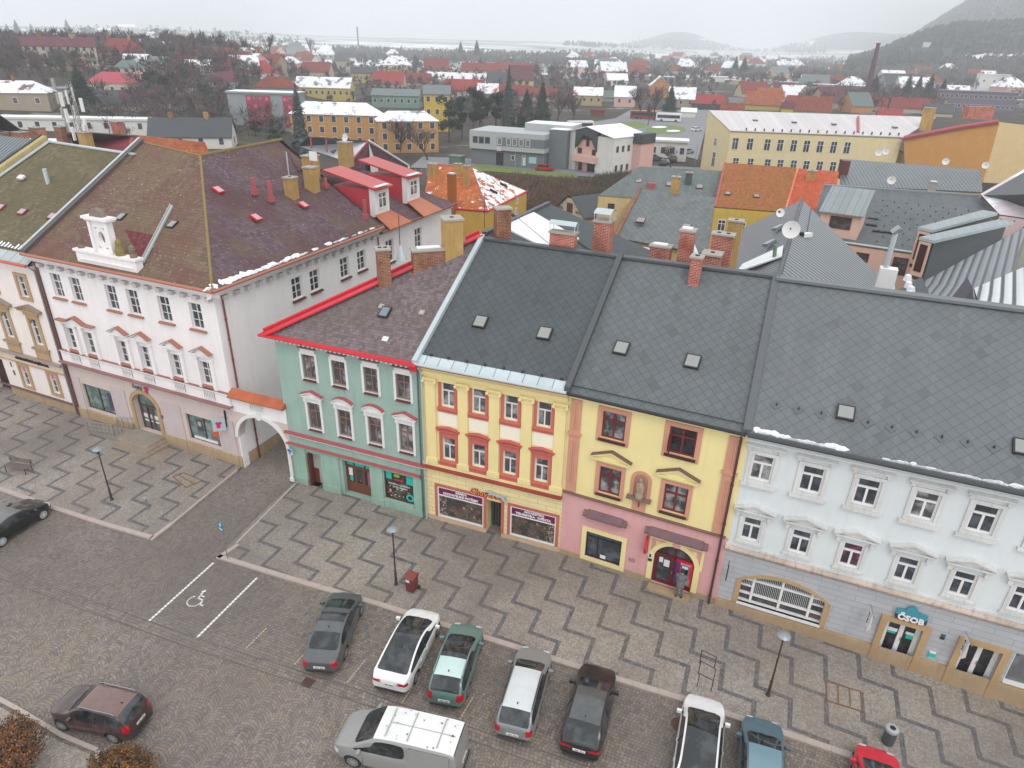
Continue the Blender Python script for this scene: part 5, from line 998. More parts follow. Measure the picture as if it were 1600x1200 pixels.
# hatches, drains, manholes
RUST=plain('#7c5a3a',.8,0,.3,8)
def hatch(pts,label,nx=3,m=None):
    P_=[G(*q)+Vector((0,0,.006)) for q in pts]; t=TH('access_hatch',label,'hatch',sum(P_,Vector())/4,'rust framed access hatches in the pavement'); a=MB(); a.face(P_,MP['mosaic']); a.obj('cover',t); f=MB()
    for i in range(4): f.tube(P_[i]+Vector((0,0,.01)),P_[(i+1)%4]+Vector((0,0,.01)),.035,.035,RUST,4)
    for k in range(1,nx): f.tube(P_[0].lerp(P_[1],k/nx)+Vector((0,0,.01)),P_[3].lerp(P_[2],k/nx)+Vector((0,0,.01)),.03,.03,RUST,4)
    f.obj('frame',t)
hatch([(270,745),(287,739),(316,751),(291,762)],'rust framed access hatch in the left pavement near the archway',2); hatch([(1291,1065),(1345,1081),(1347,1112),(1292,1095)],'rust framed access hatch in the pavement in front of the bank',3)
def drain(q,lab,rnd=False):
    p=G(*q,RD)+Vector((0,0,.01)); b=MB()
    if rnd: b.tube(p,p+Vector((0,0,.01)),.33,.33,plain('#5b4038',.7,0,.3,8),18)
    else:
        b.cbox(p,.55,.5,.012,plain('#6a4a40',.7),R(2)); [b.cbox(p+Vector((-.2+k*.1,0,.012)),.05,.42,.006,M['black'],R(2)) for k in range(5)]
    o=b.obj('manhole_cover' if rnd else 'drain_grate'); props(o,lab,'manhole cover' if rnd else 'drain grate')
drain((481,1067),'square rusty drain grate in the gutter behind the dark grey saloon'); drain((1060,1132),'round rusty manhole cover beside the white car by the kerb',True); drain((1165,1178),'square drain grate beside the blue car')
# ------------------------------------------------------------------ far terrain
def terrain():
    import numpy as np
    rs=list(np.geomspace(40,7500,150)); az=[R(a) for a in np.linspace(-75,38,300)]; vs=[]; fs=[]
    for r in rs:
        for a in az:
            x,y=r*math.sin(a),r*math.cos(a); vs.append((x,y,gz(x,y)-(.5 if r<60 else .12)))
    n=len(az)
    for i in range(len(rs)-1):
        for j in range(n-1): k=i*n+j; fs.append((k,k+1,k+n+1,k+n))
    me=bpy.data.meshes.new('ground'); me.from_pydata(vs,[],fs); 
    for p in me.polygons: p.use_smooth=True
    o=bpy.data.objects.new('ground',me); link(o); o['kind']='structure'
    t=NT('winter_ground'); P=t.pos(); ln=t.n('ShaderNodeVectorMath'); ln.operation='LENGTH'; t.l(P,ln.inputs[0]); d=ln.outputs['Value']
    rot=t.n('ShaderNodeMapping'); t.l(P,rot.inputs[0]); rot.inputs['Rotation'].default_value=(0,0,R(-28)); rot.inputs['Scale'].default_value=(.0012,.0045,.002)
    f=t.noise(rot.outputs[0],1.0,3,.45); sn=t.ramp(f,[(.46,0.0),(.5,1.0),(.545,1.0),(.56,0.0),(.62,0.0),(.64,1.0)])
    near=t.mix(t.ramp(t.noise(P,.05,5,.7),[(.45,0.0),(.6,1.0)]),L('#443f39'),L('#504a45')); near=t.mix(t.ramp(t.noise(P,.11,4,.6),[(.55,0.0),(.65,1.0)]),near,L('#4f5540')); near=t.mix(t.ramp(t.noise(P,.02,4,.7),[(.58,0.0),(.66,.7)]),near,(.42,.43,.46))
    fld=t.mix(sn,L('#8a9188'),(.8,.82,.86)); fld=t.mix(t.ramp(t.noise(P,.004,5,.7),[(.5,0.0),(.72,.6)]),fld,L('#8d8f88'))
    mr=t.n('ShaderNodeMapRange'); t.l(d,mr.inputs[0]); mr.inputs[1].default_value=620; mr.inputs[2].default_value=760; c=t.mix(mr.outputs[0],near,fld); zz=t.n('ShaderNodeSeparateXYZ'); t.l(P,zz.inputs[0]); hz=t.ramp(t.ma('DIVIDE',zz.outputs[2],100.0),[(.27,0.0),(.36,1.0)]); far=t.mix(t.ramp(t.noise(P,.0013,4,.6),[(.5,0.0),(.56,.9)]),L('#4e524f'),L('#565a55')); c=t.mix(hz,c,far); t.done(c,.95,0,.1); me.materials.append(t.m)
terrain()
def patch(name,pix,m,off=.03,sub=6):
    P_=[T(*q) for q in pix]; mb=MB(); n=sub
    if len(P_)==4:
        for i in range(n):
            for j in range(n):
                def b(u,v): p=(P_[0].lerp(P_[1],u)).lerp(P_[3].lerp(P_[2],u),v); return Vector((p.x,p.y,gz(p.x,p.y)+off))
                mb.face([b(i/n,j/n),b((i+1)/n,j/n),b((i+1)/n,(j+1)/n),b(i/n,(j+1)/n)],m)
    else: mb.face([Vector((p.x,p.y,gz(p.x,p.y)+off)) for p in P_],m)
    o=mb.obj(name); o['kind']='structure'; return o
GRS=plain('#6a7a3c',.9,0,.25,.5,'winter_grass'); AS=plain('#7b7c80',.8,0,.12,.15,'wet_asphalt')
patch('road',[(640,262),(1090,285),(1100,262),(660,245)],AS,.05); patch('grass',[(690,262),(905,280),(900,272),(745,258)],GRS,.09); patch('bus_station_yard',[(925,205),(1090,250),(1110,172),(985,172)],AS,.06); patch('bus_station_yard',[(880,215),(960,215),(990,180),(930,190)],AS,.055)
def ell(name,c,rx,ry,m,off):
    mb=MB(); P_=[T(c[0]+rx*math.cos(6.283*k/24),c[1]+ry*math.sin(6.283*k/24)) for k in range(24)]; mb.face([Vector((p.x,p.y,gz(p.x,p.y)+off)) for p in P_],m); o=mb.obj(name); o['kind']='structure'
ell('grass',(985,196),26,6,GRS,.1); ell('grass',(1040,203),32,7,GRS,.1); ell('snow_patch_ground',(1030,199),12,1.6,M['snow'],.13); ell('snow_patch_ground',(1052,205),11,1.5,M['snow'],.13)
# ------------------------------------------------------------------ cars
def lerpk(K,x):
    if x<=K[0][0]: return K[0][1]
    for i in range(len(K)-1):
        if x<=K[i+1][0]:
            (a,b),(c,d)=K[i],K[i+1]; return b+(d-b)*(x-a)/(c-a)
    return K[-1][1]
def paintm(col,rough=.28,dirt=.1,metal=.0):
    c=L(col) if isinstance(col,str) else col; t=NT('car_paint'); P=t.obj(); t.p.inputs['Coat Weight'].default_value=.6; t.p.inputs['Coat Roughness'].default_value=.08
    n=t.noise(P,2.2,5,.65); return t.done(t.mix(t.ramp(n,[(.45,0.0),(.75,dirt*2)]),c,L('#8a8580')),rough,metal)
TL=plain('#b01020',.2,0,.15,9,'tail_lamp'); HL=plain('#cfd4d6',.12,0,.1,9,'head_lamp'); TY=plain((.02,.02,.02),.75); RIM=plain('#a9adb0',.3,.5,.05); TRIMB=plain((.03,.03,.032),.6); PLATE=plain('#d9dad6',.4,0,.02)
CG=glass('car_glass',(.012,.016,.018),(.05,.055,.06)); CG.node_tree.nodes['Principled BSDF'].inputs['Roughness'].default_value=.03
def car(name,label,L_,W,H_,wb,fo,col,top,belt,roof,gl,kind='car',roofmat=None,tail=None,rails=False,wid=None,rimm=None,roofglass=None,trim=True,sidegl=None,pillar=None,plate=True,dirt=.1,bump=None,wr=.335,roofhw=.76):
    """x: 0 rear .. L_ front. top: centre height profile. belt: waist profile. roof=(x of rear roof edge, x of front roof edge). gl=(rear glass bottom x, windscreen bottom x)"""
    pm=paintm(col,dirt=dirt); rm=roofmat or pm
    rb,rf=roof; gb,gf=gl
    xs=sorted(set([0,.06,.16,.34,.6]+[L_-.55,L_-.3,L_-.14,L_-.05,L_]+[gb,rb,rf,gf]+list(np.linspace(rb,rf,6)[1:-1])+list(np.linspace(gf,L_-.55,4)[1:-1])+list(np.linspace(.6,rb,3)[1:-1] if rb>1.2 else [])))
    xs=[x for i,x in enumerate(xs) if i==0 or x-xs[i-1]>.035]
    hw=W/2; WK=wid or [(0,.80),(.06,.86),(.16,.91),(.34,.955),(.6,.985),(1.0,1),(L_-1.3,1),(L_-.8,.975),(L_-.5,.93),(L_-.3,.87),(L_-.14,.78),(L_-.05,.66),(L_,.56)]
    bm=bmesh.new(); rings=[]
    for x in xs:
        w=hw*lerpk(WK,x); zb=lerpk(belt,x); zt=max(lerpk(top,x),zb+.01); z0=.24 if .3<x<L_-.35 else .32
        if x<.03 or x>L_-.03: z0=.38
        g=(zt-zb)/max(.05,(H_-1.0)); g=min(1,max(0,(zt-zb)/(H_-lerpk(belt,(rb+rf)/2))))
        rw=hw*(.90-(.90-roofhw)*g)*min(1,w/hw+.04)
        wd=w*.97
        R_=[(0,z0),(w*.86,z0),(w*.985,z0+.1),(w,z0+(zb-z0)*.45),(w*.995,zb-.12),(wd*.965,zb),(wd*.965*.62+rw*.38,zb+(zt-zb)*.42),(rw*1.0,zb+(zt-zb)*.88 if g>.3 else zb+(zt-zb)*.7),(rw*.9,zt-.035*min(1,g+.4)),(rw*.5,zt-.008),(0,zt)]
        half=[bm.verts.new((x,y,z)) for y,z in R_]; oth=[bm.verts.new((x,-y,z)) for y,z in R_[1:-1]]
        rings.append(half+oth[::-1])
    nR=len(rings[0]); MI=dict(body=0,glass=1,trim=2,roof=3,rglass=4)
    def fm(i,j,x0,x1):
        jj=j if j<10 else (nR-1-j)
        if jj in (0,) : return 2
        if jj==1: return 2 if trim else 0
        if jj in (5,6) :
            lo=gb+.12 if sidegl is None else sidegl[0]; hi=gf-.25 if sidegl is None else sidegl[1]
            if x0>=min(rb,lo)-.01 and x1<=max(rf,0)+.01 and x0>=lo-.3:
                return 1
            if x0>=rf-.01 and x1<=gf+.01 and jj==5: return 1
        if jj in (8,9):
            if x0>=rf-.01 and x1<=gf+.01: return 1
            if x0>=gb-.01 and x1<=rb+.01: return 1
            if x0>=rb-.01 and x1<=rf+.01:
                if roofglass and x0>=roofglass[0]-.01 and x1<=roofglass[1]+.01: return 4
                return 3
        if jj==7 and ((x0>=rf-.01 and x1<=gf+.01) or (x0>=gb-.01 and x1<=rb+.01)): return 0
        return 0
    for i in range(len(xs)-1):
        for j in range(nR):
            a,b=rings[i][j],rings[i][(j+1)%nR]; c,d=rings[i+1][(j+1)%nR],rings[i+1][j]
            f=bm.faces.new((a,b,c,d)); f.material_index=fm(i,j,xs[i],xs[i+1]); f.smooth=True
    f=bm.faces.new(rings[0][::-1]); f=bm.faces.new(rings[-1])
    bmesh.ops.recalc_face_normals(bm,faces=bm.faces[:])
    cl=bm.edges.layers.float.get('crease_edge') or bm.edges.layers.float.new('crease_edge')
    for e in bm.edges:
        ms={f.material_index for f in e.link_faces}
        if len(ms)>1: e[cl]=.55
    me=bpy.data.meshes.new(name); bm.to_mesh(me); bm.free()
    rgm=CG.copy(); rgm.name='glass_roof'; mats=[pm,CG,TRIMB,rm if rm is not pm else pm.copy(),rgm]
    if rm is CG: mats[3]=CG.copy()
    orig=list(mats)
    for q in mats: me.materials.append(q)
    ob=bpy.data.objects.new('tmp',me); link(ob); s=ob.modifiers.new('s','SUBSURF'); s.levels=2; s.render_levels=2
    # wheel wells
    ax=[L_-fo-wb,L_-fo]; cut=MB()
    for x in ax: cut.tube((x,-W,wr+.0),(x,W,wr+.0),wr+.06,wr+.06,TRIMB,24)
    co=cut.obj('cut',merge=True); co.data.materials.clear(); co.data.materials.append(TRIMB); bo=ob.modifiers.new('b','BOOLEAN'); bo.operation='DIFFERENCE'; bo.object=co; bo.solver='EXACT'
    try: bo.material_mode='TRANSFER'
    except Exception: pass
    dg=bpy.context.evaluated_depsgraph_get(); me2=bpy.data.meshes.new_from_object(ob.evaluated_get(dg))
    bpy.data.objects.remove(ob); bpy.data.objects.remove(co)
    mats=orig; slots=list(me2.materials); rem=[orig.index(q) if q in orig else 2 for q in slots]
    # classify lamps
    bm=bmesh.new(); bm.from_mesh(me2); base=len(mats); mats=mats+[TL,HL]
    tz=tail or (.62,.92,.16,.62)
    for f in bm.faces:
        f.material_index=rem[f.material_index] if f.material_index<len(rem) else 2
    for f in bm.faces:
        c=f.calc_center_median()
        if f.material_index==0:
            if c.x<tz[2] and tz[0]<c.z<tz[1] and abs(c.y)>hw*tz[3]: f.material_index=base
            elif c.x>L_-.34 and .55<c.z<.76 and abs(c.y)>hw*.42: f.material_index=base+1
            elif c.x<.3 and c.z<.36: f.material_index=2
            elif c.x>L_-.12 and c.z<.5 and abs(c.y)<hw*.4: f.material_index=2
    root=TH(name,label,kind)
    groups={}
    for f in bm.faces: groups.setdefault(f.material_index,[]).append(f.index)
    bm.to_mesh(me2); 
    nm={0:'body',1:'glazing',2:'lower_trim',3:'roof_panel',4:'glass_roof',base:'tail_lamps',base+1:'headlamps'}
    def sub(idx,nme,mat_,cond=None):
        b2=bmesh.new(); b2.from_mesh(me2); b2.faces.ensure_lookup_table(); keep=set(idx)
        dl=[f for f in b2.faces if f.index not in keep or (cond and not cond(f.calc_center_median()))]; bmesh.ops.delete(b2,geom=dl,context='FACES')
        if not b2.faces: b2.free(); return None
        for f in b2.faces: f.material_index=0; f.smooth=True
        m3=bpy.data.meshes.new(nme); b2.to_mesh(m3); b2.free(); m3.materials.append(mat_); o=bpy.data.objects.new(nme,m3); link(o); o.parent=root; return o
    for k,idx in groups.items():
        mt=mats[k] if k<len(mats) and mats[k] else TRIMB
        if k==1: sub(idx,'windscreen',mt,lambda c:c.x>rf-.02 and abs(c.y)<hw*.8); sub(idx,'rear_window',mt,lambda c:c.x<rb+.02 and abs(c.y)<hw*.72); sub(idx,'side_window',mt,lambda c:(rb+.02<=c.x<=rf-.02 or (c.x>rf-.02 and abs(c.y)>=hw*.8) or (c.x<rb+.02 and abs(c.y)>=hw*.72)) and c.y>0); sub(idx,'side_window',mt,lambda c:(rb+.02<=c.x<=rf-.02 or (c.x>rf-.02 and abs(c.y)>=hw*.8) or (c.x<rb+.02 and abs(c.y)>=hw*.72)) and c.y<0)
        elif k in (base,base+1): 
            for s_ in (1,-1): sub(idx,'tail_light' if k==base else 'headlight',mt,(lambda c,s_=s_:c.y*s_>0))
        else: sub(idx,nm.get(k,'body_panel'),mt)
    bm.free()
    for x in ax:
        for s_ in (1,-1):
            w=MB(); y1=s_*(hw-.03); y0=s_*(hw-.25); w.tube((x,y0,wr),(x,y1-s_*.02,wr),wr,wr,TY,22); w.tube((x,y1-s_*.02,wr),(x,y1,wr),wr,wr-.03,TY,22); o=w.obj('wheel',root,merge=True)
            w=MB(); rr=wr*.68; w.tube((x,y1-s_*.04,wr),(x,y1+s_*.003,wr),rr,rr,plain((.05,.05,.05),.4),18)
            for k in range(9):
                t=6.283*k/9; w.face([(x+.03*math.cos(t+1.57),y1+s_*.012,wr+.03*math.sin(t+1.57)),(x-.03*math.cos(t+1.57),y1+s_*.012,wr-.03*math.sin(t+1.57)),(x+rr*math.cos(t)-.035*math.cos(t+1.57),y1+s_*.008,wr+rr*math.sin(t)-.035*math.sin(t+1.57)),(x+rr*math.cos(t)+.035*math.cos(t+1.57),y1+s_*.008,wr+rr*math.sin(t)+.035*math.sin(t+1.57))],rimm or RIM)
            w.lathe((0,0,0),[(.0,0),(.0,0)],RIM,3) if 0 else None
            w.tube((x,y1,wr),(x,y1+s_*.02,wr),.06,.05,rimm or RIM,10)
            for k in range(18):
                t0,t1=6.283*k/18,6.283*(k+1)/18; w.face([(x+rr*math.cos(t0),y1+s_*.01,wr+rr*math.sin(t0)),(x+rr*math.cos(t1),y1+s_*.01,wr+rr*math.sin(t1)),(x+(rr-.03)*math.cos(t1),y1+s_*.01,wr+(rr-.03)*math.sin(t1)),(x+(rr-.03)*math.cos(t0),y1+s_*.01,wr+(rr-.03)*math.sin(t0))],rimm or RIM)
            w.obj('rim',o)
    for s_ in (1,-1):
        w=MB(); x=gf-.35; zb=lerpk(belt,x); w.cbox((x,s_*(hw+.07),zb-.02),.13,.2,.14,pm); w.cbox((x+.01,s_*(hw-.03),zb+.0),.06,.12,.05,TRIMB); w.obj('wing_mirror',root)
        w=MB(); 
        for xx in (rb+(rf-rb)*.18,rb+(rf-rb)*.62): w.cbox((xx,s_*(hw+.003),lerpk(belt,xx)-.17),.16,.02,.025,pm)
        w.obj('door_handle',root)
        # pillars and door seams
        w=MB(); xm=(rb+rf)/2+.1; zb=lerpk(belt,xm); zt=lerpk(top,xm); rw=hw*roofhw; w.ext([(xm-.04,s_*(hw*.955+.004),zb),(xm+.04,s_*(hw*.955+.004),zb),(xm+.03,s_*(rw+.018),zb+(zt-zb)*.86),(xm-.03,s_*(rw+.018),zb+(zt-zb)*.86)],(0,s_*.008,0),TRIMB)
        for xx in (xm,gf-.45,rb+.05 if rb>ax[0] else ax[0]+.42): w.cbox((xx,s_*(hw*1.0-.006),.36),.012,.014,.42,TRIMB)
        w.obj('door_pillar',root)
    if plate:
        w=MB(); zz=tz[0]-.02; w.cbox((-.012,0,zz-.05),.02,.52,.12,PLATE); [w.cbox((-.024,-.18+k*.055,zz-.02),.006,.03,.06,M['black']) for k in range(7) if k!=3]; w.obj('number_plate',root)
        w=MB(); w.cbox((-.02,0,.36),.05,W*.7,.08,TRIMB); w.obj('rear_bumper_trim',root)
    if rails:
        for s_ in (1,-1):
            w=MB(); zt=lerpk(top,(rb+rf)/2); w.path([(rb+.1,s_*hw*roofhw*.97,zt-.02),(rb+.25,s_*hw*roofhw*.97,zt+.035),(rf-.25,s_*hw*roofhw*.97,zt+.035),(rf-.08,s_*hw*roofhw*.97,zt-.02)],.022,M['metal'] if rails=='m' else TRIMB,6); w.obj('roof_rail',root)
    w=MB(); q=lerpk(top,rb+.25); w.ext([(rb+.2,-.02,q-.01),(rb+.34,-.02,q-.01),(rb+.24,-.02,q+.07)],(0,.04,0),TRIMB); w.obj('aerial_fin',root)
    w=MB(); w.path([(gf-.03,-hw*.5,lerpk(top,gf)+.03),(gf-.12,hw*.1,lerpk(top,gf-.12)+.03)],.012,TRIMB,4); w.path([(gf-.03,0,lerpk(top,gf)+.03),(gf-.12,hw*.6,lerpk(top,gf-.12)+.02)],.012,TRIMB,4); w.obj('wiper',root)
    # centre on ground at car middle
    for ch in root.children: ch.location.x=-L_/2
    return root
def place(o,pc,head,z=None):
    """pc: pixel of the ground point under the car centre; head: heading deg (0=+X)"""
    p=G(pc[0],pc[1],0) if z is None else G(pc[0],pc[1],z)
    o.location=(p.x,p.y,(gz(p.x,p.y)+RD) if z is None else z); o.rotation_euler=(0,0,R(head))
    sl=-KS if p.x>X0 and p.y<60 else 0
    return o
SED_T=lambda L_,H_:[(0,.86),(.1,.98),(.55,1.06),(1.35,H_-.07),(1.75,H_-.01),(2.3,H_),(2.75,H_-.03),(3.15,H_-.12),(3.95,.97),(4.4,.86),(L_-.12,.72),(L_,.62)]
SED_B=lambda L_:[(0,.84),(.5,.98),(1.5,.96),(3.8,.92),(4.4,.82),(L_,.6)]
WAG_T=lambda L_,H_:[(0,.84),(.06,.98),(.42,H_-.1),(.6,H_-.03),(1.3,H_),(2.3,H_),(2.8,H_-.06),(3.55,1.0),(4.0,.9),(L_-.12,.74),(L_,.62)]
WAG_B=lambda L_:[(0,.82),(.2,.96),(1.5,.95),(3.4,.93),(4.0,.86),(L_,.6)]
bays='cars parked nose-in along the kerb'
def place2(o,rear,front,z=RD):
    """rear/front: ground pixels under the rear and front bumper centres"""
    a=G(rear[0],rear[1],z);b=G(front[0],front[1],z); m=(a+b)/2; o.location=(m.x,m.y,gz(m.x,m.y)+z); o.rotation_euler=(0,0,math.atan2(b.y-a.y,b.x-a.x)); return (b-a).length
def placec(o,px_,py_,z,head): # pixel of a point at height z above ground at car centre
    d=ray(px_,py_); t=(z+RD-H)/d.z; p=O+d*t
    if p.x>X0: t=(z+RD-H+KS*X0)/(d.z+KS*d.x); p=O+d*t
    o.location=(p.x,p.y,gz(p.x,p.y)+RD); o.rotation_euler=(0,0,R(head))
    if p.x>X0: 
        o.rotation_euler=Vector((math.cos(R(head)),math.sin(R(head)),0)).to_track_quat('X','Z').to_euler()
def pp(o,rear,front,z=.7):
    def q(a):
        d=ray(*a); t=(z+RD-H)/d.z; p=O+d*t
        if p.x>X0: p=O+d*((z+RD-H+KS*X0)/(d.z+KS*d.x))
        return p
    a,b=q(rear),q(front); m=(a+b)/2; d=(b-a); o.location=(m.x,m.y,gz(m.x,m.y)+RD); d.z=0
    if m.x>X0: d.z=-KS*d.x; o.rotation_euler=d.to_track_quat('X','Z').to_euler()
    else: o.rotation_euler=(0,0,math.atan2(d.y,d.x))
    print('CARLEN',o.name,round(d.length,2),round(math.degrees(math.atan2(d.y,d.x)),1))
c=car('parked_car','dark grey saloon car with an open sunroof, leftmost of the row along the kerb',4.75,1.8,1.44,2.75,.85,'#4a4e50',SED_T(4.75,1.44),SED_B(4.75),(1.4,2.9),(.6,3.9),roofglass=(1.99,2.6)); pp(c,(501,1034),(543,929))
c=car('parked_car','white electric fastback with a full black glass roof, in the row along the kerb',4.72,1.87,1.44,2.88,.85,'#e6e6e6',[(0,.82),(.08,1.0),(.35,1.05),(1.3,1.33),(2.0,1.44),(2.5,1.43),(3.0,1.33),(3.85,.95),(4.3,.84),(4.6,.7),(4.72,.58)],[(0,.8),(.4,.98),(1.5,.96),(3.6,.9),(4.3,.78),(4.72,.55)],(1.3,2.9),(.4,3.85),roofmat=CG,roofglass=(1.3,2.9),tail=(.72,.86,.2,.45)); pp(c,(611,1062),(664,957))
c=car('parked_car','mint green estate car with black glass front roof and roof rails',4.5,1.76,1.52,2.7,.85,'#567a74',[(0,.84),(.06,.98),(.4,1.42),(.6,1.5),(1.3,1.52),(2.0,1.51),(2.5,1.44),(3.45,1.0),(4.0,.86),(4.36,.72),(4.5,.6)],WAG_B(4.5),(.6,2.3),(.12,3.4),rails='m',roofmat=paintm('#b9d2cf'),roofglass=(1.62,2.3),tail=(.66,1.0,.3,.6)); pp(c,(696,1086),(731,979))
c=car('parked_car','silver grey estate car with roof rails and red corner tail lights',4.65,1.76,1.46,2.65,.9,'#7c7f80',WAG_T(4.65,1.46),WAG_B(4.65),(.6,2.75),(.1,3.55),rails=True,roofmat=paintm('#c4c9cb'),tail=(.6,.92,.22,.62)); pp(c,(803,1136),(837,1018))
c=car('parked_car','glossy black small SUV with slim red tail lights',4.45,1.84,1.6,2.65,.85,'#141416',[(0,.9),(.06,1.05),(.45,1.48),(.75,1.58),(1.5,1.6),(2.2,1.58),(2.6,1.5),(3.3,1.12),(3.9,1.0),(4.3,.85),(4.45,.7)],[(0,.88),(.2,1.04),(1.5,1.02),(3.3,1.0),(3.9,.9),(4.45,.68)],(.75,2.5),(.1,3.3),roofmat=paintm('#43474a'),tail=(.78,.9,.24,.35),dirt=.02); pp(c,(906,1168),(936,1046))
c=car('parked_car','white hatchback with a dark glass roof at the bottom edge, right of the gap',4.55,1.84,1.5,2.7,.88,'#dedfe0',WAG_T(4.55,1.5),WAG_B(4.55),(.6,2.7),(.1,3.5),roofmat=CG,roofglass=(.6,2.7)); pp(c,(1086,1222),(1101,1098))
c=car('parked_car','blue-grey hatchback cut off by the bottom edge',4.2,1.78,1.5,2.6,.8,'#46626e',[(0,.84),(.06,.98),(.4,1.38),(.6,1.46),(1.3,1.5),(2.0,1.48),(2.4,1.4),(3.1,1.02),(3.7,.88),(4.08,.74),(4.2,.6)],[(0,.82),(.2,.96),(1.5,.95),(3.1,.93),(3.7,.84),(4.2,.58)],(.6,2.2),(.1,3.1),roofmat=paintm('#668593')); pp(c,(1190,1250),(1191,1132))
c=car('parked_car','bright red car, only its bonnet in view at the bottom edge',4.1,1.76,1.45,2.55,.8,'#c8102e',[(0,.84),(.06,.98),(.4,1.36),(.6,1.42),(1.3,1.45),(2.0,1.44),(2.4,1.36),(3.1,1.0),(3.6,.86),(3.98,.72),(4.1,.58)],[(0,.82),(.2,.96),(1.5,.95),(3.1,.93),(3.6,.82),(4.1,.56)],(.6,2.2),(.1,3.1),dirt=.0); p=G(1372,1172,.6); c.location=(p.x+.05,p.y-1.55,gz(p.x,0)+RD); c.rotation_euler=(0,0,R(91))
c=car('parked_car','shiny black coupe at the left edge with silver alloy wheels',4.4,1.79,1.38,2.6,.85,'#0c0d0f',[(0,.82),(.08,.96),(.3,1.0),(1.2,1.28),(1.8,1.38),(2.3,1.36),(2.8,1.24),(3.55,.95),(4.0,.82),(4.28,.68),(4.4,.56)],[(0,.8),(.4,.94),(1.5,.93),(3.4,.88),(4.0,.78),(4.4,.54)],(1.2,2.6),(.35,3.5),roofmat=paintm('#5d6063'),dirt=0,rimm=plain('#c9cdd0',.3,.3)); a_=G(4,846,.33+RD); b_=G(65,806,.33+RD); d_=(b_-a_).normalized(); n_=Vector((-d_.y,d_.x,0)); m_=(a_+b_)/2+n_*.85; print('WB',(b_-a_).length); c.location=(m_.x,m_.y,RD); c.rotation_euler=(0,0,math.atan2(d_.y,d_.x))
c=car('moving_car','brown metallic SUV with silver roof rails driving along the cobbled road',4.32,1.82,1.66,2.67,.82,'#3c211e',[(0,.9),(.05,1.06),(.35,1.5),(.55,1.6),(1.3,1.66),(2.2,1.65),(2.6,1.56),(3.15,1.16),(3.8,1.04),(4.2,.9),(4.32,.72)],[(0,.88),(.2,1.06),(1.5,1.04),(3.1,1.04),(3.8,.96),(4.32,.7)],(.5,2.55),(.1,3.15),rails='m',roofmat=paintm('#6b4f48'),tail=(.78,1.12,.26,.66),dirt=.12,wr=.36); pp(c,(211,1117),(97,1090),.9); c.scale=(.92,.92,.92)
# white-roofed panel van
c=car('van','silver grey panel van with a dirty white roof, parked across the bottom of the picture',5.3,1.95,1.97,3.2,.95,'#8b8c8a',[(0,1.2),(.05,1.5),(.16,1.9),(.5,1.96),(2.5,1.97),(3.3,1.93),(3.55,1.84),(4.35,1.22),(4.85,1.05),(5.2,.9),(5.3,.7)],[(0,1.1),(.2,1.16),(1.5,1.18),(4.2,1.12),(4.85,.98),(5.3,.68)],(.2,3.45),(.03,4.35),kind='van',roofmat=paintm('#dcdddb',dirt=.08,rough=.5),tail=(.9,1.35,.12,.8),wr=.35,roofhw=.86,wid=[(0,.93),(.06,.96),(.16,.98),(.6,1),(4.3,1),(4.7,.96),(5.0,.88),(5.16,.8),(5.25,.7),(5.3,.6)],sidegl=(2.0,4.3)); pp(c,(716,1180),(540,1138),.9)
for s_ in (1,-1):
    w=MB(); w.ext([(0-2.65+.35,s_*.945,1.2),(2.0-2.65,s_*.945,1.2),(2.0-2.65,s_*.87,1.84),(.35-2.65,s_*.865,1.84)],(0,s_*.015,0),paintm('#8b8c8a')); o=w.obj('blank_side_panel',None); o.parent=c
w=MB()
for x in (.9,2.1,3.0): w.cbox((x-2.65,0,1.966),.05,1.3,.012,plain('#9fa19f',.6))
w.cbox((-1.0,0,1.966),2.6,.03,.01,plain('#9fa19f',.6)); 
random.seed(5)
for k in range(16): w.cbox((random.uniform(-2.2,.6),random.uniform(-.75,.75),1.97),random.uniform(.02,.08),random.uniform(.02,.06),.01,plain('#6d6c66',.8))
o=w.obj('roof_ribs'); o.parent=c
# ------------------------------------------------------------------ lamps, signs, bins
def lamp(q,label,h=3.65,red=False):
    p=G(*q); t=TH('street_lamp',label,'street lamp',(p.x,p.y,gz(p.x,p.y)),'street lamps on the pavement'); m=plain('#3a3d3f',.5,.2) if not red else plain('#4a3634',.5,.2)
    b=MB(); b.tube(p,p+Vector((0,0,.9)),.075,.06,m,10); b.tube(p+Vector((0,0,.9)),p+Vector((0,0,h-.25)),.045,.035,m,8); b.lathe(p,[(.12,0),(.1,.06),(.075,.1)],m,10); b.lathe(p+Vector((0,0,.88)),[(.06,0),(.075,.03),(.05,.07)],m,10); b.obj('pole',t)
    b=MB(); b.lathe(p+Vector((0,0,h-.3)),[(.035,0),(.09,.12),(.1,.25),(.12,.3)],m,10); b.lathe(p+Vector((0,0,h)),[(.28,0),(.29,.02),(.18,.1),(.05,.14),(0,.14)],plain('#8d979b',.35,.3,.08),20); b.lathe(p+Vector((0,0,h-.005)),[(0,0),(.28,0)],plain('#6b7276',.5),20); b.obj('lamp_head',t)
lamp((175,781),'slim black street lamp on the left pavement before the white building'); lamp((619,913),'street lamp beside the brown wheelie bin'); lamp((1200,1086),'rust-brown street lamp in front of the pale blue bank house',red=True)
p=G(356,873); t=TH('parking_sign','blue parking sign on a grey post at the kerb corner','sign',p); b=MB(); b.tube(p,p+Vector((0,0,2.55)),.03,.03,M['metal'],6); b.obj('post',t)
f=Fr(p+Vector((-.1,-.04,0)),p+Vector((.22,-.12,0))); b=MB(); f.box(b,-.1,.42,2.05,2.6,-.01,.01,plain('#2b7f96',.4)); b.obj('panel',t); text(f,t,.16,2.38,'P',.34,M['white'],.015,bold=.01,ext=.004); b=MB(); f.box(b,.0,.3,2.1,2.18,.01,.02,M['white']); b.obj('symbol_panel',t)
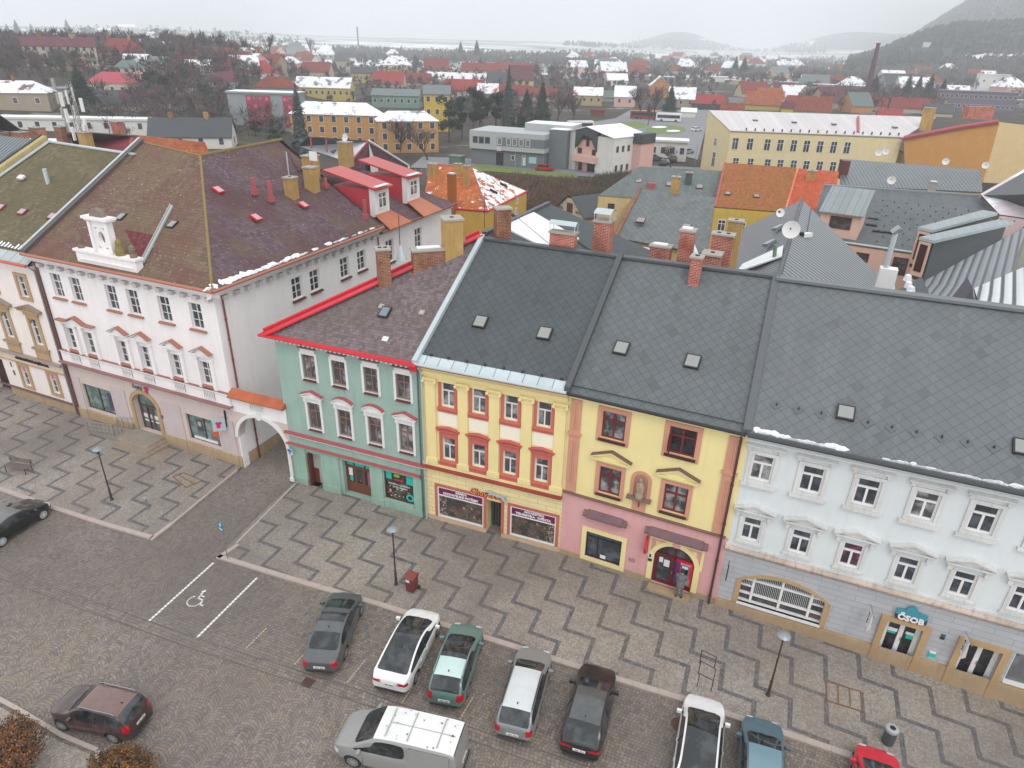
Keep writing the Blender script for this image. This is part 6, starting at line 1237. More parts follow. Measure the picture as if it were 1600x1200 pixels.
p=G(462,756); t=TH('street_name_sign','small blue and white sign on a thin post at the corner of the green house','sign',p); b=MB(); b.tube(p,p+Vector((0,0,2.75)),.025,.025,M['metal'],6); b.obj('post',t); f=Fr(p+Vector((-.2,-.05,0)),p+Vector((.2,-.05,0))); b=MB(); f.box(b,-.05,.35,2.25,2.7,-.01,.01,plain('#c9d6e0',.4)); f.box(b,-.02,.32,2.45,2.66,.01,.018,plain('#3a6f9c',.4)); f.box(b,.08,.2,2.3,2.42,.01,.018,plain('#3a6f9c',.4)); b.obj('panel',t)
p=G(231,795); b=MB(); b.tube(p,p+Vector((0,0,.75)),.07,.06,M['metal'],10); b.tube(p+Vector((0,0,.75)),p+Vector((-.02,0,.85)),.13,.1,M['conc'],10); b.cbox(p+Vector((0,-.02,.5)),.16,.12,.3,M['metal']); t=b.obj('bollard'); props(t,'short grey metal post standing on the left pavement','bollard')
p=G(644,922); t=TH('wheelie_bin','brown wheelie bin with a lid beside the street lamp','bin',p,None); bn=plain('#6b3029',.5,0,.12); b=MB(); 
bp=[(-.25,-.27),(.25,-.27),(.25,.27),(-.25,.27)]; lo=[p+Vector((x*.85,y*.85,.08)) for x,y in bp]; hi=[p+Vector((x,y,.95)) for x,y in bp]; b.face(lo[::-1],bn)
for i in range(4): j=(i+1)%4; b.face([lo[i],lo[j],hi[j],hi[i]],bn)
b.cbox(p+Vector((0,0,.93)),.58,.6,.04,bn); b.obj('bin_body',t); b=MB(); b.ext([p+Vector((-.29,-.31,.98)),p+Vector((-.29,.31,1.02)),p+Vector((-.29,.2,1.1)),p+Vector((-.29,-.25,1.05))],(.58,0,0),plain('#7a3a30',.5)); b.obj('lid',t); b=MB(); b.tube(p+Vector((-.26,.26,.1)),p+Vector((.3,.26,.1)),.1,.1,M['black'],10); b.obj('wheels',t); b=MB(); b.cbox(p+Vector((-.08,-.27,.72)),.22,.03,.16,M['white']); b.obj('sticker',t)
p=G(1386,1160); t=TH('litter_bin','round grey litter bin on the pavement above the red car','bin',p); b=MB(); b.lathe(p,[(.0,0),(.22,0),(.25,.1),(.25,.75),(.22,.78)],plain('#4e5356',.5,.2),16); b.lathe(p+Vector((0,0,.75)),[(.25,0),(.27,.04),(.26,.16),(.2,.18),(.12,.18)],plain('#a6aaac',.4,.2),16); b.lathe(p+Vector((0,0,.9)),[(0,0),(.14,0)],M['black'],12); b.obj('bin_body',t,smooth=False)
# bench
a,b_=G(14,742),G(52,728); c=(a+b_)/2; c=Vector((c.x,c.y-.1,0)); t=TH('bench','dark slatted metal bench on the left pavement','bench',c); m=MB(); ru=R(12); ux=Vector((math.cos(ru),math.sin(ru),0)); uy=Vector((-ux.y,ux.x,0)); 
for k in range(5): m.box(c-ux*.9+uy*(-.25+k*.1)+Vector((0,0,.43)),ux*1.8,uy*.07,Vector((0,0,.035)),plain('#6d605c',.6))
m.obj('seat',t); m=MB()
for k in range(3): m.box(c-ux*.9+uy*.28+Vector((0,0,.55+k*.11)),ux*1.8,uy*.03,Vector((0,0,.07)),plain('#6d605c',.6))
m.obj('backrest',t)
for s_ in (-.75,.75):
    m=MB(); q=c+ux*s_; m.path([q-uy*.28,q-uy*.25+Vector((0,0,.43)),q+uy*.25+Vector((0,0,.43)),q+uy*.32+Vector((0,0,.85))],.025,M['dkmetal'],6); m.path([q+uy*.3,q+uy*.2+Vector((0,0,.43))],.025,M['dkmetal'],6); m.obj('leg',t)
# bicycle rack: three tilted hoops
t=TH('bicycle_rack','thin dark metal bicycle stand of three angular hoops on the pavement','bicycle rack',G(1102,1048))
for (A,B) in (((1093,1036),(1116,1043)),((1091,1053),(1115,1062)),((1089,1073),(1111,1080))):
    a=G(*A);b_=G(*B); m=MB(); h=Vector((0,0,.85)); m.path([a,a+h,b_+h*.8,b_],.02,M['dkmetal'],6); m.obj('hoop',t)
# ------------------------------------------------------------------ people
def person(label,loc,rz,coat,trous,h=1.75,hair='#3b3230',pose='atm',hood=True,scale=1.0):
    root=TH('person',label,'person',loc,None,rz)
    J={}; V=[];E_=[];Rr=[]
    def ad(n,p,r,par=None):
        J[n]=len(V); V.append(p); Rr.append(r)
        if par is not None: E_.append((J[par],J[n]))
    # facing +Y
    ad('pelvis',(0,0,.95),(.16,.13)); ad('waist',(0,.01,1.1),(.15,.12),'pelvis'); ad('chest',(0,.03,1.32),(.19,.14),'waist'); ad('neck',(0,.05,1.47),(.065,.065),'chest'); ad('head0',(0,.08,1.56),(.075,.085),'neck'); ad('head1',(0,.1,1.66),(.08,.095),'head0'); ad('head2',(0,.1,1.72),(.055,.06),'head1')
    for s,n in ((1,'r'),(-1,'l')):
        ad('hip'+n,(s*.1,0,.88),(.1,.11),'pelvis'); ad('knee'+n,(s*.12,.04 if s>0 else .0,.5),(.07,.075),'hip'+n); ad('ank'+n,(s*.13,-.02,.1),(.05,.055),'knee'+n); ad('toe'+n,(s*.14,.13,.05),(.045,.035),'ank'+n)
        ad('sh'+n,(s*.2,.02,1.4),(.08,.08),'chest')
        if pose=='atm': ad('el'+n,(s*.27,.12,1.16),(.062,.062),'sh'+n); ad('wr'+n,(s*.16,.34,1.12),(.042,.042),'el'+n)
        else: ad('el'+n,(s*.26,-.02,1.14),(.06,.06),'sh'+n); ad('wr'+n,(s*.25,.06,.9),(.04,.04),'el'+n)
    def skin(nm,V,E_,Rr,mat_,par,sub=2,rootv=0):
        me=bpy.data.meshes.new(nm); me.from_pydata(V,E_,[]); ob=bpy.data.objects.new(nm,me); link(ob); ob.modifiers.new('k','SKIN'); 
        for i,r in enumerate(Rr): me.skin_vertices[0].data[i].radius=r
        me.skin_vertices[0].data[rootv].use_root=True; s=ob.modifiers.new('s','SUBSURF'); s.levels=sub; dg=bpy.context.evaluated_depsgraph_get(); m2=bpy.data.meshes.new_from_object(ob.evaluated_get(dg)); bpy.data.objects.remove(ob); m2.name=nm
        for p in m2.polygons: p.use_smooth=True
        m2.materials.clear(); [m2.materials.append(x) for x in (mat_ if isinstance(mat_,list) else [mat_])]; o=bpy.data.objects.new(nm,m2); link(o); o.parent=par; o.scale=(1,1,h/1.78) if par==root else (1,1,1); return o
    SK=plain('#c49a80',.6,0,.05,4,'skin')
    body=skin('body',V,E_,Rr,[plain(coat,.85),plain(trous,.85),SK],root)
    for p in body.data.polygons:
        z=p.center.z; p.material_index=2 if z>1.5 else (1 if z<.86 else 0)
    cm=plain(coat,.9,0,.18,6)
    m=MB(); m.lathe((0,0,0),[(.20,.72),(.2,.95),(.175,1.12),(.21,1.32),(.19,1.42),(.1,1.47)],cm,14); o=m.obj('coat',None,smooth=True); o.parent=root
    if hood: m=MB(); m.lathe((0,-.03,0),[(.1,1.4),(.15,1.46),(.13,1.54),(.08,1.5)],cm,12); o=m.obj('hood',None,smooth=True); o.parent=root
    for s,n in ((1,'r'),(-1,'l')):
        m=MB(); a,b,c=V[J['sh'+n]],V[J['el'+n]],V[J['wr'+n]]; m.tube(a,b,.09,.075,cm,10); m.tube(b,c,.075,.055,cm,10); o=m.obj('sleeve',None,smooth=True); o.parent=root
        hv=[c]; he=[]; hr=[(.03,.022)]; d=(Vector(c)-Vector(b)).normalized(); side=Vector((1,0,0)); 
        pal=Vector(c)+d*.08; hv.append(tuple(pal)); hr.append((.038,.018)); he.append((0,1))
        for k,ln in enumerate((.065,.075,.07,.055)):
            q=pal+side*((k-1.5)*.02)+d*.01; i=len(hv); hv.append(tuple(q+d*ln*.5)); hr.append((.009,.009)); he.append((1,i)); hv.append(tuple(q+d*ln+Vector((0,0,-.015)))); hr.append((.008,.008)); he.append((i,i+1))
        i=len(hv); q=Vector(c)+d*.03-side*s*.03; hv.append(tuple(q)); hr.append((.011,.011)); he.append((0,i)); hv.append(tuple(q+d*.04-side*s*.015)); hr.append((.009,.009)); he.append((i,i+1))
        skin('hand',hv,he,hr,SK,root,1)
    m=MB(); m.lathe((0,.085,0),[(.085,1.57),(.1,1.66),(.095,1.73),(.06,1.785),(0,1.8)],plain(hair,.9,0,.3,20),12)
    o=m.obj('hair',None,smooth=True); o.parent=root
    for v in o.data.vertices:
        if v.co.y>.13 and v.co.z<1.72: v.co.y=.13
    m=MB(); m.lathe((0,.165,0),[(0,1.6),(.018,1.61),(.014,1.64),(0,1.66)],SK,6); m.cbox((0,.178,1.575),.045,.008,.008,plain('#8b4a44',.6)); [m.cbox((q,.176,1.655),.02,.008,.01,M['black']) for q in (-.03,.03)]; o=m.obj('face',None); o.parent=root
    for s in (1,-1): m=MB(); m.cbox((s*.135,.05,0),.095,.27,.09,plain('#2d2a29',.7)); o=m.obj('shoe',None); o.parent=root
    return root
pf=Fr(G(874,864),G(1110,941)); q=pf.P(6.93,.12,.48)
person('person in a grey hooded coat using the cash machine, seen from behind',q,math.atan2(pf.u.y,pf.u.x),'#6d7170','#5f6466')
# ------------------------------------------------------------------ autumn hedges bottom left
def leafball(name,label,cat,c,rx,ry,rz_,n,m1,m2,seed,cover=.75,leaf_=.11,group=None):
    random.seed(seed); t=TH(name,label,cat,(c[0],c[1],0),group); tw=MB()
    c=Vector(c)
    for k in range(150):
        d=Vector((random.gauss(0,1),random.gauss(0,1),abs(random.gauss(0,1)))).normalized(); q_=random.uniform(.95,1.22); e=Vector((d.x*rx*q_,d.y*ry*q_,c.z+d.z*rz_*q_)); tw.tube((c.x,c.y,0),(c.x+e.x*.5,c.y+e.y*.5,e.z*.55),.035,.02,m2,4,False); tw.tube((c.x+e.x*.5,c.y+e.y*.5,e.z*.55),(c.x+e.x,c.y+e.y,e.z),.02,.008,m2,4,False)
    tw.obj('branches',t); b=MB()
    for k in range(n):
        d=Vector((random.gauss(0,1),random.gauss(0,1),random.gauss(0,1))).normalized(); 
        if d.z<-.3: d.z=-d.z
        r=random.uniform(.6,1.03)**.7*(1+.42*noise.noise(d*1.7+Vector((seed,0,0)))+.2*noise.noise(d*5+Vector((seed,3,0)))); 
        if noise.noise(d*3.1+Vector((0,seed,0)))>cover-.45 and random.random()<.75: continue
        p=Vector((c.x+d.x*rx*r,c.y+d.y*ry*r,c.z+d.z*rz_*r)); s=leaf_*random.uniform(.5,1.2); a=Vector((random.gauss(0,1),random.gauss(0,1),random.gauss(0,1))).normalized(); e=a.cross(d).normalized() if a.cross(d).length>.1 else d.orthogonal(); b.face([p-a*s*.5,p+e*s*.4,p+a*s*.5,p-e*s*.4],m1[k%len(m1)])
    b.obj('foliage',t); return t
OM=[leaf(L('#b0702c'),L('#7a4a22'),'autumn_leaves',4),leaf(L('#7a5230'),L('#4c3a26'),'autumn_leaves',4),leaf(L('#a8763a'),L('#7d5630'),'autumn_leaves',4)]; TW=plain('#5a4a40',.9,0,.3); TWP_=leaf(L('#6d5a55'),L('#4c3f3c'),'twig_tips',3)
p=G(2,1165,1.6); leafball('shrub','large rusty orange clipped shrub at the left bottom corner','shrub',(p.x,p.y,1.0),1.35,1.3,1.15,10000,OM+[TWP_,TWP_],TW,3,leaf_=.09)
p=G(185,1208,1.3); leafball('shrub','orange and green clipped shrub at the bottom edge below the brown SUV','shrub',(p.x,p.y,.9),1.25,1.15,1.05,9000,OM+[TWP_,leaf(L('#6a6a35'),L('#4a4a2a'),'green_leaves',4)],TW,7,leaf_=.09)
# ------------------------------------------------------------------ rear roofs and yards
def P3(q): return G(q[0],q[1],q[2])
def RB(name,label,cat='house',roofs=(),walls=(),loc=None,zb=-.3):
    pts=[]; t=None
    allp=[P3(q) if len(q)==3 and not isinstance(q,Vector) else Vector(q) for m,pl in roofs for q in pl]
    c=sum(allp,Vector())/len(allp); t=TH(name,label,cat,(c.x,c.y,0)); out=[]
    for m,pl in roofs:
        pp=[P3(q) if not isinstance(q,Vector) else q for q in pl]; b=MB(); b.slab(pp,.14,m,M['ridge']); out.append((b.obj('roof',t),pp))
    for m,a,b_,za,zb_ in walls:
        a=P3(a) if not isinstance(a,Vector) else a; b_=P3(b_) if not isinstance(b_,Vector) else b_
        w=MB(); w.face([Vector((a.x,a.y,zb)),Vector((b_.x,b_.y,zb)),Vector((b_.x,b_.y,zb_ if zb_ else b_.z)),Vector((a.x,a.y,za if za else a.z))],m); w.obj('wall',t)
    return t,out
def fwin(par,fr,a,z,w,h,fm,gm=None,name='window',o=.02,bars='X'):
    m=MB(); f=.09; 
    for A,B,C,E in ((a-w/2,a-w/2+f,z-h/2,z+h/2),(a+w/2-f,a+w/2,z-h/2,z+h/2),(a-w/2+f,a+w/2-f,z-h/2,z-h/2+f),(a-w/2+f,a+w/2-f,z+h/2-f,z+h/2)): fr.box(m,A,B,C,E,0.005,o+.05,fm)
    if 'X' in bars: fr.box(m,a-.04,a+.04,z-h/2+f,z+h/2-f,.005,o+.04,fm); fr.box(m,a-w/2+f,a+w/2-f,z+h*.12,z+h*.12+.07,.005,o+.045,fm)
    ob=m.obj(name,par); g=MB(); fr.quad(g,a-w/2+.03,a+w/2-.03,z-h/2+.03,z+h/2-.03,o,gm or M['glass']); g.obj('pane',ob); return ob
def pw(par,p0,n,q,w,h,fm,gm=None,u=None,bars='X'):
    n=Vector((n[0],n[1],0)).normalized(); u=Vector((-n.y,n.x,0)); c=PL(p0,n,*q); f=Fr(c-u*2,c+u*2); return fwin(par,f,2,c.z,w,h,fm,gm,bars=bars)
# R1 rear wing behind the yellow pet shop
a=G(757,366,15.55); b=G(858,318,15.5); c=G(1010,400,12.2); d=G(935,398,12.9)
c=Vector((-9.6,b.y+2.6,12.0)); d=Vector((-9.6,37.5,12.0)); t,o=RB('grey_rear_wing','dark shingled rear wing with a white roof panel behind the yellow pet shop house','house',[(M['greyroof'],[a,d,c,b])],[(plaster('#d8c49a',.3),b,c,None,None),(plaster('#d8c49a',.3),d,c,None,None)])
n=(d-a).cross(b-a).normalized(); n=n if n.z>0 else -n
wp=[PL(a+n*.1,n,*q) for q in ((783,352),(834,331),(905,372),(862,392))]; m=MB(); m.slab(wp,.1,seam('#e6e8ea',wid=.9,dark=.9)); x=m.obj('white_roof_panel',t); m=MB(); m.tube(PL(a,n,800,335),PL(a,n,868,392),.12,.12,M['dkmetal'],6); m.tube(PL(a,n,893,372),PL(a,n,928,396),.12,.12,M['dkmetal'],6); m.obj('valley_gutter',t); verge(a,b,.3,.2,M['ridge'],t)
for bx,tx,w_,l_,kw in (((940,402),(944,345),.95,1.1,dict(cowl=True,pots=0)),((1030,412),(1032,385),1.2,.7,dict(snow=True,pots=1)),((1068,415),(1072,360),.8,.8,dict(snow=True,pots=1)),((1109,425),(1112,397),1.0,1.0,dict(pots=1)),((1124,408),(1124,366),1.2,.7,dict(pots=2))):
    yy={940:39.3,1030:40.2,1068:40.2,1109:39.6,1124:41.3}[bx[0]]; q=PL(Vector((0,yy,0)),Vector((0,1,0)),*bx); tt=PL(Vector((0,yy,0)),Vector((0,1,0)),*tx); r=TH('chimney_stack',{940:'tall red brick chimney with a curved metal cowl behind the grey roofs',1030:'short red brick chimney with snow on top behind the pink house ridge',1068:'slender red brick chimney with a snowy cap',1109:'low red brick chimney in front of the double one',1124:'wide red brick chimney with two flues'}[bx[0]],'chimney',(q.x,yy,0),'brick chimneys behind the ridge'); chimney(r,(q.x,yy),w_,l_,8,tt.z,M['brick'],**kw)
q=PL(Vector((0,47,0)),Vector((0,1,0)),1143,390); tt=PL(Vector((0,47,0)),Vector((0,1,0)),1146,345); r=TH('chimney_stack','tall ochre rendered chimney beside the corrugated roof','chimney',(q.x,47,0)); chimney(r,(q.x,47),.9,.7,6,tt.z,M['bricky'],pots=1)
# pale ledge roofs behind pink house
t,o=RB('pale_metal_roof','low pale sheet-metal roofs with snow behind the brick chimneys','roof',[(seam('#aeb8bb',wid=.6,snow=.6),[(1003,385,11.5),(1040,392,11.5),(1030,430,12.5),(985,415,12.5)]),(seam('#b9c2c5',wid=.6,snow=.52),[(1060,400,11.5),(1085,380,10.5),(1105,430,12.5),(1050,430,12.5)]),(M['snow'],[(1100,392,10.6),(1112,388,10.6),(1110,430,11.5),(1085,430,11.5)])])
# R3 mid grey roof, R2 far grey roof
cream=plaster('#d9c08a',.3); yel=plaster('#d9bb5e',.25)
r3=[(1000,296,12.4),(1118,308,12.4),(1105,397,9.0),(962,371,9.0)]
t,o=RB('grey_roof_house','grey diamond-shingled house roof with a brick verge behind the chimneys','house',[(diamond('#666c6d',.5,lines=.55,rough=.75),r3)],[(plaster('#e2c290',.2),(1000,296,12.3),(930,372,7.4),None,None),(plaster('#e2c290',.2),(962,371,8.9),(930,372,7.4),None,None),(cream,(1118,308,12.3),(1105,397,8.9),None,None),(cream,(962,371,8.9),(1105,397,8.9),None,None)])
pp=o[0][1]; n=(pp[1]-pp[0]).cross(pp[2]-pp[0]).normalized(); n=n if n.z>0 else -n; u=(pp[1]-pp[0]).normalized(); up=n.cross(u); up=up if up.z>0 else -up
m=MB(); m.tube(pp[0]+Vector((0,0,.1)),pp[3]+Vector((0,0,.1)),.18,.18,M['brickd'],6); m.obj('verge_tiles',t); 
for q in ((1001,345),(1072,355)): skylight(t,PL(pp[0],n,*q),u,up,.9,.9,m=M['brown'])
q=PL(pp[0],n,1054,300); chimney(t,(q.x,q.y),.8,.7,q.z-1.0,q.z+1.5,M['bricky'],pots=1)
r2=[(1000,260,11),(1128,267,11),(1118,312,8.6),(980,312,8.0),(935,305,8.0)]
A=G(935,305,8);B=G(1000,260,11.2);C=G(1130,267,11.2);Dx=A+(C-B)+Vector((6,0,0)); Dx.z=8
t,o=RB('grey_roof_house','large grey-green shingled house with cream walls behind the mid grey roof','house',[(diamond('#626a69',.5,lines=.65,rough=.75),[A,Dx,C,B])],[(cream,A,Dx,None,None),(cream,A,B,None,None),(cream,B,C,None,None)])
n=(Dx-A).cross(C-A).normalized(); n=n if n.z>0 else -n; u=(Dx-A).normalized(); up=n.cross(u); up=up if up.z>0 else -up
for q in ((998,283),(1046,288),(1093,292)): skylight(t,PL(A,n,*q),u,up,.9,.9,m=M['brown'])
q=PL(A,n,1075,287); chimney(t,(q.x,q.y),.8,.6,q.z-.5,q.z+1.4,plain('#4a5553',.6),pots=1); q=PL(A,n,1017,293); m=MB(); m.cbox((q.x,q.y,q.z-.3),1.0,.7,.9,M['redm']); m.obj('roof_hatch',t)
f=Fr(A,Dx); 
for q in ((955,322),): a_=f.px(*q); fwin(t,f,a_[0],6.6,.9,.9,M['brown'])
# orange tiled roofs
A=G(1117,323,8.6);B=G(1225,331,8.6);C=G(1245,262,12.2);Dx=G(1133,254,12.2)
OR=pantile('#965c3a',name='orange_clay_tile_roof',moss=L('#86622c'),dark=.75); OR2=pantile('#b65a3c',name='bright_orange_tile_roof',moss=L('#a84a2c'),dark=.4,row=.6)
t,o=RB('orange_roof_house','yellow house with a mossy orange tiled roof behind the chimneys','house',[(OR,[A,B,C,Dx])],[(yel,A,B,None,None),(yel,A,Dx,None,None),(yel,B,C,None,None)]); f=Fr(A,B)
n=(B-A).cross(C-A).normalized(); n=n if n.z>0 else -n; u=(B-A).normalized(); up=n.cross(u); up=up if up.z>0 else -up
for q in ((1137,303),(1182,307)): skylight(t,PL(A,n,*q),u,up,.7,.7,m=M['brown'])
for q in ((1127,352),(1158,356)): a_=f.px(*q); fwin(t,f,a_[0],a_[1],.95,1.4,M['white'])
m=MB(); m.tube(A,Dx,.15,.15,M['redm'],6); m.obj('verge_tiles',t)
A2=B+Vector((.1,0,0));B2=G(1300,340,8.6);C2=G(1311,268,11.8);D2=G(1247,263,11.9); t,o=RB('orange_roof_house','house with a bright orange ridged tile roof right of the mossy orange one','house',[(OR2,[A2,B2,C2,D2])],[(yel,A2,B2,None,None)]); n=(B2-A2).cross(C2-A2).normalized(); n=n if n.z>0 else -n; q=PL(A2,n,1266,282); chimney(t,(q.x,q.y),1.1,.8,q.z-1.2,q.z+1.2,M['bricky'],pots=1); verge(A2,D2,.2,.2,plain('#d98060',.7),t)
# corrugated gable roof with dish
a0=Vector((-1.25,40.5,13.6)); a1=G(1254,312,14); a1=Vector((-1.3,a1.y,14)); e0=Vector((6.0,40.5,9.9)); e1=G(1374,432,10.0); l0=Vector((-8.2,40.5,10.0)); l1=G(1150,362,10.6)
CR1=corru('#1e2122','#858b8f',.62); CR2=corru('#3e4247','#6a6e73',.6)
t,o=RB('corrugated_roof_building','building with a dark ribbed metal gable roof and a satellite dish on its ridge','building',[(CR1,[a0,e0,e1,a1]),(CR2,[a0,a1,l1,l0])],[(cream,e0,e1,None,None),(cream,e1,a1,None,None),(cream,a1,l1,None,None)])
cap(t,a0,a1,.16,M['ridge'],'ridge_capping'); q=Vector((-1.3,51,13.9)); q=PL(Vector((-1.3,0,0)),Vector((1,0,0)),1234,372); dish(t,q+Vector((0,0,.6)),.62,(-.1,-1,.25)); q=PL(Vector((-1.3,0,0)),Vector((1,0,0)),1226,352); dish(t,q+Vector((-.3,0,.6)),.22,(-.3,-1,.2),name='small_dish')
n=(l0-a0).cross(a1-a0).normalized(); n=n if n.z>0 else -n
wp=[PL(a0+n*.12,n,*q) for q in ((1151,424),(1160,412),(1224,383),(1222,400))]; m=MB(); m.slab(wp,.1,seam('#dfe3e5',wid=.4,dark=.85)); m.obj('translucent_strip',t)
for q in ((1214,361),(1200,386)): p=PL(a0,n,*q); m=MB(); m.box(p,Vector((.5,1.4,.1)),Vector((-.35,.12,-.1)),n*.25,M['metal']); m.obj('roof_vent',t)
p=PL(a0,n,1207,405); m=MB(); m.tube(p-n*.3,p+Vector((0,0,1.0)),.13,.13,plain('#6f8072',.7),8); m.obj('vent_pipe',t)
n2=(e0-a0).cross(a1-a0).normalized(); n2=n2 if n2.z>0 else -n2; p=PL(a0,n2,1260,370); m=MB(); m.cbox((p.x,p.y,p.z),.8,.35,.3,M['white'],.8); m.cbox((p.x-.4,p.y-.4,p.z),.3,.3,.4,M['black'],.8); m.tube(p,PL(a0,n2,1268,325),.03,.03,M['dkmetal'],4); m.obj('roof_fittings',t)
# white flue pipe
q=PL(Vector((0,43,0)),Vector((0,1,0)),1374,452); r=TH('flue_pipe','tall leaning grey flue with a white chimney base behind the bank ridge','flue',(q.x,43,0)); m=MB(); t0=PL(Vector((0,43,0)),Vector((0,1,0)),1384,418); t1=PL(Vector((0,43,0)),Vector((0,1,0)),1400,362); m.cbox((q.x+.2,43,8),.9,.7,t0.z-8,M['white']); m.obj('base',r); m=MB(); m.tube((t0.x,43,t0.z),(t1.x,43,t1.z),.14,.14,M['zinc'],8); m.tube((t1.x-.15,43,t1.z-.1),(t1.x+.15,43,t1.z+.25),.2,.2,M['metal'],8); m.obj('pipe',r)
# pink house with dormer
A=G(1336,386,8.8);B=G(1426,396,8.8);C=G(1530,306,12);Dx=G(1287,290,12); E_=G(1262,372,8.8); A=E_
pk=plaster('#e3bfae',.2); RP=diamond('#5c6164',.48,lines=.55,rough=.75); B2=A+(B-A)*1.9
t,o=RB('pink_walled_house','pinkish house with a dark shingled roof, brown windows and a pink dormer','house',[(RP,[A,B2,C,Dx])],[(pk,A,B2,None,None),(pk,A,Dx,None,None)]); f=Fr(A,B2); n=(B2-A).cross(C-A).normalized(); n=n if n.z>0 else -n; u=(B2-A).normalized(); up=n.cross(u); up=up if up.z>0 else -up
for q,w_,h_ in (((1405,416),1.3,1.7),((1347,402),1.2,.9)): a_=f.px(*q); fwin(t,f,a_[0],a_[1],w_,h_,M['brown'])
m=MB(); m.tube(A+Vector((0,0,.1)),B2+Vector((0,0,.1)),.11,.11,M['zinc'],8); m.obj('gutter',t); verge(Dx,C,.4,.2,plain('#7d8487',.5),t,'ridge_capping')
dn=f.n; dp=PL(A,n,1307,369)+dn*.3; df=Fr(dp-f.u*1.9,dp+f.u*1.9); zb_=PL(dp,dn,1312,365).z; zt_=PL(dp,dn,1312,333).z; m=MB(); 
m.box(df.P(0,zb_-.6,0),df.u*3.8,-dn*.01-dn*4,Vector((0,0,zt_-zb_+.6)),pk); o_=m.obj('dormer',t); k=MB(); k.slab([df.P(-.2,zt_,.3),df.P(4.0,zt_,.3),df.P(4.0,zt_+1.7,-5.5),df.P(-.2,zt_+1.7,-5.5)],.12,seam('#7f898b',wid=.7)); k.obj('dormer_roof',o_); a_=df.px(1313,348); fwin(o_,df,a_[0],a_[1],2.0,1.2,M['brown'])
random.seed(6); m=MB()
for (x,y) in ((1363,303),(1360,313),(1358,323),(1356,333),(1354,342),(1352,352),(1363,362),(1381,364),(1298,317),(1296,305)): p=PL(A,n,x,y); m.box(p,u*1.1,up*.25,n*.15,M['black'])
m.obj('roof_steps',t); m=MB()
for i in range(9):
    for j in range(12): p=A.lerp(Dx,.1+i*.09)+u*(6.3+j*1.15+(i%2)*.5); m.box(p,u*.1,up*.1,n*.12,M['black'])
m.obj('snow_guards',t)
p=PL(A,n,1413,340); 
# dormer group right
zt=12.6; q0=G(1446,352,12.3);q1=G(1560,322,13.5)
RM=seam('#8c979b',wid=.3,dark=.6)
t=TH('double_dormer','pair of long grey metal roofed dormers with pink fronts at the right','dormer',G(1500,400,8)); 
for k,(f0,f1,b0_,bz) in enumerate((((1446,357),(1441,400),(1548,330),0),((1448,373),(1440,425),(1572,345),0))):
    A_=G(f0[0],f0[1],12.4-k*.2); lo=PL(A_,(A_-O).normalized(),f1[0],f1[1]); Bk=G(b0_[0],b0_[1],12.9-k*.2); d_=(Bk-A_); s_=Vector((d_.y,-d_.x,0)).normalized()*1.3; m=MB(); m.slab([A_-s_*.5,A_+s_*.5,Bk+s_*.5,Bk-s_*.5],.25,RM,M['zinc']); m.obj('dormer_roof',t); m=MB(); m.box(A_-s_*.45+d_*.02-Vector((0,0,3.6)),s_*.9,d_*.9,Vector((0,0,3.4)),plain('#4b4f52',.6)); m.obj('dormer_cheek',t); m=MB(); m.box(A_-s_*.4-Vector((0,0,3.2)),s_*.8,-d_.normalized()*.06,Vector((0,0,2.9)),pk); m.box(A_-s_*.25-Vector((0,0,2.8)),s_*.5,-d_.normalized()*.1,Vector((0,0,2.3)),M['brownd']); m.obj('dormer_front',t)
A=G(1444,500,11.0);B=G(1440,432,10.4);C=G(1640,352,13.2);Dx=G(1640,440,13.2)
t,o=RB('ribbed_roof_building','long building with a grey ribbed metal roof at the right edge','building',[(corr('#34383d','#7c8187',.55),[G(1462,482,11.5),G(1440,441,10.2),G(1620,345,13.0),G(1680,470,13.2)])],[]); 
t,o=RB('striped_roof_building','small building under a silver-white ribbed roof at the right edge behind the bank ridge','building',[(corr('#34393c','#cfd4d6',.6),[G(1535,495,13.0),G(1522,450,12.4),G(1640,400,14.4),G(1680,500,14.4)])],[])
m=MB(); q=G(1516,462,12.6); m.ext([q+Vector((-.5,0,-1)),q+Vector((.5,0,-1)),q+Vector((0,0,.5))],Vector((0,2.5,0)),M['white'],plain('#5a5460',.6)); m.obj('gable_dormer',t)
q=G(1590,420,13); chimney(t,(q.x+.3,q.y),1.0,.8,11,15.6,M['conc'],pots=0)
t,o=RB('dark_low_roof','low dark shingled roof with bits of snow behind the bank ridge','roof',[(M['greyroof'],[G(1375,470,11.8),G(1440,432,10.4),G(1462,482,11.6),G(1450,500,11.8)])],[]); m=MB(); random.seed(3)
for (x,y) in ((1388,438),(1419,432),(1420,443),(1424,450),(1392,444),(1421,458)): p=G(x,y,11.4); m.lathe(p-Vector((0,0,.3)),[(random.uniform(.2,.4),0),(.2,.4),(0,.5)],M['snow'],7)
x=m.obj('snow_lumps',t)
t,o=RB('pink_grey_roof_house','house with a pale pinkish metal roof and red gutter at the right edge','house',[(seam('#cfc3c7',wid=1.0,dark=.8,snow=.5),[G(1562,335,11.5),G(1532,303,12.5),G(1605,262,15),G(1680,300,15),G(1680,352,11.5)])],[(plaster('#e2c8c6',.2),G(1562,337,11.4),G(1680,354,11.4),None,None)]); m=MB(); m.tube(G(1562,335,11.4),G(1680,353,11.4),.15,.15,M['red'],6); m.obj('gutter',t)
t,o=RB('dark_panel_roof_building','long low building with a dark ribbed metal roof below the cream school','building',[(corru('#434a4d','#5f676a',.5),[G(1313,290,9.0),G(1535,300,9.0),G(1533,265,10.5),G(1312,248,10.5)])],[(yel,G(1313,290,8.9),G(1535,300,8.9),None,None)])
A=G(1313,290,9.0);B=G(1535,300,9.0); n=(B-A).cross(G(1533,265,10.5)-A).normalized(); n=n if n.z>0 else -n
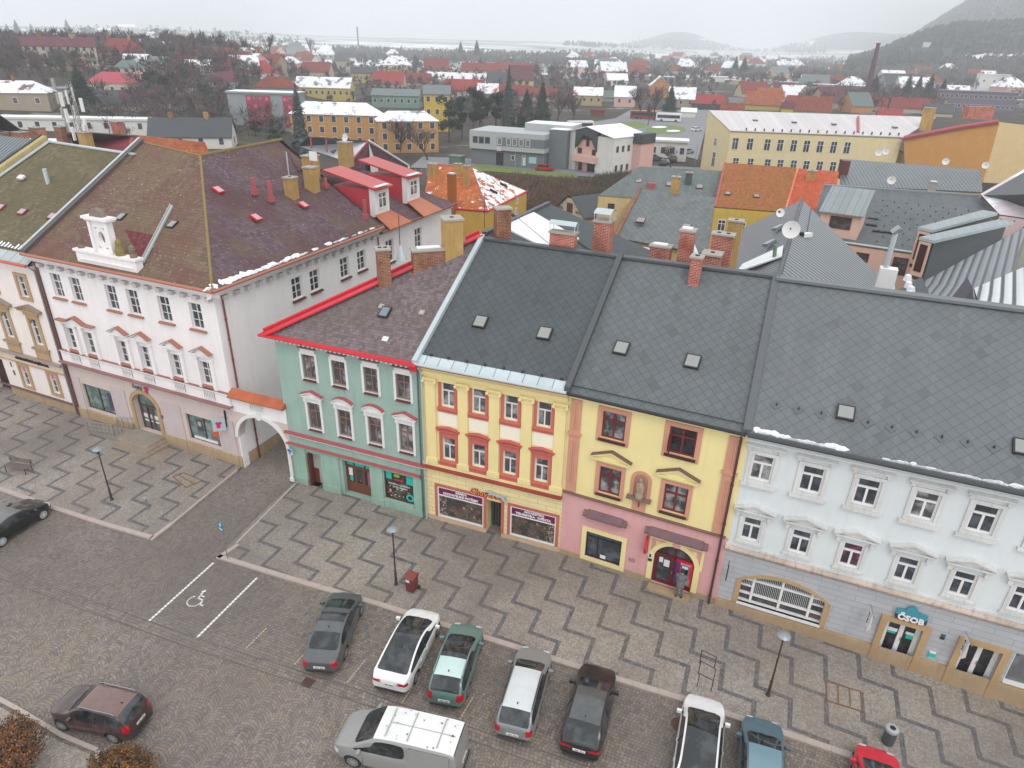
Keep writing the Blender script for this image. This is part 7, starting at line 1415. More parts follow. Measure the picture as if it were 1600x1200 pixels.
for q,tq in (((1455,300),(1459,286)),): p=PL(A,n,*q); chimney(t,(p.x,p.y),.9,.9,p.z-2,p.z+1.3,M['conc'],pots=0,snow=True)
for q in ((1371,248),(1382,246),(1475,262),(1537,268)): p=PL(A,n,*q); dish(t,p+Vector((0,0,.9)),.5,(-.2,-1,.2))
p=G(1391,291,10); dish(t,p+Vector((0,0,.8)),.55,(-.2,-1,.2)); p=PL(A,n,1317,268); m=MB(); m.cbox((p.x,p.y,p.z-1),1.0,1.5,2.6,M['brown'],.4); m.obj('stair_hatch',t)
# cream school with snow-dusted metal roof
CW=plaster('#e3d2a6',.12,'cream_school_plaster'); A=G(1134,265,0); gl=G(1095,265,0)
el=G(1142,205,10.5); er=G(1410,215,10.5); rl=G(1107,172,13.2); rr=G(1462,183,13.2); bl=Vector((gl.x,gl.y,0))
t=TH('school_building','long cream school building with a white frosted metal roof and rows of windows','school',(0,165,0)); m=MB(); SR=seam('#c6c1c1',wid=1.6,dark=.6,snow=None,width=.03,name='frosted_metal_roof',stain=.85); m.slab([el,er,rr,rl],.2,SR); m.obj('roof',t)
m=MB(); m.face([up3(el,-1),up3(er,-1),er,el],CW); m.obj('front_wall',t); m=MB(); gb=rl+(rl-el)*.2; m.face([up3(el,-1),el,rl,up3(rl,8),up3(rl,-1)],CW); m.obj('gable_wall',t); f=Fr(el,er)
for k,x in enumerate((1148,1171,1198,1218,1239,1259,1280,1301,1322)): a_=f.px(x,229+k*1.0); fwin(t,f,a_[0],8.1,1.3,2.4,M['white'])
for k,x in enumerate((1148,1171,1198,1218,1239,1259,1280,1301,1322)): a_=f.px(x,262); fwin(t,f,a_[0],4.2,1.3,2.2,M['white'])
g=Fr(rl,el); 
for q,w_,h_,mm in (((1118,222),1.9,1.6,plain('#6b6c66',.5)),((1115,249),2.0,3.2,None)): a_=g.px(*q); fwin(t,g,a_[0],a_[1],w_,h_,M['white'],mm)
n=(er-el).cross(rl-el).normalized(); n=n if n.z>0 else -n; u=f.u; up=n.cross(u); up=up if up.z>0 else -up
for q in ((1180,188),(1241,191),(1303,194),(1398,199)): skylight(t,PL(el,n,*q),u,up,1.0,1.0)
m=MB(); [m.box(PL(el,n,1165+k*14,204+k*.45),u*.25,up*.2,n*.5,M['brownd']) for k in range(18)]; m.obj('snow_guards',t); m=MB(); p=PL(el,n,1341,183);p2=PL(el,n,1341,207); m.tube(p,p2,.3,.3,M['redm'],6); m.obj('firebreak',t); m=MB(); m.tube(el,er,.15,.15,M['conc'],6); m.obj('gutter',t)
p=PL(el,n,1446,197); chimney(t,(p.x,p.y),2.2,1.4,p.z-1,p.z+3.6,M['bricky'],pots=0)
OG=plaster('#cf9a5c',.12,'orange_gable_plaster'); t=TH('orange_gable_building','building with a plain orange gable wall and red verge right of the cream school','building',(25,150,0)); a=G(1412,216,10.5); b=G(1560,192,14.5); c=G(1570,300,2); e=G(1600,205,13)
nn_=(Vector((a.x-2,a.y-8,0)))
pl=Vector((b.x-a.x,b.y-a.y,0)).normalized(); m=MB(); b=a+Vector((24,-16,0)); b=G(1538,196,13.8); b_l=G(1535,290,3); wl=Fr(a,Vector((b_l.x,b_l.y,0)));
pt=lambda q:wl.px(*q); pts=[pt(q) for q in ((1412,216),(1505,200),(1562,191),(1536,285),(1415,290))]; m.face([wl.P(a_,z_) for a_,z_ in pts],OG); m.obj('gable_wall',t); m=MB(); P_=[wl.P(*pt(q)) for q in ((1412,216),(1500,199),(1560,190))]; m.path(P_,.5,M['redm'],6); m.obj('verge_flashing',t)
m=MB(); c0=wl.P(*pt((1562,191))); c1=wl.P(*pt((1536,285))); s_=Vector((30,6,0)); m.face([c0,c1,c1+s_,c0+s_+Vector((0,0,-2))],plaster('#dfc494',.15)); m.obj('side_wall',t); m=MB(); m.slab([P_[0],P_[2],P_[2]+Vector((14,26,-3)),P_[0]+Vector((8,26,-2))],.2,SR); m.obj('roof',t); m=MB(); q=wl.P(*pt((1530,188)))+Vector((0,4,0)); m.cbox(q,5,2,2.2,M['brick'],.4); m.obj('parapet',t)
t=TH('red_roof_porch','small cream annex with a red metal gabled roof against the school','annex',G(1375,255,5)); A=G(1342,238,7.2);B=G(1412,238,7.2);C=G(1378,222,9.2); m=MB(); bk=Vector((0,8,0)); m.face([up3(A,0),up3(B,0),B,C,A],CW); m.obj('wall',t); m=MB(); m.slab([A,C,C+bk,A+bk],.2,M['redm']); m.slab([C,B,B+bk,C+bk],.2,M['redm']); m.obj('roof',t)
# yellow house with snowy orange hip roof
YW=plaster('#c9a24e',.2); TS=pantile('#b8683a',name='orange_tile_half_snow',snow=.80,row=.45); TN=pantile('#bd6b3a',name='orange_tile_roof_dark_joints',row=.45,dark=.3); TSN=pantile('#b8683a',name='orange_tile_under_snow',snow=.63,row=.45)
z=6.2; e0=G(660,322,z); e1=G(762,330,z); e2=G(823,299,z); r0=G(672,256,9.8); r1=G(737,262,9.8); e3=Vector((r0.x-8,r0.y+6,z)); 
t=TH('yellow_hip_house','ochre yellow house with an orange hipped tile roof half covered with snow','house',(e1.x,e1.y,0)); m=MB(); m.slab([e0,e1,r1,r0],.15,TS,M['red']); m.slab([e1,e2,r1],.15,TSN,M['red']); m.face([r0,r1,e2,Vector((e2.x-16,e2.y+6,z))],TN); m.face([e0,r0,Vector((e2.x-16,e2.y+6,z))],TN); m.obj('roof',t)
m=MB(); 
for a_,b_ in ((e0,e1),(e1,e2)): d_=Vector((0,0,-.15)); m.face([up3(a_,-1),up3(b_,-1),b_+d_,a_+d_],YW)
m.obj('wall',t); m=MB(); m.path([e0,e1,e2],.14,M['red'],6); m.obj('gutter',t); cap(t,e1,r1,.12,M['redm'],'hip_tiles'); cap(t,r0,r1,.14,M['redm'])
f=Fr(e1,e2); [fwin(t,f,*f.px(*q),.8,1.0,M['white']) for q in ((808,313),(806,330))]; n=(e1-e0).cross(r1-e0).normalized(); n=n if n.z>0 else -n
for q,h,w_ in (((677,272),1.4,1.3),((716,270),1.2,1.0),((729,290),2.6,.8)): p=PL(e0,n,*q); chimney(t,(p.x,p.y),w_,w_*.8,p.z-.8,p.z+h,M['bricky'],pots=1)
p=PL(e0,n,710,322); chimney(t,(p.x,p.y-.6),.9,.9,3,p.z+4.2,plaster('#a5602f',.3),pots=0,snow=True); m=MB(); [m.box(PL(e1,(e2-e1).cross(r1-e1).normalized(),*q),Vector((.8,.6,-.5)),Vector((.2,-.1,.1)),Vector((0,0,.25)),M['brownd']) for q in ((765,298),(781,288))]; m.obj('roof_ladder',t)
# white wing dormers (red roofs) on the white building
for k,(rf,bk,bw) in enumerate((((572,303),(508,276),(590,316)),((622,285),(562,264),(639,296)))):
    nW=(w1-w0).cross(wr0-w0).normalized(); nW=nW if nW.z>0 else -nW; p=PL(w0,nW,bw[0],bw[1]+13); x0_=p.x; uy=Vector((0,1,0)); ux=Vector((1,0,0)); base=Vector((p.x+.5,p.y,p.z)); hgt=2.0; wd=2.1; dp_=3.6
    m=MB(); m.box(base-uy*wd/2-Vector((0,0,.3)),-ux*.5,uy*wd,Vector((0,0,hgt+.3)),M['white']); m.obj('dormer_front',WH); d_=m; 
    m=MB(); m.box(base-uy*wd/2-ux*.5-Vector((0,0,.3)),-ux*dp_,uy*wd,Vector((0,0,hgt+.2)),plain('#b53b44',.6,0,.1)); o_=m.obj('dormer_cheek',WH); m=MB(); m.slab([base+Vector((.35,-wd/2-.2,hgt)),base+Vector((.35,wd/2+.2,hgt)),base+Vector((-dp_-1.2,wd/2+.2,hgt+1.1)),base+Vector((-dp_-1.2,-wd/2-.2,hgt+1.1))],.14,seam('#b8403c',wid=.7,dark=.45,rough=.35,name='red_seam_roof')); m.obj('dormer_roof',o_); f=Fr(base-uy*wd/2,base+uy*wd/2); fwin(o_,f,wd/2,base.z+.95,1.2,1.3,M['white'],M['glassc']); m=MB(); m.slab([base+Vector((.05,-wd/2-.1,-.1)),base+Vector((.05,wd/2+.1,-.1)),base+Vector((.3+(w0.x-base.x),wd/2+.6,w0.z-base.z+.1)),base+Vector((.3+(w0.x-base.x),-wd/2-.6,w0.z-base.z+.1))],.1,seam('#b0623f',wid=.6,dark=.6,name='copper_apron')); m.obj('copper_apron',WH); m=MB(); [m.cbox(base+Vector((.2,-wd/2+.1+j*.35,hgt+.12)),.35,.3,.08,M['snow']) for j in range(5)]; m.obj('roof_snow',o_)
# roofs between left ridge and town
t,o=RB('red_brown_roof_house','dark red tiled roof with pale ridge joints behind the mossy ridge','house',[(scales('#7a3038',speck=.05,name='dark_red_tiles'),[G(135,222,13),G(196,252,13),G(215,212,15),G(134,206,15)]),(pantile('#a05a3a',row=.6),[G(196,252,13),G(330,245,13),G(320,222,14.4),G(205,210,15)]),(scales('#6a4550',speck=.05,name='purple_tiles'),[G(82,226,13),G(135,230,13),G(133,206,15),G(108,208,15)])],[])
for q,mt in (((187,203),M['brick']),((137,222),M['bricky']),((100,212),M['brickd'])): p=G(q[0],q[1]+8,14); chimney(t,(p.x,p.y),1.2,1.0,12,15.6,mt,pots=2)
t,o=RB('orange_roof_house','orange tiled roof corner with a snowy valley at the left edge','house',[(pantile('#c06a3c',row=.6),[G(-20,235,12),G(10,215,12),G(32,202,14),G(-20,165,18)])],[])
for q in ((35,215),(62,207),(5,215)): p=G(q[0],q[1]+10,13); r=TH('chimney_stack','ochre brick chimney with metal pots, '+{35:'middle of three behind the left roofs',62:'rightmost of three behind the left roofs',5:'leftmost of three behind the left roofs'}[q[0]],'chimney',(p.x,p.y,0),'brick chimneys behind the left roofs'); chimney(r,(p.x,p.y),1.7,1.2,9,14.4,brick('#b8693a'),pots=3)
# antenna mast
p=G(128,225,14); t=TH('antenna_mast','lattice telecom mast carrying many panel antennas behind the left roofs','antenna mast',(p.x,p.y,10)); m=MB(); top=9.5
for dx,dy in ((-.35,0),(.35,0),(0,.5)): m.tube(p+Vector((dx,dy,-3)),p+Vector((dx,dy,top-3)),.05,.05,M['conc'],5)
for k in range(14): z_=-3+k*.7; m.tube(p+Vector((-.35,0,z_)),p+Vector((.35,0,z_+.7)),.03,.03,M['conc'],4); m.tube(p+Vector((.35,0,z_)),p+Vector((0,.5,z_+.7)),.03,.03,M['conc'],4)
m.obj('lattice',t); m=MB(); random.seed(1)
for k in range(9): a_=k*2.2; z_=random.uniform(0,5.5); q=p+Vector((math.cos(a_)*1.0,math.sin(a_)*1.0,z_)); m.cbox(q,.35,.18,1.5,M['white'],a_); m.tube(p+Vector((0,0,z_+.6)),q+Vector((0,0,.6)),.03,.03,M['conc'],4)
m.obj('panel_antennas',t); p2=G(113,220,14); m=MB(); m.tube(p2+Vector((0,0,-3)),p2+Vector((-.6,0,7)),.07,.05,M['conc'],6); [m.cbox(p2+Vector((-.1-k*.15,-.2,1+k*1.6)),.3,.2,1.2,M['conc']) for k in range(4)]; m.obj('side_mast',t)
# snowy roof with chimney beyond the white building
t,o=RB('snowy_roof_house','white-frosted roof with red flues and an ivy covered gable beyond the white building','house',[(snowroof('#8d6a70',.40),[G(465,228,9.5),G(548,254,9.5),G(576,220,12.5),G(480,213,12.5)])],[(scales('#6a4a52',speck=.9,row=.5,name='bare_ivy'),G(548,254,9.4),G(640,258,5),None,5.2),(M['white'],G(576,221,12.4),G(640,258,5.2),None,None)])
m=MB(); a=G(548,254,9.5);b=G(576,220,12.5);c=G(637,258,6.8); m.face([a,up3(a,0),up3(c,0),c,b],scales('#6a4a52',speck=.9,row=.5,name='bare_ivy_gable')); m.obj('gable_wall',t); m=MB(); m.tube(b,c,.2,.2,M['white'],6); m.tube(a,b,.15,.15,M['redm'],6); m.obj('verge_flashing',t)
p=G(540,238,11); chimney(t,(p.x,p.y),1.8,1.4,9,12.4,M['bricky'],pots=0); [ (lambda p_:(lambda m:(m.tube(p_,p_+Vector((0,0,1.8)),.13,.13,M['redm'],6),m.obj('flue',t)))(MB()))(G(x,y,11)) for x,y in ((487,232),(511,238))]; dish(t,G(540,215,13),.6,(-.2,-1,.2))
# ------------------------------------------------------------------ mid-distance buildings
def frame_at(px_,py_,rz):
    p=T(px_,py_); return p,D(p)/CF
def bld(name,label,px_,py_,wpx,hpx,dr=.7,rz=None,roof='gable',rh=.35,rm=None,wm=None,cat='house',wins=(0,0),wc=None,chim=0,along=True,group=None,side=None,lift=0,eave=.35,wmat=None,wsz=(1.1,1.5)):
    p,s=frame_at(px_,py_,0); w=wpx*s; h=hpx*s*1.05; d=w*dr
    az=math.atan2(p.x,p.y); rot=-az if rz is None else R(rz)
    u=Vector((math.cos(rot),math.sin(rot),0)); v=Vector((-u.y,u.x,0)); 
    t=TH(name,label,cat,(p.x,p.y,p.z),group); A=p-u*w/2; B=p+u*w/2; C=B+v*d; E_=A+v*d; zt=p.z+h
    m=MB(); 
    for a,b_ in ((A,B),(B,C),(C,E_),(E_,A)): m.face([up3(a,p.z-3),up3(b_,p.z-3),up3(b_,zt),up3(a,zt)],wm)
    rr=rh*d if roof!='flat' else 0; ev=eave
    R0,R1=(A+E_)/2,(B+C)/2
    if roof=='gable' and along: m.face([up3(B,zt),up3(C,zt),up3(R1,zt+rr)],wm); m.face([up3(E_,zt),up3(A,zt),up3(R0,zt+rr)],wm)
    if roof=='gable' and not along: rr=rh*w; m.face([up3(A,zt),up3(B,zt),up3((A+B)/2,zt+rr)],wm); m.face([up3(C,zt),up3(E_,zt),up3((C+E_)/2,zt+rr)],wm)
    m.obj('wall',t); m=MB()
    if roof=='flat':
        m.box(up3(A-u*ev-v*ev,zt),u*(w+2*ev),v*(d+2*ev),Vector((0,0,.5)),wmat or wm,rm)
    elif roof=='gable' and along:
        dz=rr*ev/(d/2); m.slab([up3(A-u*ev-v*ev,zt-dz),up3(B+u*ev-v*ev,zt-dz),up3(R1+u*ev,zt+rr),up3(R0-u*ev,zt+rr)],.2,rm); m.slab([up3(E_-u*ev+v*ev,zt-dz),up3(C+u*ev+v*ev,zt-dz),up3(R1+u*ev,zt+rr),up3(R0-u*ev,zt+rr)],.2,rm)
    elif roof=='gable':
        Q0,Q1=(A+B)/2-v*ev,(C+E_)/2+v*ev; dz=rr*ev/(w/2); m.slab([up3(A-u*ev-v*ev,zt-dz),up3(E_-u*ev+v*ev,zt-dz),up3(Q1,zt+rr),up3(Q0,zt+rr)],.2,rm); m.slab([up3(B+u*ev-v*ev,zt-dz),up3(C+u*ev+v*ev,zt-dz),up3(Q1,zt+rr),up3(Q0,zt+rr)],.2,rm)
    else:
        k=min(w,d)/2; c0=(A+E_)/2+u*k*.98; c1=(B+C)/2-u*k*.98
        if w<d: c0=(A+B)/2+v*k; c1=(C+E_)/2-v*k
        a,b_,c,e=[up3(q,zt-.1) for q in (A-u*ev-v*ev,B+u*ev-v*ev,C+u*ev+v*ev,E_-u*ev+v*ev)]; x0=up3(c0,zt+rr); x1=up3(c1,zt+rr)
        if w>=d: m.face([a,b_,x1,x0],rm); m.face([b_,c,x1],rm); m.face([c,e,x0,x1],rm); m.face([e,a,x0],rm)
        else: m.face([a,b_,x0],rm); m.face([b_,c,x1,x0],rm); m.face([c,e,x1],rm); m.face([e,a,x0,x1],rm)
    ro=m.obj('roof',t)
    nx,nz=wins; f=Fr(A,B); WM_=wc or M['white']
    def wl(f,L_,nx):
        for i in range(nx):
            for j in range(nz):
                m=MB(); x=L_*(i+.5)/nx; z=p.z+h*(j+.55)/nz; ww=min(wsz[0],L_/nx*.5); hh=min(wsz[1],h/nz*.6); f.box(m,x-ww/2-.1,x+ww/2+.1,z-hh/2-.1,z+hh/2+.1,.01,.06,WM_); o=m.obj('window',t); g=MB(); f.quad(g,x-ww/2,x+ww/2,z-hh/2,z+hh/2,.08,M['glass']); g.obj('pane',o)
    if nx and nz:
        wl(f,w,nx); cn=(A+B+C+E_)/4
        if side is None: 
            fs_=Fr(B,C) if (Vector((0,0,0))-B).dot(u)>0 else Fr(E_,A); wl(fs_,d,max(1,int(nx*dr)))
    for k in range(chim):
        q=(R0.lerp(R1,(k+.6)/(chim+.3))) if along or roof=='hip' else (A+B+C+E_)/4; m=MB(); m.cbox(up3(q,zt+rr*.6),max(.7,w*.05),max(.6,w*.04),rr*.4+1.3,M['bricky'] if k%2 else M['brickd']); m.obj('chimney',ro)
    return t
RED=pantile('#80423e',name='red_tile_roof',row=.6,moss=L('#8c3430'),dark=.7); REDB=pantile('#94453f',name='bright_red_roof',row=.6,moss=L('#a8352f'),dark=.8); MAG=plain('#a83c4a',.5,0,.1,.4,'bright_red_metal_roof'); PURR=pantile('#6f424c',name='maroon_roof',row=.6); BRN=pantile('#8c4a3c',name='brown_tile_roof',row=.6); ORR=pantile('#a5603f',name='orange_roof',row=.6); GRR=plain('#6d7577',.7,0,.12,.5,'grey_roof'); DKR=plain('#3f4448',.6,0,.2,.5,'dark_roof'); GNR=plain('#5d6e69',.6,0,.12,.5,'green_grey_roof'); SNR=snowroof('#6a4a48',.44); SNP=snowroof('#a0453c',.42); SNF=snowroof('#6d7478',.42)
wb=plaster('#c9bca6',.2); ww=plaster('#dcdad4',.12); wy=plaster('#c7b268',.15); wp=plaster('#d9b0a8',.15); wo=plaster('#be8c58',.15); wg=plaster('#9a9c9c',.15); wbr=plaster('#ab9a88',.2)
# hand placed
bld('apartment_block','yellow and beige apartment block with balconies on the left hillside',100,103,98,27,.35,None,'gable',.35,PURR,wb,'apartment block',(9,3),chim=2)
p,s=frame_at(138,100,0); 
bld('apartment_block','bright yellow end of the hillside apartment block',116,99,24,22,.9,None,'gable',.35,PURR,wy,'apartment block',(0,0)); bld('apartment_block','orange end wall section of the hillside apartment block',138,97,20,17,.9,None,'flat',0,GRR,wo,'apartment block',(0,0))
bld('villa','big pale red hipped roof house on the left hillside',195,100,66,17,.6,None,'hip',.45,RED,wp,'house',(5,2),chim=2)
bld('house','small house with a bright red roof between bare trees, left hillside',118,110,28,7,.7,None,'gable',.4,REDB,wbr,'house',(0,0))
bld('house','pink house with a green-grey roof below the big hillside house',206,124,42,16,.6,None,'hip',.4,GNR,wp,'house',(4,2)); bld('house','grey gabled house right of the pink hillside house',245,116,34,15,.7,8,'gable',.4,GRR,wg,'house',(3,1))
bld('house','flat-topped apricot house with orange chimneys',276,113,28,15,.6,None,'flat',0,ORR,wp,'house',(3,2),chim=0); bld('house','pale grey house with a snowy lean-to, middle left',312,117,38,14,.6,None,'gable',.3,SNR,wg,'house',(3,1),chim=1)
bld('villa','beige villa with a bright red hipped metal roof',171,152,64,20,.55,-10+60-30,'hip',.42,MAG,wb,'house',(4,1))
bld('house','dark roofed house with small skylights below the red-roofed villa',172,170,52,7,.6,50,'gable',.6,DKR,wb,'house',(0,0)); bld('house','timbered house with a maroon roof beside the white hall',222,172,48,12,.6,55,'gable',.55,PURR,wb,'house',(0,0))
bld('house','beige house with a snow covered hipped roof at the left edge',28,172,92,24,.5,38,'hip',.35,SNR,plaster('#a89a88',.2),'house',(3,1),chim=1)
bld('school_annex','long flat grey building with a row of windows behind the spruce',92,158,70,16,.3,None,'flat',0,wg,wg,'building',(8,1))
bld('hall','long white industrial hall with a snowy flat roof at the left',115,206,230,17,.12,28,'flat',0,M['snow'],ww,'hall',(9,1)); bld('hall','lower snow covered flat roof hall in front of the long white hall',120,240,250,14,.12,28,'flat',0,snowroof('#8b8f92',.32),ww,'hall',(0,0))
bld('house','white house with a dark mansard roof and dormer skylights',300,232,120,18,.42,35,'gable',.48,DKR,ww,'house',(4,1),chim=2)
bld('house','house with a dull red hipped roof left of the red striped block',356,137,54,9,.6,None,'hip',.4,PURR,wg,'house',(3,1)); bld('house','house with an orange-red hipped roof between the poplars',405,122,58,7,.6,None,'hip',.5,REDB,ww,'house',(3,1))
t=bld('office_block','grey panel office block with crimson window bands',415,200,108,47,.35,20,'flat',0,M['snow'],plaster('#9aa0a2',.1),'office block',(0,0))
CRI=plain('#a0304a',.5,0,.1); 
def bands(t,px_,py_,wpx,hpx,rz,zones):
    p,s=frame_at(px_,py_,0); w=wpx*s; h=hpx*s*1.05; u=Vector((math.cos(R(rz)),math.sin(R(rz)),0)); f=Fr(p-u*w/2,p+u*w/2)
    for a0,a1 in zones:
        m=MB(); f.box(m,w*a0,w*a1,p.z+h*.05,p.z+h*.95,.02,.25,CRI); m.obj('window_band',t)
        nn=max(3,int((a1-a0)*w/1.6))
        for j in range(4):
            for k in range(nn):
                m=MB(); x=w*a0+(k+.5)*(a1-a0)*w/nn; z=p.z+h*(.13+j*.225); f.quad(m,x-.5,x+.5,z,z+1.0,.27,M['glassc'] if (j+k)%3 else plain('#c96a80',.5)); m.obj('window',t)
bands(t,415,200,108,47,20,((.27,.62),(.80,.99)))
bld('school_wing','yellow building with a snowy roof behind the crimson banded block',505,155,86,17,.35,20,'gable',.45,SNF,wy,'building',(9,1)); bld('house','brown-red hipped roof attached to the snowy yellow building',428,148,60,10,.5,20,'hip',.5,BRN,wg,'house',(0,0))
OS=plaster('#c3955c',.15); bld('school_building','orange school wing with a snowy hipped roof, left part',525,228,135,44,.3,22,'hip',.40,SNF,OS,'school',(7,3)); bld('school_building','orange school wing with a snowy roof, right part behind the bare tree',640,238,92,44,.4,40,'hip',.35,SNF,OS,'school',(5,3))
bld('house','grey hipped house under the distant field, left of the poplar',464,90,30,12,.6,None,'hip',.45,GRR,wg,'house',(0,0)); bld('house','house with a snow-white pyramid roof below the field',510,90,26,7,.7,None,'hip',.6,M['snow'],ww,'house',(0,0),chim=1)
bld('house','large house with an orange-red gable roof below the poplar',493,122,44,9,.6,20,'gable',.5,RED,wb,'house',(0,0)); bld('house','ornate yellow house with two small gables',570,130,40,14,.6,None,'gable',.35,DKR,wy,'house',(4,1))
bld('house','pale yellow house with a snow covered hipped roof',620,112,48,9,.6,None,'hip',.45,SNR,plaster('#d9cfa0',.1),'house',(4,1)); bld('house','house with a steep red roof and white dormer',682,117,38,7,.7,None,'gable',.6,RED,ww,'house',(0,0),chim=1)
bld('house','steep red gable roof above the grey-green school',606,136,48,5,.6,20,'gable',.6,REDB,wb,'house',(0,0),chim=2); bld('house','red roof with several chimneys right of the steep gable',650,134,42,5,.6,15,'gable',.5,RED,wb,'house',(0,0),chim=3); bld('house','row house with a snow covered roof behind the red chimneys',690,128,60,4,.4,15,'gable',.4,SNF,wb,'house',(0,0),chim=2)
bld('house','row house with a frosted roof and a yellow dormer',730,134,62,5,.4,15,'gable',.5,SNF,wy,'house',(0,0),chim=2); bld('house','long scarlet roofed house with a white gable wall',722,152,60,10,.5,15,'gable',.5,REDB,ww,'house',(2,1),chim=3)
bld('school_building','grey roofed building with a green window band',618,168,74,17,.5,22,'gable',.22,GRR,plaster('#7f9c8f',.1),'building',(7,1)); bld('apartment_block','tall bright yellow building with a grey roof among the pines',684,205,40,52,.9,30,'gable',.3,GRR,plaster('#cdb24a',.12),'building',(3,3)); 
bld('house','cream house with a dull red roof and snowy upper roof',750,122,56,10,.4,None,'gable',.5,RED,ww,'house',(6,1),chim=2); bld('house','small snow covered house above the dull red roof',752,112,26,4,.6,None,'hip',.5,M['snow'],ww,'house',(0,0)); bld('house','grey-blue roof house left of the red barn-like house',778,138,36,8,.8,20,'gable',.5,DKR,wg,'house',(0,0),chim=1); bld('house','half snowy roofed grey house beside the scarlet roof',762,156,32,10,.8,25,'gable',.5,SNP,wg,'house',(0,0),chim=1)
bld('house','yellow gabled house with a deep red steep roof',816,135,36,9,.8,35,'gable',.7,PURR,plaster('#d9c07a',.15),'house',(0,0)); bld('house','long orange-red roofed house behind the tall bare spruce',800,156,54,7,.5,12,'gable',.5,RED,wb,'house',(0,0)); bld('house','long dull red roofed house left of the birch trees',845,158,44,7,.5,10,'gable',.5,BRN,wb,'house',(0,0)); bld('house','house with a faded red roof behind the yellow gabled one',805,118,60,6,.4,10,'gable',.5,RED,wb,'house',(0,0))
bld('house','two storey house with red roof and snow along its ridge',918,165,44,15,.6,None,'gable',.4,SNP,plaster('#b5a27a',.2),'house',(4,1),chim=2); bld('house','grey-blue roofed outbuilding beside the snowy ridge house',945,158,30,6,.6,None,'gable',.5,GNR,wg,'house',(0,0)); bld('house','pink house with a snow covered roof and a balcony',975,167,32,15,.8,None,'gable',.55,M['snow'],wp,'house',(2,1))
bld('house','orange gabled house with a snowy roof behind the purple birch',1030,152,30,16,1.1,18,'gable',.45,SNR,wo,'house',(0,0),along=False); bld('house','old beige house with a snow covered roof by the bus station',1063,168,40,13,.7,10,'gable',.55,SNF,wbr,'house',(3,1),chim=2); bld('house','long low house with a bright red roof beside the cream school',1105,170,48,8,.5,8,'gable',.5,REDB,DKR,'house',(0,0),chim=2); bld('house','house with a white roof behind the bare birches',965,134,32,8,.7,30,'gable',.4,M['snow'],ww,'house',(0,0),chim=1)
bld('factory','long pale flat factory building on the plain',950,122,60,8,.25,5,'flat',0,M['snow'],ww,'factory',(9,1)); bld('greenhouse','long low white greenhouse sheds on the plain',1022,126,84,5,.25,3,'flat',0,M['snow'],wg,'greenhouse',(0,0)); bld('factory','pale block on the flat factory roof',958,112,24,7,.5,5,'flat',0,wg,wg,'factory',(0,0))
for i,(x,y,w_,h_,rm,wm,lb,rz,dr) in enumerate(((1190,172,52,8,ORR,wy,'yellow house with a snow flecked orange roof, behind the cream school',5,.7),(1228,152,36,6,PURR,wb,'maroon roof with a tiny dormer above the cream school',35,.8),(1180,152,44,6,RED,wb,'pale red roof left of the maroon one above the cream school',30,.7),(1205,160,40,6,ORR,wb,'deep orange roof above the cream school roof',30,.7),(1245,158,40,6,SNP,wb,'half snowy maroon roof above the cream school',35,.8),(1278,160,36,7,GNR,wb,'dark green-grey roof above the cream school',38,.8),(1305,170,44,10,PURR,plaster('#b8a79c',.2),'long maroon roof with a beige gable above the cream school',40,.9),(1346,176,36,10,GNR,wo,'brown gabled house with a grey roof and skylights above the cream school',35,1.0),(1262,178,66,5,BRN,wb,'broad brown-red roof just behind the cream school ridge',8,.6),(1229,178,18,9,PURR,plaster('#cdb24a',.1),'tiny yellow house just behind the cream school ridge',5,.8),(1366,172,34,7,REDB,wb,'red and orange roof by the dark spruce',10,.8),(1142,182,34,7,BRN,wb,'low brick-red roof left of the orange roofs',5,.7),(1150,170,26,5,GRR,wb,'small grey roof left of the orange roofs',8,.8),(1420,176,54,7,RED,wb,'red roofed row behind the tall spruces',3,.5),(1465,182,40,6,DKR,wb,'dark roof with a red strip behind the cream school',3,.6),(1389,186,34,4,REDB,wb,'small red roof peeping over the cream school ridge',3,.6))):
    bld('house',lb,x,y,w_,h_,dr,rz,'gable',.5,rm,wm,'house',(0,0),chim=i%3)
bld('factory','white sloping roofed factory beside the chimney',1270,143,40,16,.5,5,'gable',.3,M['snow'],ww,'factory',(0,0)); bld('factory','long grey factory hall with a snowy roof left of the tall chimney',1312,148,86,12,.3,3,'flat',0,M['snow'],wg,'factory',(10,1)); bld('factory','long low factory with snowy roof left of the white sloping one',1240,140,44,9,.3,3,'flat',0,M['snow'],wg,'factory',(5,1))
bld('apartment_block','long purple-roofed apartment block with balconies at the right',1522,174,106,26,.22,5,'flat',0,plain('#7a5f78',.6),plaster('#7a7180',.15),'apartment block',(16,2)); bld('apartment_block','white block rising behind the purple-roofed apartments',1550,138,42,18,.5,5,'flat',0,ww,ww,'apartment block',(3,1)); bld('hall','pale green roofed hall at the right edge',1592,168,40,9,.5,5,'flat',0,plain('#b5c4bd',.6),wg,'hall',(0,0)); bld('house','gabled house with a purple roof beside the apartments',1495,152,30,8,.7,5,'gable',.4,SNR,wb,'house',(0,0))
bld('silo_building','dark ribbed grain store standing on the slope below the wooded hill',1452,97,56,19,.4,5,'flat',0,plain('#55606a',.6),corru('#3f4a55','#5d6a75',3.0),'grain store',(0,0)); bld('silo_tower','pale twin lift tower on the grain store',1443,92,9,22,1,5,'flat',0,ww,ww,'tower',(0,0))
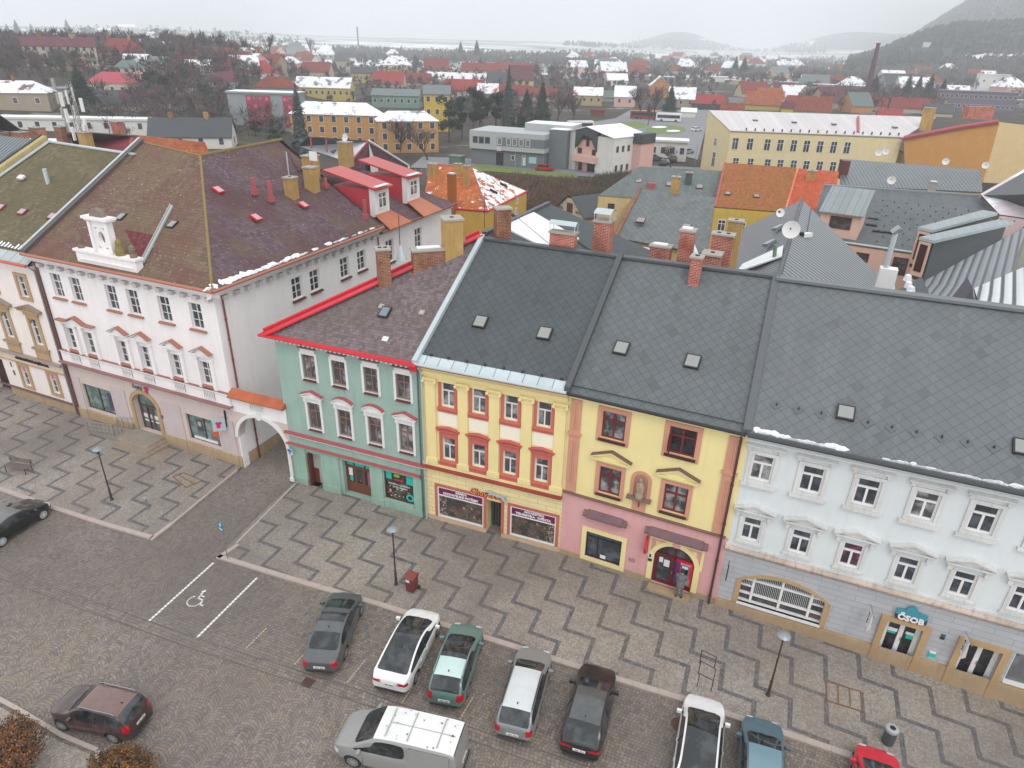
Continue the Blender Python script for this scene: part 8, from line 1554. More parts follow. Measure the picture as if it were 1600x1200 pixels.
for k,(x,y,w_,h_,lb) in enumerate(((1418,103,60,5,'long white factory roof below the grain store'),(1475,106,52,4,'white roofed shed right of the long factory roof'),(1508,108,40,3,'low white shed on the slope, rightmost of three'),(1304,113,22,6,'white flats among trees left of the chimney'),(1255,130,20,4,'small white roofed house by the far factories'),(1130,128,46,6,'white roofed low block beside the dark conifers'),(1150,132,34,5,'pale low block right of the dark conifers'),(1095,84,16,2,'tiny snowy farm at the foot of the misty hill'),(905,92,56,3,'long white shed below the striped fields'),(650,82,44,6,'cluster of pale blocks below the snowy field'),(690,84,40,6,'pale industrial blocks right of the cluster below the field'),(345,72,22,5,'small white roofed house below the left wooded ridge'),(285,60,28,5,'pale flat house high on the left ridge'),(90,62,22,8,'grey block high on the left ridge'),(200,50,24,7,'villa on the crest of the left ridge'),(240,60,14,7,'white gabled house on the left ridge'),(165,55,18,7,'pale block left of the crest villa'))): bld('distant_building',lb,x,y,w_,h_,.5,None,'flat' if k<14 else 'gable',.3,M['snow'],ww if k%2 else wb,'building',(0,0))
random.seed(21); n=0; spots=[]
RMS=[SNR,SNF,BRN,BRN,RED,GRR,DKR,SNR,GNR]; WMS=[ww,wb,wg,wbr,wp]
for zone,cnt,(xa,xb,ya,yb),lb in (('a',34,(880,1260,92,126),'small snowy roofed house scattered in the far valley town'),('b',16,(330,620,84,112),'small house among trees at the centre left'),('c',20,(20,420,66,118),'small house among the trees of the left hillside'),('d',14,(1260,1600,116,160),'small house below the wooded hill at the right')):
    for k in range(cnt):
        x=random.uniform(xa,xb); y=random.uniform(ya,yb); sz=random.uniform(.8,1.25)*max(5,(y-58-.025*(x-800))*.36)
        bld('distant_house',lb,x,y,sz*1.5,sz*.45,.7,random.uniform(-30,50),random.choice(['gable','hip']),.45,random.choice(RMS),random.choice(WMS),'house',(0,0),group={'a':'houses of the far valley town','b':'small houses centre left','c':'small houses of the left hillside','d':'small houses below the wooded hill'}[zone])
# brick factory chimney
p=T(1353,152); s=D(p)/CF; t=TH('factory_chimney','tall slender purple-brown brick factory chimney','chimney',p); m=MB(); m.tube(p,p+Vector((0,0,74*s)),5.0*s,2.6*s,brick('#6a3d52','#6a4a55'),14); m.obj('stack',t); m=MB(); m.tube(p+Vector((0,0,74*s)),p+Vector((0,0,76*s)),3.2*s,3.2*s,plain('#5a3748',.8),14); m.obj('crown',t)
p=T(560,72); s=D(p)/CF; b=MB(); b.tube(p,p+Vector((0,0,27*s)),1.3*s,1.0*s,plain('#4d4f52',.8),8); o=b.obj('water_tower'); props(o,'thin dark mast standing above the trees below the far field','mast')
# modern grey building, pink white building, flat wing
GY=plaster('#aeb2b3',.06,'light_grey_panel'); GD_=plaster('#73797d',.08,'dark_grey_panel')
g0=G(735,256);g1=G(848,266); f=Fr(g0,g1); t=TH('office_building','modern two-storey building, light grey upper floor over dark grey ground floor','office building',f.P(f.L/2,0)); Wd=f.L; m=MB()
f.box(m,0,Wd,-.5,3.6,-11,-.6,GD_); m.obj('ground_floor',t); m=MB(); f.box(m,-.2,Wd+.2,3.6,7.6,-11.2,0,GY,plain('#a8adaf',.6)); m.obj('upper_floor',t); m=MB(); f.box(m,Wd*.37,Wd+.21,4.6,6.5,-4,.03,GD_); m.obj('window_band',t); m=MB(); f.box(m,Wd+.2,Wd+4.5,-.5,8.6,-13,-3,GD_,M['snow']); f.box(m,Wd*.6,Wd+4.6,7.6,9.2,-14,-7,GY,M['snow']); m.obj('stair_tower',t)
for k,x in enumerate((.07,.155,.24,.41,.53,.61,.70,.79)): fwin(t,f,Wd*x,5.6,1.3 if k<3 else 1.1,1.5,M['white'] if k>2 else GD_,bars='')
f2=Fr(f.P(0,0,-.6),f.P(Wd,0,-.6)); fwin(t,f2,Wd*.4,1.6,1.8,2.8,M['dkmetal'],M['glassd'],name='door',bars=''); fwin(t,f2,Wd*.58,2.1,.9,1.1,M['white'],bars=''); fwin(t,f2,Wd*.73,1.7,.9,2.2,M['white'],bars=''); m=MB(); f2.box(m,Wd*.8,Wd*.9,1.2,2.6,.02,.08,plain('#9cc4cc',.5)); f2.box(m,Wd*.72,Wd*.745,.6,2.4,.03,.1,plain('#b8e0dc',.5)); m.obj('poster',t); m=MB(); f.box(m,Wd*.375,Wd*.43,3.5,4.2,.02,.12,plain('#e3c6cf',.5)); m.obj('sign',t); text(f,t,Wd*.402,3.85,'LS',.5,plain('#c0305a',.5),.14)
b=MB(); q=G(714,256,0); b.cbox(q,3.2,2.2,1.8,plain('#4b6a5a',.6),.1); b.cbox(q+Vector((0,0,1.8)),3.4,2.4,.15,plain('#5c7b6a',.6),.1); o=b.obj('waste_container'); props(o,'green waste container by the road left of the grey office building','container')
g0=G(888,264);g1=G(955,276); f=Fr(g0,g1); Wd=f.L; t=TH('apartment_building','white and pink building with a dark gable and balconies','building',f.P(Wd/2,0)); PKK=plaster('#dcb3a8',.15); m=MB(); 
f.box(m,0,Wd*.16,-.5,8.6,-12,0,ww,M['snow']); f.box(m,Wd*.62,Wd*1.0,-.5,8.0,-12,0,ww,M['snow']); f.box(m,Wd*.16,Wd*.62,-.5,6.8,-12,-.5,PKK,M['snow']); m.obj('wall',t); m=MB(); c_=Wd*.39; f.poly(m,[(Wd*.14,8.7),(c_,9.6),(Wd*.64,8.7),(Wd*.64,4.6),(c_+1,7.8),(c_-1,7.8),(Wd*.14,4.8)],-1.0,.25,DKR); m.obj('dark_gable',t); m=MB(); f.box(m,Wd*.14,Wd*.66,2.2,3.6,-.5,1.0,PKK); m.obj('balcony',t)
m=MB(); m.slab([f.P(-.3,8.4,.4),f.P(c_,9.8,.4),f.P(c_,9.8,-12),f.P(-.3,8.4,-12)],.15,M['snow']); m.slab([f.P(c_,9.8,.4),f.P(Wd+.2,8.1,.4),f.P(Wd+.2,8.1,-12),f.P(c_,9.8,-12)],.15,M['snow']); m.obj('roof',t)
for x,z,w_,h_ in ((.39,6.6,.9,2.2),(.22,4.4,1.2,1.2),(.55,4.4,1.2,1.2),(.25,1.1,1.2,2.0),(.5,1.1,2.2,2.0)): fwin(t,Fr(f.P(0,0,-.45),f.P(Wd,0,-.45)),Wd*x,z,w_,h_,plain('#8a4a4a',.5),M['glassd'],bars='')
fs_=Fr(f.P(Wd,0,0),f.P(Wd,0,-12)); [fwin(t,fs_,x,z,.8,1.3,M['brown'],bars='') for x in (1.4,3.4,5.4) for z in (1.6,5.6)]
m=MB(); f.box(m,Wd,Wd+2.2,-.5,6.5,-12,-7,PKK,DKR); f.box(m,Wd,Wd+2.4,6.5,8.6,-12,-6.8,DKR); m.obj('rear_bay',t)
bld('office_building','flat white pavilion with a snowy roof behind bare trees',1027,250,86,26,.35,12,'flat',0,M['snow'],ww,'building',(6,1)); bld('garage','low white annex with snowy roof between the two modern buildings',878,252,32,22,.6,10,'flat',0,M['snow'],ww,'building',(2,1)); bld('kiosk','small white kiosk with snow on top by the buses',1075,184,22,9,.7,10,'gable',.3,M['snow'],ww,'kiosk',(0,0))
bld('shed','pink and white shed with a snowy lean-to behind the grey office building',880,228,26,10,.6,10,'flat',0,PURR,wp,'shed',(0,0)); bld('garage','low red garages beside the bus station road',933,181,22,7,.4,15,'flat',0,RED,RED,'garage',(0,0))
# small ICE-house like gable with lettering
g0=G(866,352,0)
A=G(871,321,3.4);B=G(913,335,3.4); A=G(870,323,3.2); f=Fr(A,Vector((B.x,B.y,0))); f.g0.z=0; Wd=f.L; t=TH('storehouse','small cream storehouse with painted black lettering and a dark roof','shed',A); sc_=1; m=MB(); zt=3.0; m.face([f.P(0,-1),f.P(Wd,-1),f.P(Wd,zt),f.P(Wd*.62,zt+2.1),f.P(Wd*.32,zt+2.1),f.P(0,zt+.2)],plaster('#d6c9ae',.15)); m.face([f.P(Wd,-1),f.P(Wd,-1,-7),f.P(Wd,zt,-7),f.P(Wd,zt)],plaster('#b89a80',.2)); m.obj('wall',t); m=MB(); m.slab([f.P(Wd+.3,zt-.1,.3),f.P(Wd+.3,zt-.1,-7.5),f.P(Wd*.55,zt+2.5,-7.5),f.P(Wd*.55,zt+2.5,.3)],.12,DKR); m.slab([f.P(-.3,zt,.3),f.P(-.3,zt,-7.5),f.P(Wd*.4,zt+2.4,-7.5),f.P(Wd*.4,zt+2.4,.3)],.12,DKR); m.obj('roof',t); fwin(t,f,Wd*.48,zt+.7,1.4,1.4,M['brown'],plain('#6a4a35',.7)); text(f,t,Wd*.17,zt+.3,'ICEA',.55,M['black'],.05); text(f,t,Wd*.8,zt+.3,'MLYN',.55,M['black'],.05)
# buses and distant cars
def bus(label,px_,py_,rz,col,L_=10.5,top=None):
    p=T(px_,py_); t=TH('bus',label,'bus',p,None,R(rz)); bm_=plain(col,.4); m=MB(); m.box((-L_/2,-1.25,.35),(L_,0,0),(0,2.5,0),(0,0,2.6),bm_,top or bm_); m.ext([(-L_/2+.2,-1.15,2.95),(-L_/2+.2,1.15,2.95),(-L_/2+.4,.95,3.1),(-L_/2+.4,-.95,3.1)],(L_-.5,0,0),top or bm_); o=m.obj('body',None); o.parent=t
    for s_ in (-1,1):
        m=MB(); m.box((-L_/2+.5,s_*1.26,1.35),(L_-1,0,0),(0,s_*.02,0),(0,0,1.1),CG); o=m.obj('side_window',None); o.parent=t
        for x in (-L_*.27,L_*.3): m=MB(); m.tube((x,s_*1.0,.48),(x,s_*1.28,.48),.48,.48,TY,14); o=m.obj('wheel',None); o.parent=t
    m=MB(); m.box((L_/2+.01,-1.1,1.1),(.02,0,0),(0,2.2,0),(0,0,1.5),CG); o=m.obj('windscreen',None); o.parent=t; return t
bus('white bus standing in the bus station',1044,190,10,'#d8d9d8',9.5); bus('red and yellow bus partly hidden by a bare birch',1008,186,12,'#8d3030',12,plain('#b5822f',.5)); bus('white bus on the road left of the bus station',906,204,40,'#cfd2d2',9)
def simplecar(label,px_,py_,rz,col,group=None,cat='car'):
    p=T(px_,py_); t=TH('distant_car',label,cat,p,group,R(rz)); c_=plain(col,.35); m=MB(); m.ext([(-2.1,-.85,.3),(2.1,-.85,.3),(2.1,-.85,.75),(1.2,-.85,.95),(-1.9,-.85,1.0),(-2.1,-.85,.8)],(0,1.7,0),c_); m.ext([(-1.2,-.7,1.42),(.2,-.7,1.42),(.4,-.7,1.38),(-1.4,-.7,1.36)],(0,1.4,0),c_); o=m.obj('body',None); o.parent=t; m=MB(); m.ext([(-1.85,-.75,.98),(1.15,-.75,.95),(.3,-.72,1.37),(-1.35,-.72,1.37)],(0,1.5,0),CG); o=m.obj('glazing',None); o.parent=t
    for x in (-1.3,1.3):
        for s_ in (-1,1): m=MB(); m.tube((x,s_*.7,.32),(x,s_*.88,.32),.32,.32,TY,12); o=m.obj('wheel',None); o.parent=t
    return t
simplecar('red car parked on the road before the grey office building',851,267,10,'#a8202f'); simplecar('silver car on the yard beside the cream school',1073,240,60,'#8d9496'); random.seed(12)
for k,(x,y) in enumerate(((1001,250),(1012,251),(1022,250),(1000,258),(994,262),(1047,248),(1052,252),(1042,254),(1036,258),(1088,205),(496,195+22),(520,215))): simplecar('parked car between the bare trees behind the grey roofs',x,y,random.choice([20,60,100]),random.choice(['#9fa5a8','#3a3d40','#c9cbcc','#5b6266']),'cars parked behind the grey roofs')
person('tiny figure in dark clothes walking by the grey office building, left one',G(751,253,0),1.2,'#4a4a50','#2d2f36',pose='walk',hood=False); person('tiny figure in black beside the other walker at the grey office building',G(758,254,0),1.0,'#26262a','#232327',pose='walk',hood=False)
# fence along the road
p0=G(650,272,0);p1=G(900,290,0); t=TH('fence','thin grey wire mesh fence along the grass strip','fence',p0); m=MB(); n=28
for k in range(n+1): q=p0.lerp(p1,k/n); m.tube(q,q+Vector((0,0,1.5)),.04,.04,M['conc'],4)
m.obj('posts',t); m=MB(); [m.tube(p0+Vector((0,0,z)),p1+Vector((0,0,z)),.015,.015,M['conc'],4) for z in (.4,.9,1.4)]; m.obj('wires',t)
for q,h in (((845,252),6.5),((805,262),4.5),((1085,262),5)): p=G(q[0],q[1],0); t=TH('street_lamp','thin grey lamp post '+{845:'at the corner of the grey office building',805:'on the grass strip',1085:'beside the cream school'}[q[0]],'street lamp',p); m=MB(); m.tube(p,p+Vector((0,0,h)),.07,.05,M['conc'],6); m.cbox(p+Vector((0,0,h)),.6,.2,.12,M['conc']); m.obj('pole',t)
# ------------------------------------------------------------------ trees
BK=plain('#4a423e',.95,0,.25,2,'bark'); TWG=leaf(L('#6a5f5c'),L('#4f4745'),'bare_twigs',.8); TWP=leaf(L('#7a5e66'),L('#5e464e'),'reddish_twigs',.8); CON=leaf(L('#2c3b33'),L('#3c4b3c'),'conifer_needles',1.2); CONB=leaf(L('#3c4b48'),L('#4f5c54'),'bluish_needles',1.2); POP=leaf(L('#6b6258'),L('#544b46'),'poplar_twigs',.8)
def protobare(name,h,sp,seed,mt,tw=1.0,cone=False,levels=4):
    random.seed(seed); t=TH(name,None,None,(0,0,-500)); tr=MB(); cr=MB()
    def br(mb,p,d,l,r,lv,mat_):
        segs=2 if lv<2 else 1; q=p
        for s_ in range(segs): 
            d=(d+Vector((random.gauss(0,.12),random.gauss(0,.12),random.gauss(0,.06)+.03))).normalized(); e=q+d*l/segs; r2=r*.75
            if lv<3: mb.tube(q,e,r,r2,mat_,5 if lv==0 else 3,False)
            else:
                w=Vector((random.gauss(0,1),random.gauss(0,1),random.gauss(0,1))).cross(d).normalized()*r; mb.face([q-w,e,q+w],mat_)
            q=e; r=r2
        return q,d
    off=Vector((0,0,-500)); h0=h*.22
    e,d=br(tr,off,Vector((0,0,1)),h0,h*.022,0,BK)
    def grow(p,d,l,r,lv):
        if lv>levels: return
        n=(7 if lv==1 else 5 if lv<4 else 4)
        for k in range(n):
            a=random.uniform(0,6.283); sprd=sp*(1.0 if lv>1 else .75); nd=(d+Vector((math.cos(a),math.sin(a),random.uniform(-.1,.4)))*sprd*random.uniform(.5,1.1)).normalized(); ll=l*random.uniform(.65,1.1); st=p-d*l*random.uniform(0,.5)*(lv>1)
            q,d2=br(cr,st,nd,ll,r,lv,BK if lv<3 else mt); grow(q,d2,l*.62,r*.55,lv+1)
    grow(e,d,h*.30,h*.012,1)
    def gl(p,d,l,n):
        pass
    a=tr.obj('trunk',t); b=cr.obj('crown',t); return t
def protocon(name,h,w,seed,mt,full=1.0):
    random.seed(seed); t=TH(name,None,None,(0,0,-500)); off=Vector((0,0,-500)); tr=MB(); tr.tube(off,off+Vector((0,0,h*.9)),h*.018,h*.004,BK,6,False); tr.obj('trunk',t); cr=MB(); n=int(34)
    for k in range(n):
        z=h*(.06+.94*k/n); rr=w*(1-(z/h))**.8*random.uniform(.85,1.1)+.08; nb=int(9+8*(1-z/h))
        for j in range(nb):
            a=6.283*j/nb+random.uniform(-.3,.3); r=rr*random.uniform(.7,1.1); d=Vector((math.cos(a),math.sin(a),0)); sd=Vector((-d.y,d.x,0)); p=off+Vector((0,0,z+.06*h*.3)); e=off+d*r+Vector((0,0,z-r*.28)); m1=p.lerp(e,.55)+Vector((0,0,.04*r)); ws=r*.22+.05
            cr.face([p,m1-sd*ws,e,m1+sd*ws],mt)
            for q in range(3): f_=random.uniform(.3,1); c=p.lerp(e,f_); cr.face([c-sd*ws*1.3,c+d*ws*.7-Vector((0,0,ws*.9)),c+sd*ws*1.3],mt)
    cr.obj('crown',t); return t
def protopine(name,h,w,seed,mt):
    random.seed(seed); t=TH(name,None,None,(0,0,-500)); off=Vector((0,0,-500)); tr=MB(); tr.tube(off,off+Vector((0,0,h*.85)),h*.02,h*.008,BK,6,False); tr.obj('trunk',t); cr=MB()
    blobs=[(Vector((random.gauss(0,w*.35),random.gauss(0,w*.35),h*random.uniform(.3,.95))),w*random.uniform(.3,.5)) for k in range(16)]
    for c,r in blobs:
        for k in range(110):
            d=Vector((random.gauss(0,1),random.gauss(0,1),random.gauss(0,.8))).normalized(); p=off+c+d*r*random.uniform(.5,1.05); s_=w*.09*random.uniform(.6,1.3); a=d.orthogonal().normalized(); b=d.cross(a); cr.face([p-a*s_-b*s_*.4,p+b*s_,p+a*s_-b*s_*.4],mt)
    cr.obj('crown',t); return t
PT={'bare':[protobare('bare_tree',10,.75,s_,TWG) for s_ in (1,2,3)],'red':[protobare('bare_tree',10,.5,s_,TWP) for s_ in (11,12)],'pop':[protobare('poplar_tree',10,.16,21,POP)],'con':[protocon('conifer_tree',10,2.3,s_,CON) for s_ in (31,32)],'spr':[protocon('spruce_tree',10,1.7,33,CONB)],'pine':[protopine('pine_tree',10,2.6,s_,CON) for s_ in (41,42)],'big':[protobare('bare_tree',10,.8,5,TWG,levels=5)]}
NT_={k:0 for k in PT}; used=set()
def tree(kind,px_,py_,hpx,label,group=None,wid=1.0,dz=0):
    p=T(px_,py_); h=hpx*D(p)/CF*1.04; lst=PT[kind]; src=lst[NT_[kind]%len(lst)]; NT_[kind]+=1
    if src.name in used: t=dup(src)
    else: t=src; used.add(src.name)
    t.location=(p.x,p.y,p.z-.15+dz)
    k=h/10; wid=wid*(1.35 if kind=='con' else 1); t.scale=(k*wid,k*wid,k); t.rotation_euler=(0,0,random.uniform(0,6.28)); t['label']=label; t['category']='tree'
    if group: t['group']=group
    return t
for lst in PT.values():
    for t in lst:
        pass
random.seed(77)
for k,(kd,x,y,h,lb,wd) in enumerate((('con',133,172,62,'dense dark conifer before the long grey annex, left',1.5),('spr',472,238,98,'tall open spruce between the crimson banded block and the orange school',1.0),('pop',390,98,46,'tall bare poplar above the orange-red hip roof',1.0),('pop',420,99,52,'tallest bare poplar left of centre',1.0),('pop',487,95,42,'bare poplar right of the grey hipped house',1.0),
 ('pine',702,222,68,'dark pine left of the grey office building, leftmost of the dark group',1.0),('pine',722,216,62,'dark pine second from the left before the far roofs',1.0),('pine',750,206,66,'dark pine in the middle of the dark group',1.1),('pine',774,204,58,'dark pine right of the middle one above the grey office roof',1.0),('con',822,200,56,'dark conifer above the grey office roof, left of a pair',1.0),('con',846,196,62,'dark conifer above the grey office roof, right of a pair',.9),('spr',794,200,88,'tall sparse larch-like spruce above the grey office building',.8),('con',1046,174,38,'dark conifer between the orange gabled house and the white roof',1.1),
 ('con',1362,155,34,'dark broad spruce beside the factory chimney base',1.5),('con',1413,158,38,'spruce in the row behind the cream school, leftmost',1.1),('con',1429,160,38,'spruce in the row behind the cream school, second',1.1),('con',1446,162,42,'spruce in the row behind the cream school, third',1.1),('con',1467,162,36,'spruce in the row behind the cream school, rightmost',1.0),('red',1393,160,36,'purplish bare tree left of the spruce row',1.3),
 ('big',625,238,66,'large bare spreading tree before the orange school',1.3),('big',668,250,62,'large bare tree left of the grey office building',1.2),('red',870,196,62,'reddish bare birch group above the grey office building, left',1.2),('red',893,196,58,'reddish bare birch group above the grey office building, right',1.2),('red',1002,186,60,'tall purple bare birch by the bus station, left',1.2),('red',1022,188,64,'tall purple bare birch by the bus station, right',1.2),('big',1004,262,58,'bare tree before the flat white pavilion',.9),('red',1048,262,44,'reddish bare tree before the flat white pavilion',1.2),('red',1012,196,44,'small purple birch on the green island',.9),('pine',1112,262,22,'green shrub-like tree at the foot of the cream school',1.6),('red',243,182,46,'tall thin red-twigged birch beside the white hall',.7),('big',205,228,38,'white-twigged bare tree behind the left roofs',1.2),('big',100,120,48,'large bare tree below the apartment block',1.3),('con',108,55,22,'skyline conifer on the left ridge near the grey block',1.0),('con',30,60,26,'tall skyline conifer at the far left',1.0),('con',16,62,22,'skyline conifer at the left edge',1.0),('con',52,57,18,'small skyline conifer on the left ridge',1.0),('con',720,92,24,'dark conifer below the snowy field, left of two',1.1),('con',745,94,28,'dark conifer below the snowy field, right of two',1.1),('con',1160,120,28,'dark conifer pair on the plain, left one',1.2),('con',1147,118,26,'dark conifer pair on the plain, right one',1.2),('big',1085,120,38,'large round bare tree on the plain',1.3),('con',185,100,26,'dark bushy conifer before the big hillside house',1.5),('con',296,120,24,'dark rounded conifer pair at the centre left, left one',1.6),('con',304,121,22,'dark rounded conifer pair at the centre left, right one',1.6),('pine',240,152,40,'dark bushy conifer above the maroon roof, left',1.4),('pine',262,160,44,'dark bushy conifer above the maroon roof, right',1.4),('pine',400,212,24,'dark shrubby conifer before the crimson banded block',1.8),('pine',430,222,24,'dark shrubby conifer at the foot of the orange school',1.8),('pine',574,220,20,'low dark conifer against the orange school',1.4))): tree(kd,x,y,h,lb,None,wd)
def scatter(kd,n,xa,xb,ya,yb,hf,lb,gp,wd=1.0,seed=1,avoid=()):
    random.seed(seed)
    for k in range(n):
        x=random.uniform(xa,xb); y=random.uniform(ya,yb); hz=57.7+.0257*(x-800)
        if any(a<x<b_ and c<y<e for a,b_,c,e in avoid): continue
        tree(kd,x,y,hf*max(10,(y-hz+12))*random.uniform(.35,.6),lb,gp,wd*random.uniform(.9,1.4))
scatter('bare',54,0,420,66,128,.62,'bare brown tree among the houses of the left hillside','bare trees of the left hillside',1.2,3)
scatter('bare',34,330,760,88,120,.6,'bare brown tree among the roofs centre left','bare trees among the roofs centre left',1.2,4,((580,760,112,140),))
scatter('bare',44,760,1260,98,132,.62,'bare tree on the plain before the far valley town','bare trees on the plain',1.3,5)
scatter('bare',48,1260,1600,108,160,.5,'bare tree below the wooded hill','bare trees below the wooded hill',1.3,6,((1470,1600,140,175),))
scatter('pine',44,120,400,40,64,.9,'dark skyline tree on the left ridge','dark trees on the left ridge',1.2,7)
scatter('con',18,400,900,90,112,.5,'small conifer among the far roofs','small conifers among the far roofs',1.2,8); scatter('pine',26,880,1300,92,120,.42,'dark round tree in the far valley town','dark trees of the far valley town',1.3,9)
scatter('red',16,0,420,110,150,.5,'purplish bare tree among the left gardens','purplish bare trees in the left gardens',1.2,12); scatter('bare',22,270,480,140,205,.30,'bare garden tree around the crimson banded block','bare garden trees around the crimson block',1.2,13,((330,470,120,200),)); scatter('con',14,0,420,60,110,.5,'conifer on the left hillside','conifers of the left hillside',1.2,15)
for lst in PT.values():
    for t in lst:
        if t.name not in used:
            for c in list(t.children): bpy.data.objects.remove(c)
            bpy.data.objects.remove(t)
# hedge belt behind the grey roofs: brown bare thicket
def thicket(name,label,pix,h,n,mts,seed,z=0,kind='stuff'):
    random.seed(seed); b=MB(); Q=[G(*q) for q in pix]
    for k in range(n):
        u,v=random.random(),random.random(); p=(Q[0].lerp(Q[1],u)).lerp(Q[3].lerp(Q[2],u),v); m=random.choice(mts); hh=h*random.uniform(.5,1)*(1+.3*noise.noise(p*.15))
        for j in range(5):
            d=Vector((random.gauss(0,.45),random.gauss(0,.45),1)).normalized(); w=d.orthogonal().normalized()*.05; q=p+Vector((random.gauss(0,.4),random.gauss(0,.4),0)); e=q+d*hh*random.uniform(.6,1.1); b.face([q-w,q+w,e],m); 
            for i in range(2): c=q.lerp(e,random.uniform(.4,.9)); d2=(d+Vector((random.gauss(0,.7),random.gauss(0,.7),.2))).normalized(); b.face([c-w*.8,c+w*.8,c+d2*hh*.4],m)
    o=b.obj(name); props(o,label,'hedge',None,kind); return o
thicket('hedge','dense brown leafless thicket along the road behind the red-roofed yellow house',((770,330),(930,345),(925,290),(765,278)),2.2,2800,[leaf(L('#7d6d62'),L('#64564e'),'grey_brush'),leaf(L('#7a5f4a'),L('#5e4a3c'),'brown_brush')],5)
thicket('undergrowth','olive brown brushwood beside the far grey roof',((925,318),(975,300),(985,275),(930,285)),2.2,900,[leaf(L('#6b6440'),L('#55503a'),'olive_brush'),TWG],6)
def twigwood(name,label,n,reg,seed,mts,hm,gap=()):
    random.seed(seed); b=MB(); xa,xb,ya,yb=reg; Z3=[(0,0)]*3
    for k in range(n):
        x,y=random.uniform(xa,xb),random.uniform(ya,yb)
        if any(a<x<c and d<y<e for a,c,d,e in gap): continue
        p=T(x,y+.0257*(x-800)*.5); h=hm*random.uniform(.6,1.3); w=h*random.uniform(.3,.5); m=mts[k%len(mts)]; s_=D(p)/CF*.75; mid=p+Vector((0,0,h*.58))
        b.tube(p-Vector((0,0,.5)),mid,h*.022,h*.01,BK,3,False)
        for j in range(56):
            d=Vector((random.gauss(0,1),random.gauss(0,1),random.gauss(0,1))).normalized(); r=random.uniform(.45,1.05)
            e=mid+Vector((d.x*w*r,d.y*w*r,d.z*h*.44*r)); q=mid.lerp(e,random.uniform(.25,.6))-Vector((0,0,h*.06)); u=(e-q).orthogonal().normalized()*max(.07,s_*.75); b.face([q-u,q+u,e],m,Z3)
    o=b.obj(name); props(o,label,'trees',None,'stuff')
EV=(leaf(L('#3a4640'),L('#4a524a'),'evergreen',.5))
twigwood('garden_trees','dense bare brown garden trees filling the left hillside',620,(-10,470,62,128),31,[TWG,TWG,TWP,EV],8)
twigwood('garden_trees','bare garden trees between the hall, the villa and the crimson banded block',190,(150,470,128,215),32,[TWG,TWP,TWG,EV],8,((395,470,150,200),(140,205,120,165)))
twigwood('garden_trees','bare trees between the roofs of the centre',520,(400,880,84,140),33,[TWG,TWP,EV,TWG],7)
twigwood('garden_trees','bare trees and conifers filling the plain on the right of centre',700,(860,1270,78,132),34,[TWG,EV,TWG,TWP],8)
twigwood('garden_trees','bare woods in front of the wooded hill',620,(1255,1620,74,168),35,[TWG,TWG,EV,TWP],9,((1470,1580,132,170),))
twigwood('garden_trees','low bare trees and brush between the roofs of the middle distance',620,(560,1120,108,170),37,[TWG,TWP,TWG,EV],5,((920,1100,155,180),))
twigwood('garden_trees','brush around the long white hall and the crimson block',150,(120,560,150,225),38,[TWG,EV,TWP],4.5,((140,210,130,170),(395,470,150,205)))
twigwood('garden_trees','purple and dark trees around the bus station and behind the grey office building',90,(690,985,150,205),36,[TWP,TWG,EV],9,((900,985,150,175),(860,985,175,205)))
# wooded hills and distant woods as masses
def woods(name,label,n,f,seed,mts,hh):
    import numpy as np
    random.seed(seed); b=MB()
    for k in range(n):
        p=f()
        if p is None: continue
        x,y=p; z=gz(x,y); h=hh*random.uniform(.6,1.25); r=h*random.uniform(.25,.42); m=random.choice(mts); c=Vector((x,y,z-.5)); top=c+Vector((random.gauss(0,.3),random.gauss(0,.3),h)); N=5; a0=random.uniform(0,6)
        R0=[c+Vector((r*math.cos(a0+6.283*i/N),r*math.sin(a0+6.283*i/N),h*.18)) for i in range(N)]; R1=[c+Vector((r*.75*math.cos(a0+.6+6.283*i/N),r*.75*math.sin(a0+.6+6.283*i/N),h*.6)) for i in range(N)]
        for i in range(N): j=(i+1)%N; b.face([R0[i],R0[j],R1[j],R1[i]],m,[(0,0)]*4); b.face([R1[i],R1[j],top],m,[(0,0)]*3)
    o=b.obj(name); props(o,label,'woodland',None,'stuff')
def hillpt():
    az=random.uniform(0.0,20); r=random.uniform(1.0,1.0)*math.exp(random.uniform(math.log(960),math.log(3000))); x,y=r*math.sin(R(az)),r*math.cos(R(az))
    if az>5.5 and r<1230 and noise.noise(Vector((x*.006,y*.006,3)))<.22: return None
    return x,y
WDM=[leaf(L('#3f4a44'),L('#4f5650'),'wood_a',.05),leaf(L('#57524e'),L('#4a4846'),'wood_b',.05),leaf(L('#343f3a'),L('#454d46'),'wood_c',.05)]
woods('forest','mixed woodland covering the big hill at the upper right',10500,hillpt,5,WDM,15)
def bandpt(xa,xb,ya,yb):
    def f():
        x=random.uniform(xa,xb); y=random.uniform(ya,yb)+.0257*(x-800); p=T(x,y); return (p.x,p.y)
    return f
woods('distant_woods','dark woodland patches on the far misty hills',900,bandpt(900,1290,58,72),6,WDM,16); woods('distant_woods','line of small woods along the far snowy fields',260,bandpt(880,985,57,70),7,WDM,14)
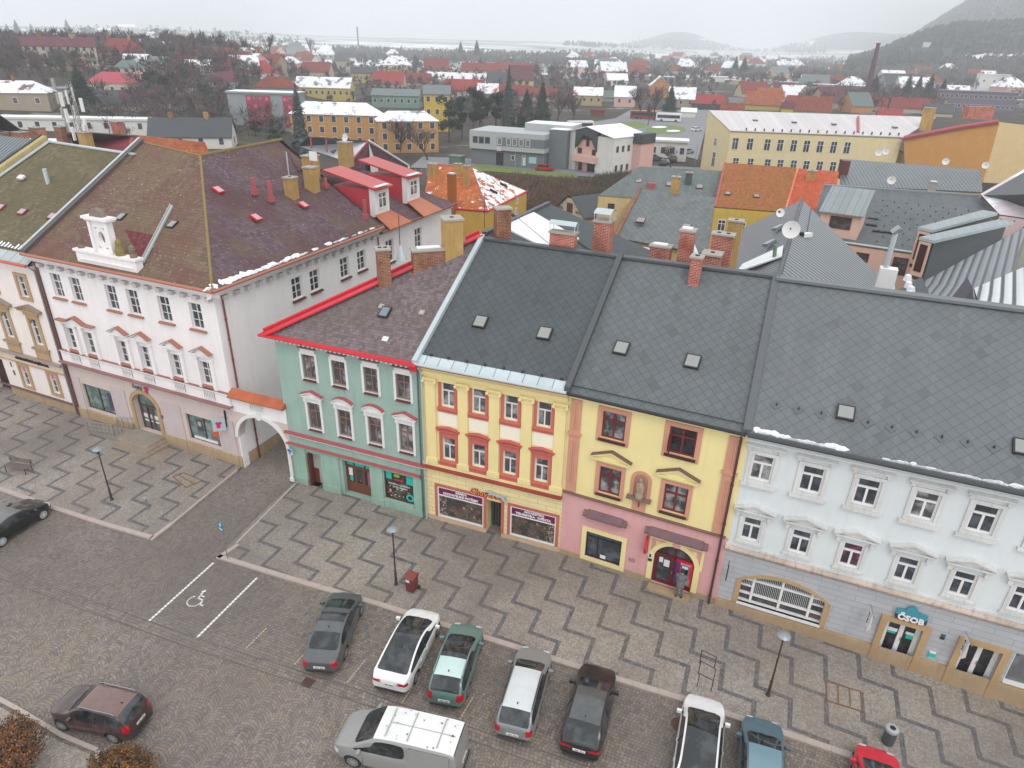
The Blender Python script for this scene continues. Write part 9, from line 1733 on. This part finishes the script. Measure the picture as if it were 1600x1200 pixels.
woods('tree_belt','mixed tree belt below the snowy fields',1500,bandpt(520,1000,84,100),8,WDM+[TWG],8); woods('tree_belt','wooded gardens filling the left hillside',1700,bandpt(-10,470,62,108),9,[WDM[1],TWG,TWG,WDM[0]],6); woods('tree_belt','wooded gardens filling the far valley town',1700,bandpt(900,1300,80,112),10,[WDM[1],TWG,WDM[0]],7); woods('tree_belt','mixed woods below the slope at the right',1500,bandpt(1250,1610,78,118),11,[WDM[1],TWG,WDM[0],WDM[1]],9)
woods('tree_belt','rounded trees on the crest of the left ridge',420,bandpt(100,440,55,64),12,[WDM[0],WDM[2]],8)
def ell2(name,c,rx,ry,m,off):
    n=5; N=20; mb=MB(); P_=[[T(c[0]+rx*j/n*math.cos(6.283*k/N)*(1+.25*math.sin(k*1.7+c[0])),c[1]+ry*j/n*math.sin(6.283*k/N)*(1+.3*math.sin(k*2.3))) for k in range(N)] for j in range(1,n+1)]; C0=T(*c); f=lambda p:Vector((p.x,p.y,gz(p.x,p.y)+off))
    for k in range(N): mb.face([f(C0),f(P_[0][k]),f(P_[0][(k+1)%N])],m); [mb.face([f(P_[j][k]),f(P_[j+1][k]),f(P_[j+1][(k+1)%N]),f(P_[j][(k+1)%N])],m) for j in range(n-1)]
    o=mb.obj(name); o['kind']='structure'
for k,(x,y,rx,ry) in enumerate(((1418,100,40,4),(1500,92,55,5),(1570,86,40,4),(1530,103,60,4),(1590,100,30,5),(1340,100,28,2.5),(1255,68,26,5),(1110,62,16,3))): ell2('snow_field',(x,y),rx,ry,M['snow'] if k%3 else snowroof('#7d8478',.42),1.2)
# ------------------------------------------------------------------ haze
b=MB(); hm=bpy.data.materials.new('haze'); hm.use_nodes=True; nt=hm.node_tree; nt.nodes.clear(); ou=nt.nodes.new('ShaderNodeOutputMaterial'); pv=nt.nodes.new('ShaderNodeVolumePrincipled'); pv.inputs['Color'].default_value=(.93,.96,1,1); pv.inputs['Density'].default_value=HAZE; pv.inputs['Anisotropy'].default_value=0.0; nt.links.new(pv.outputs[0],ou.inputs['Volume'])
b.box((-8000,-60,-40),(14000,0,0),(0,8200,0),(0,0,420),hm); o=b.obj('haze'); o['kind']='stuff'
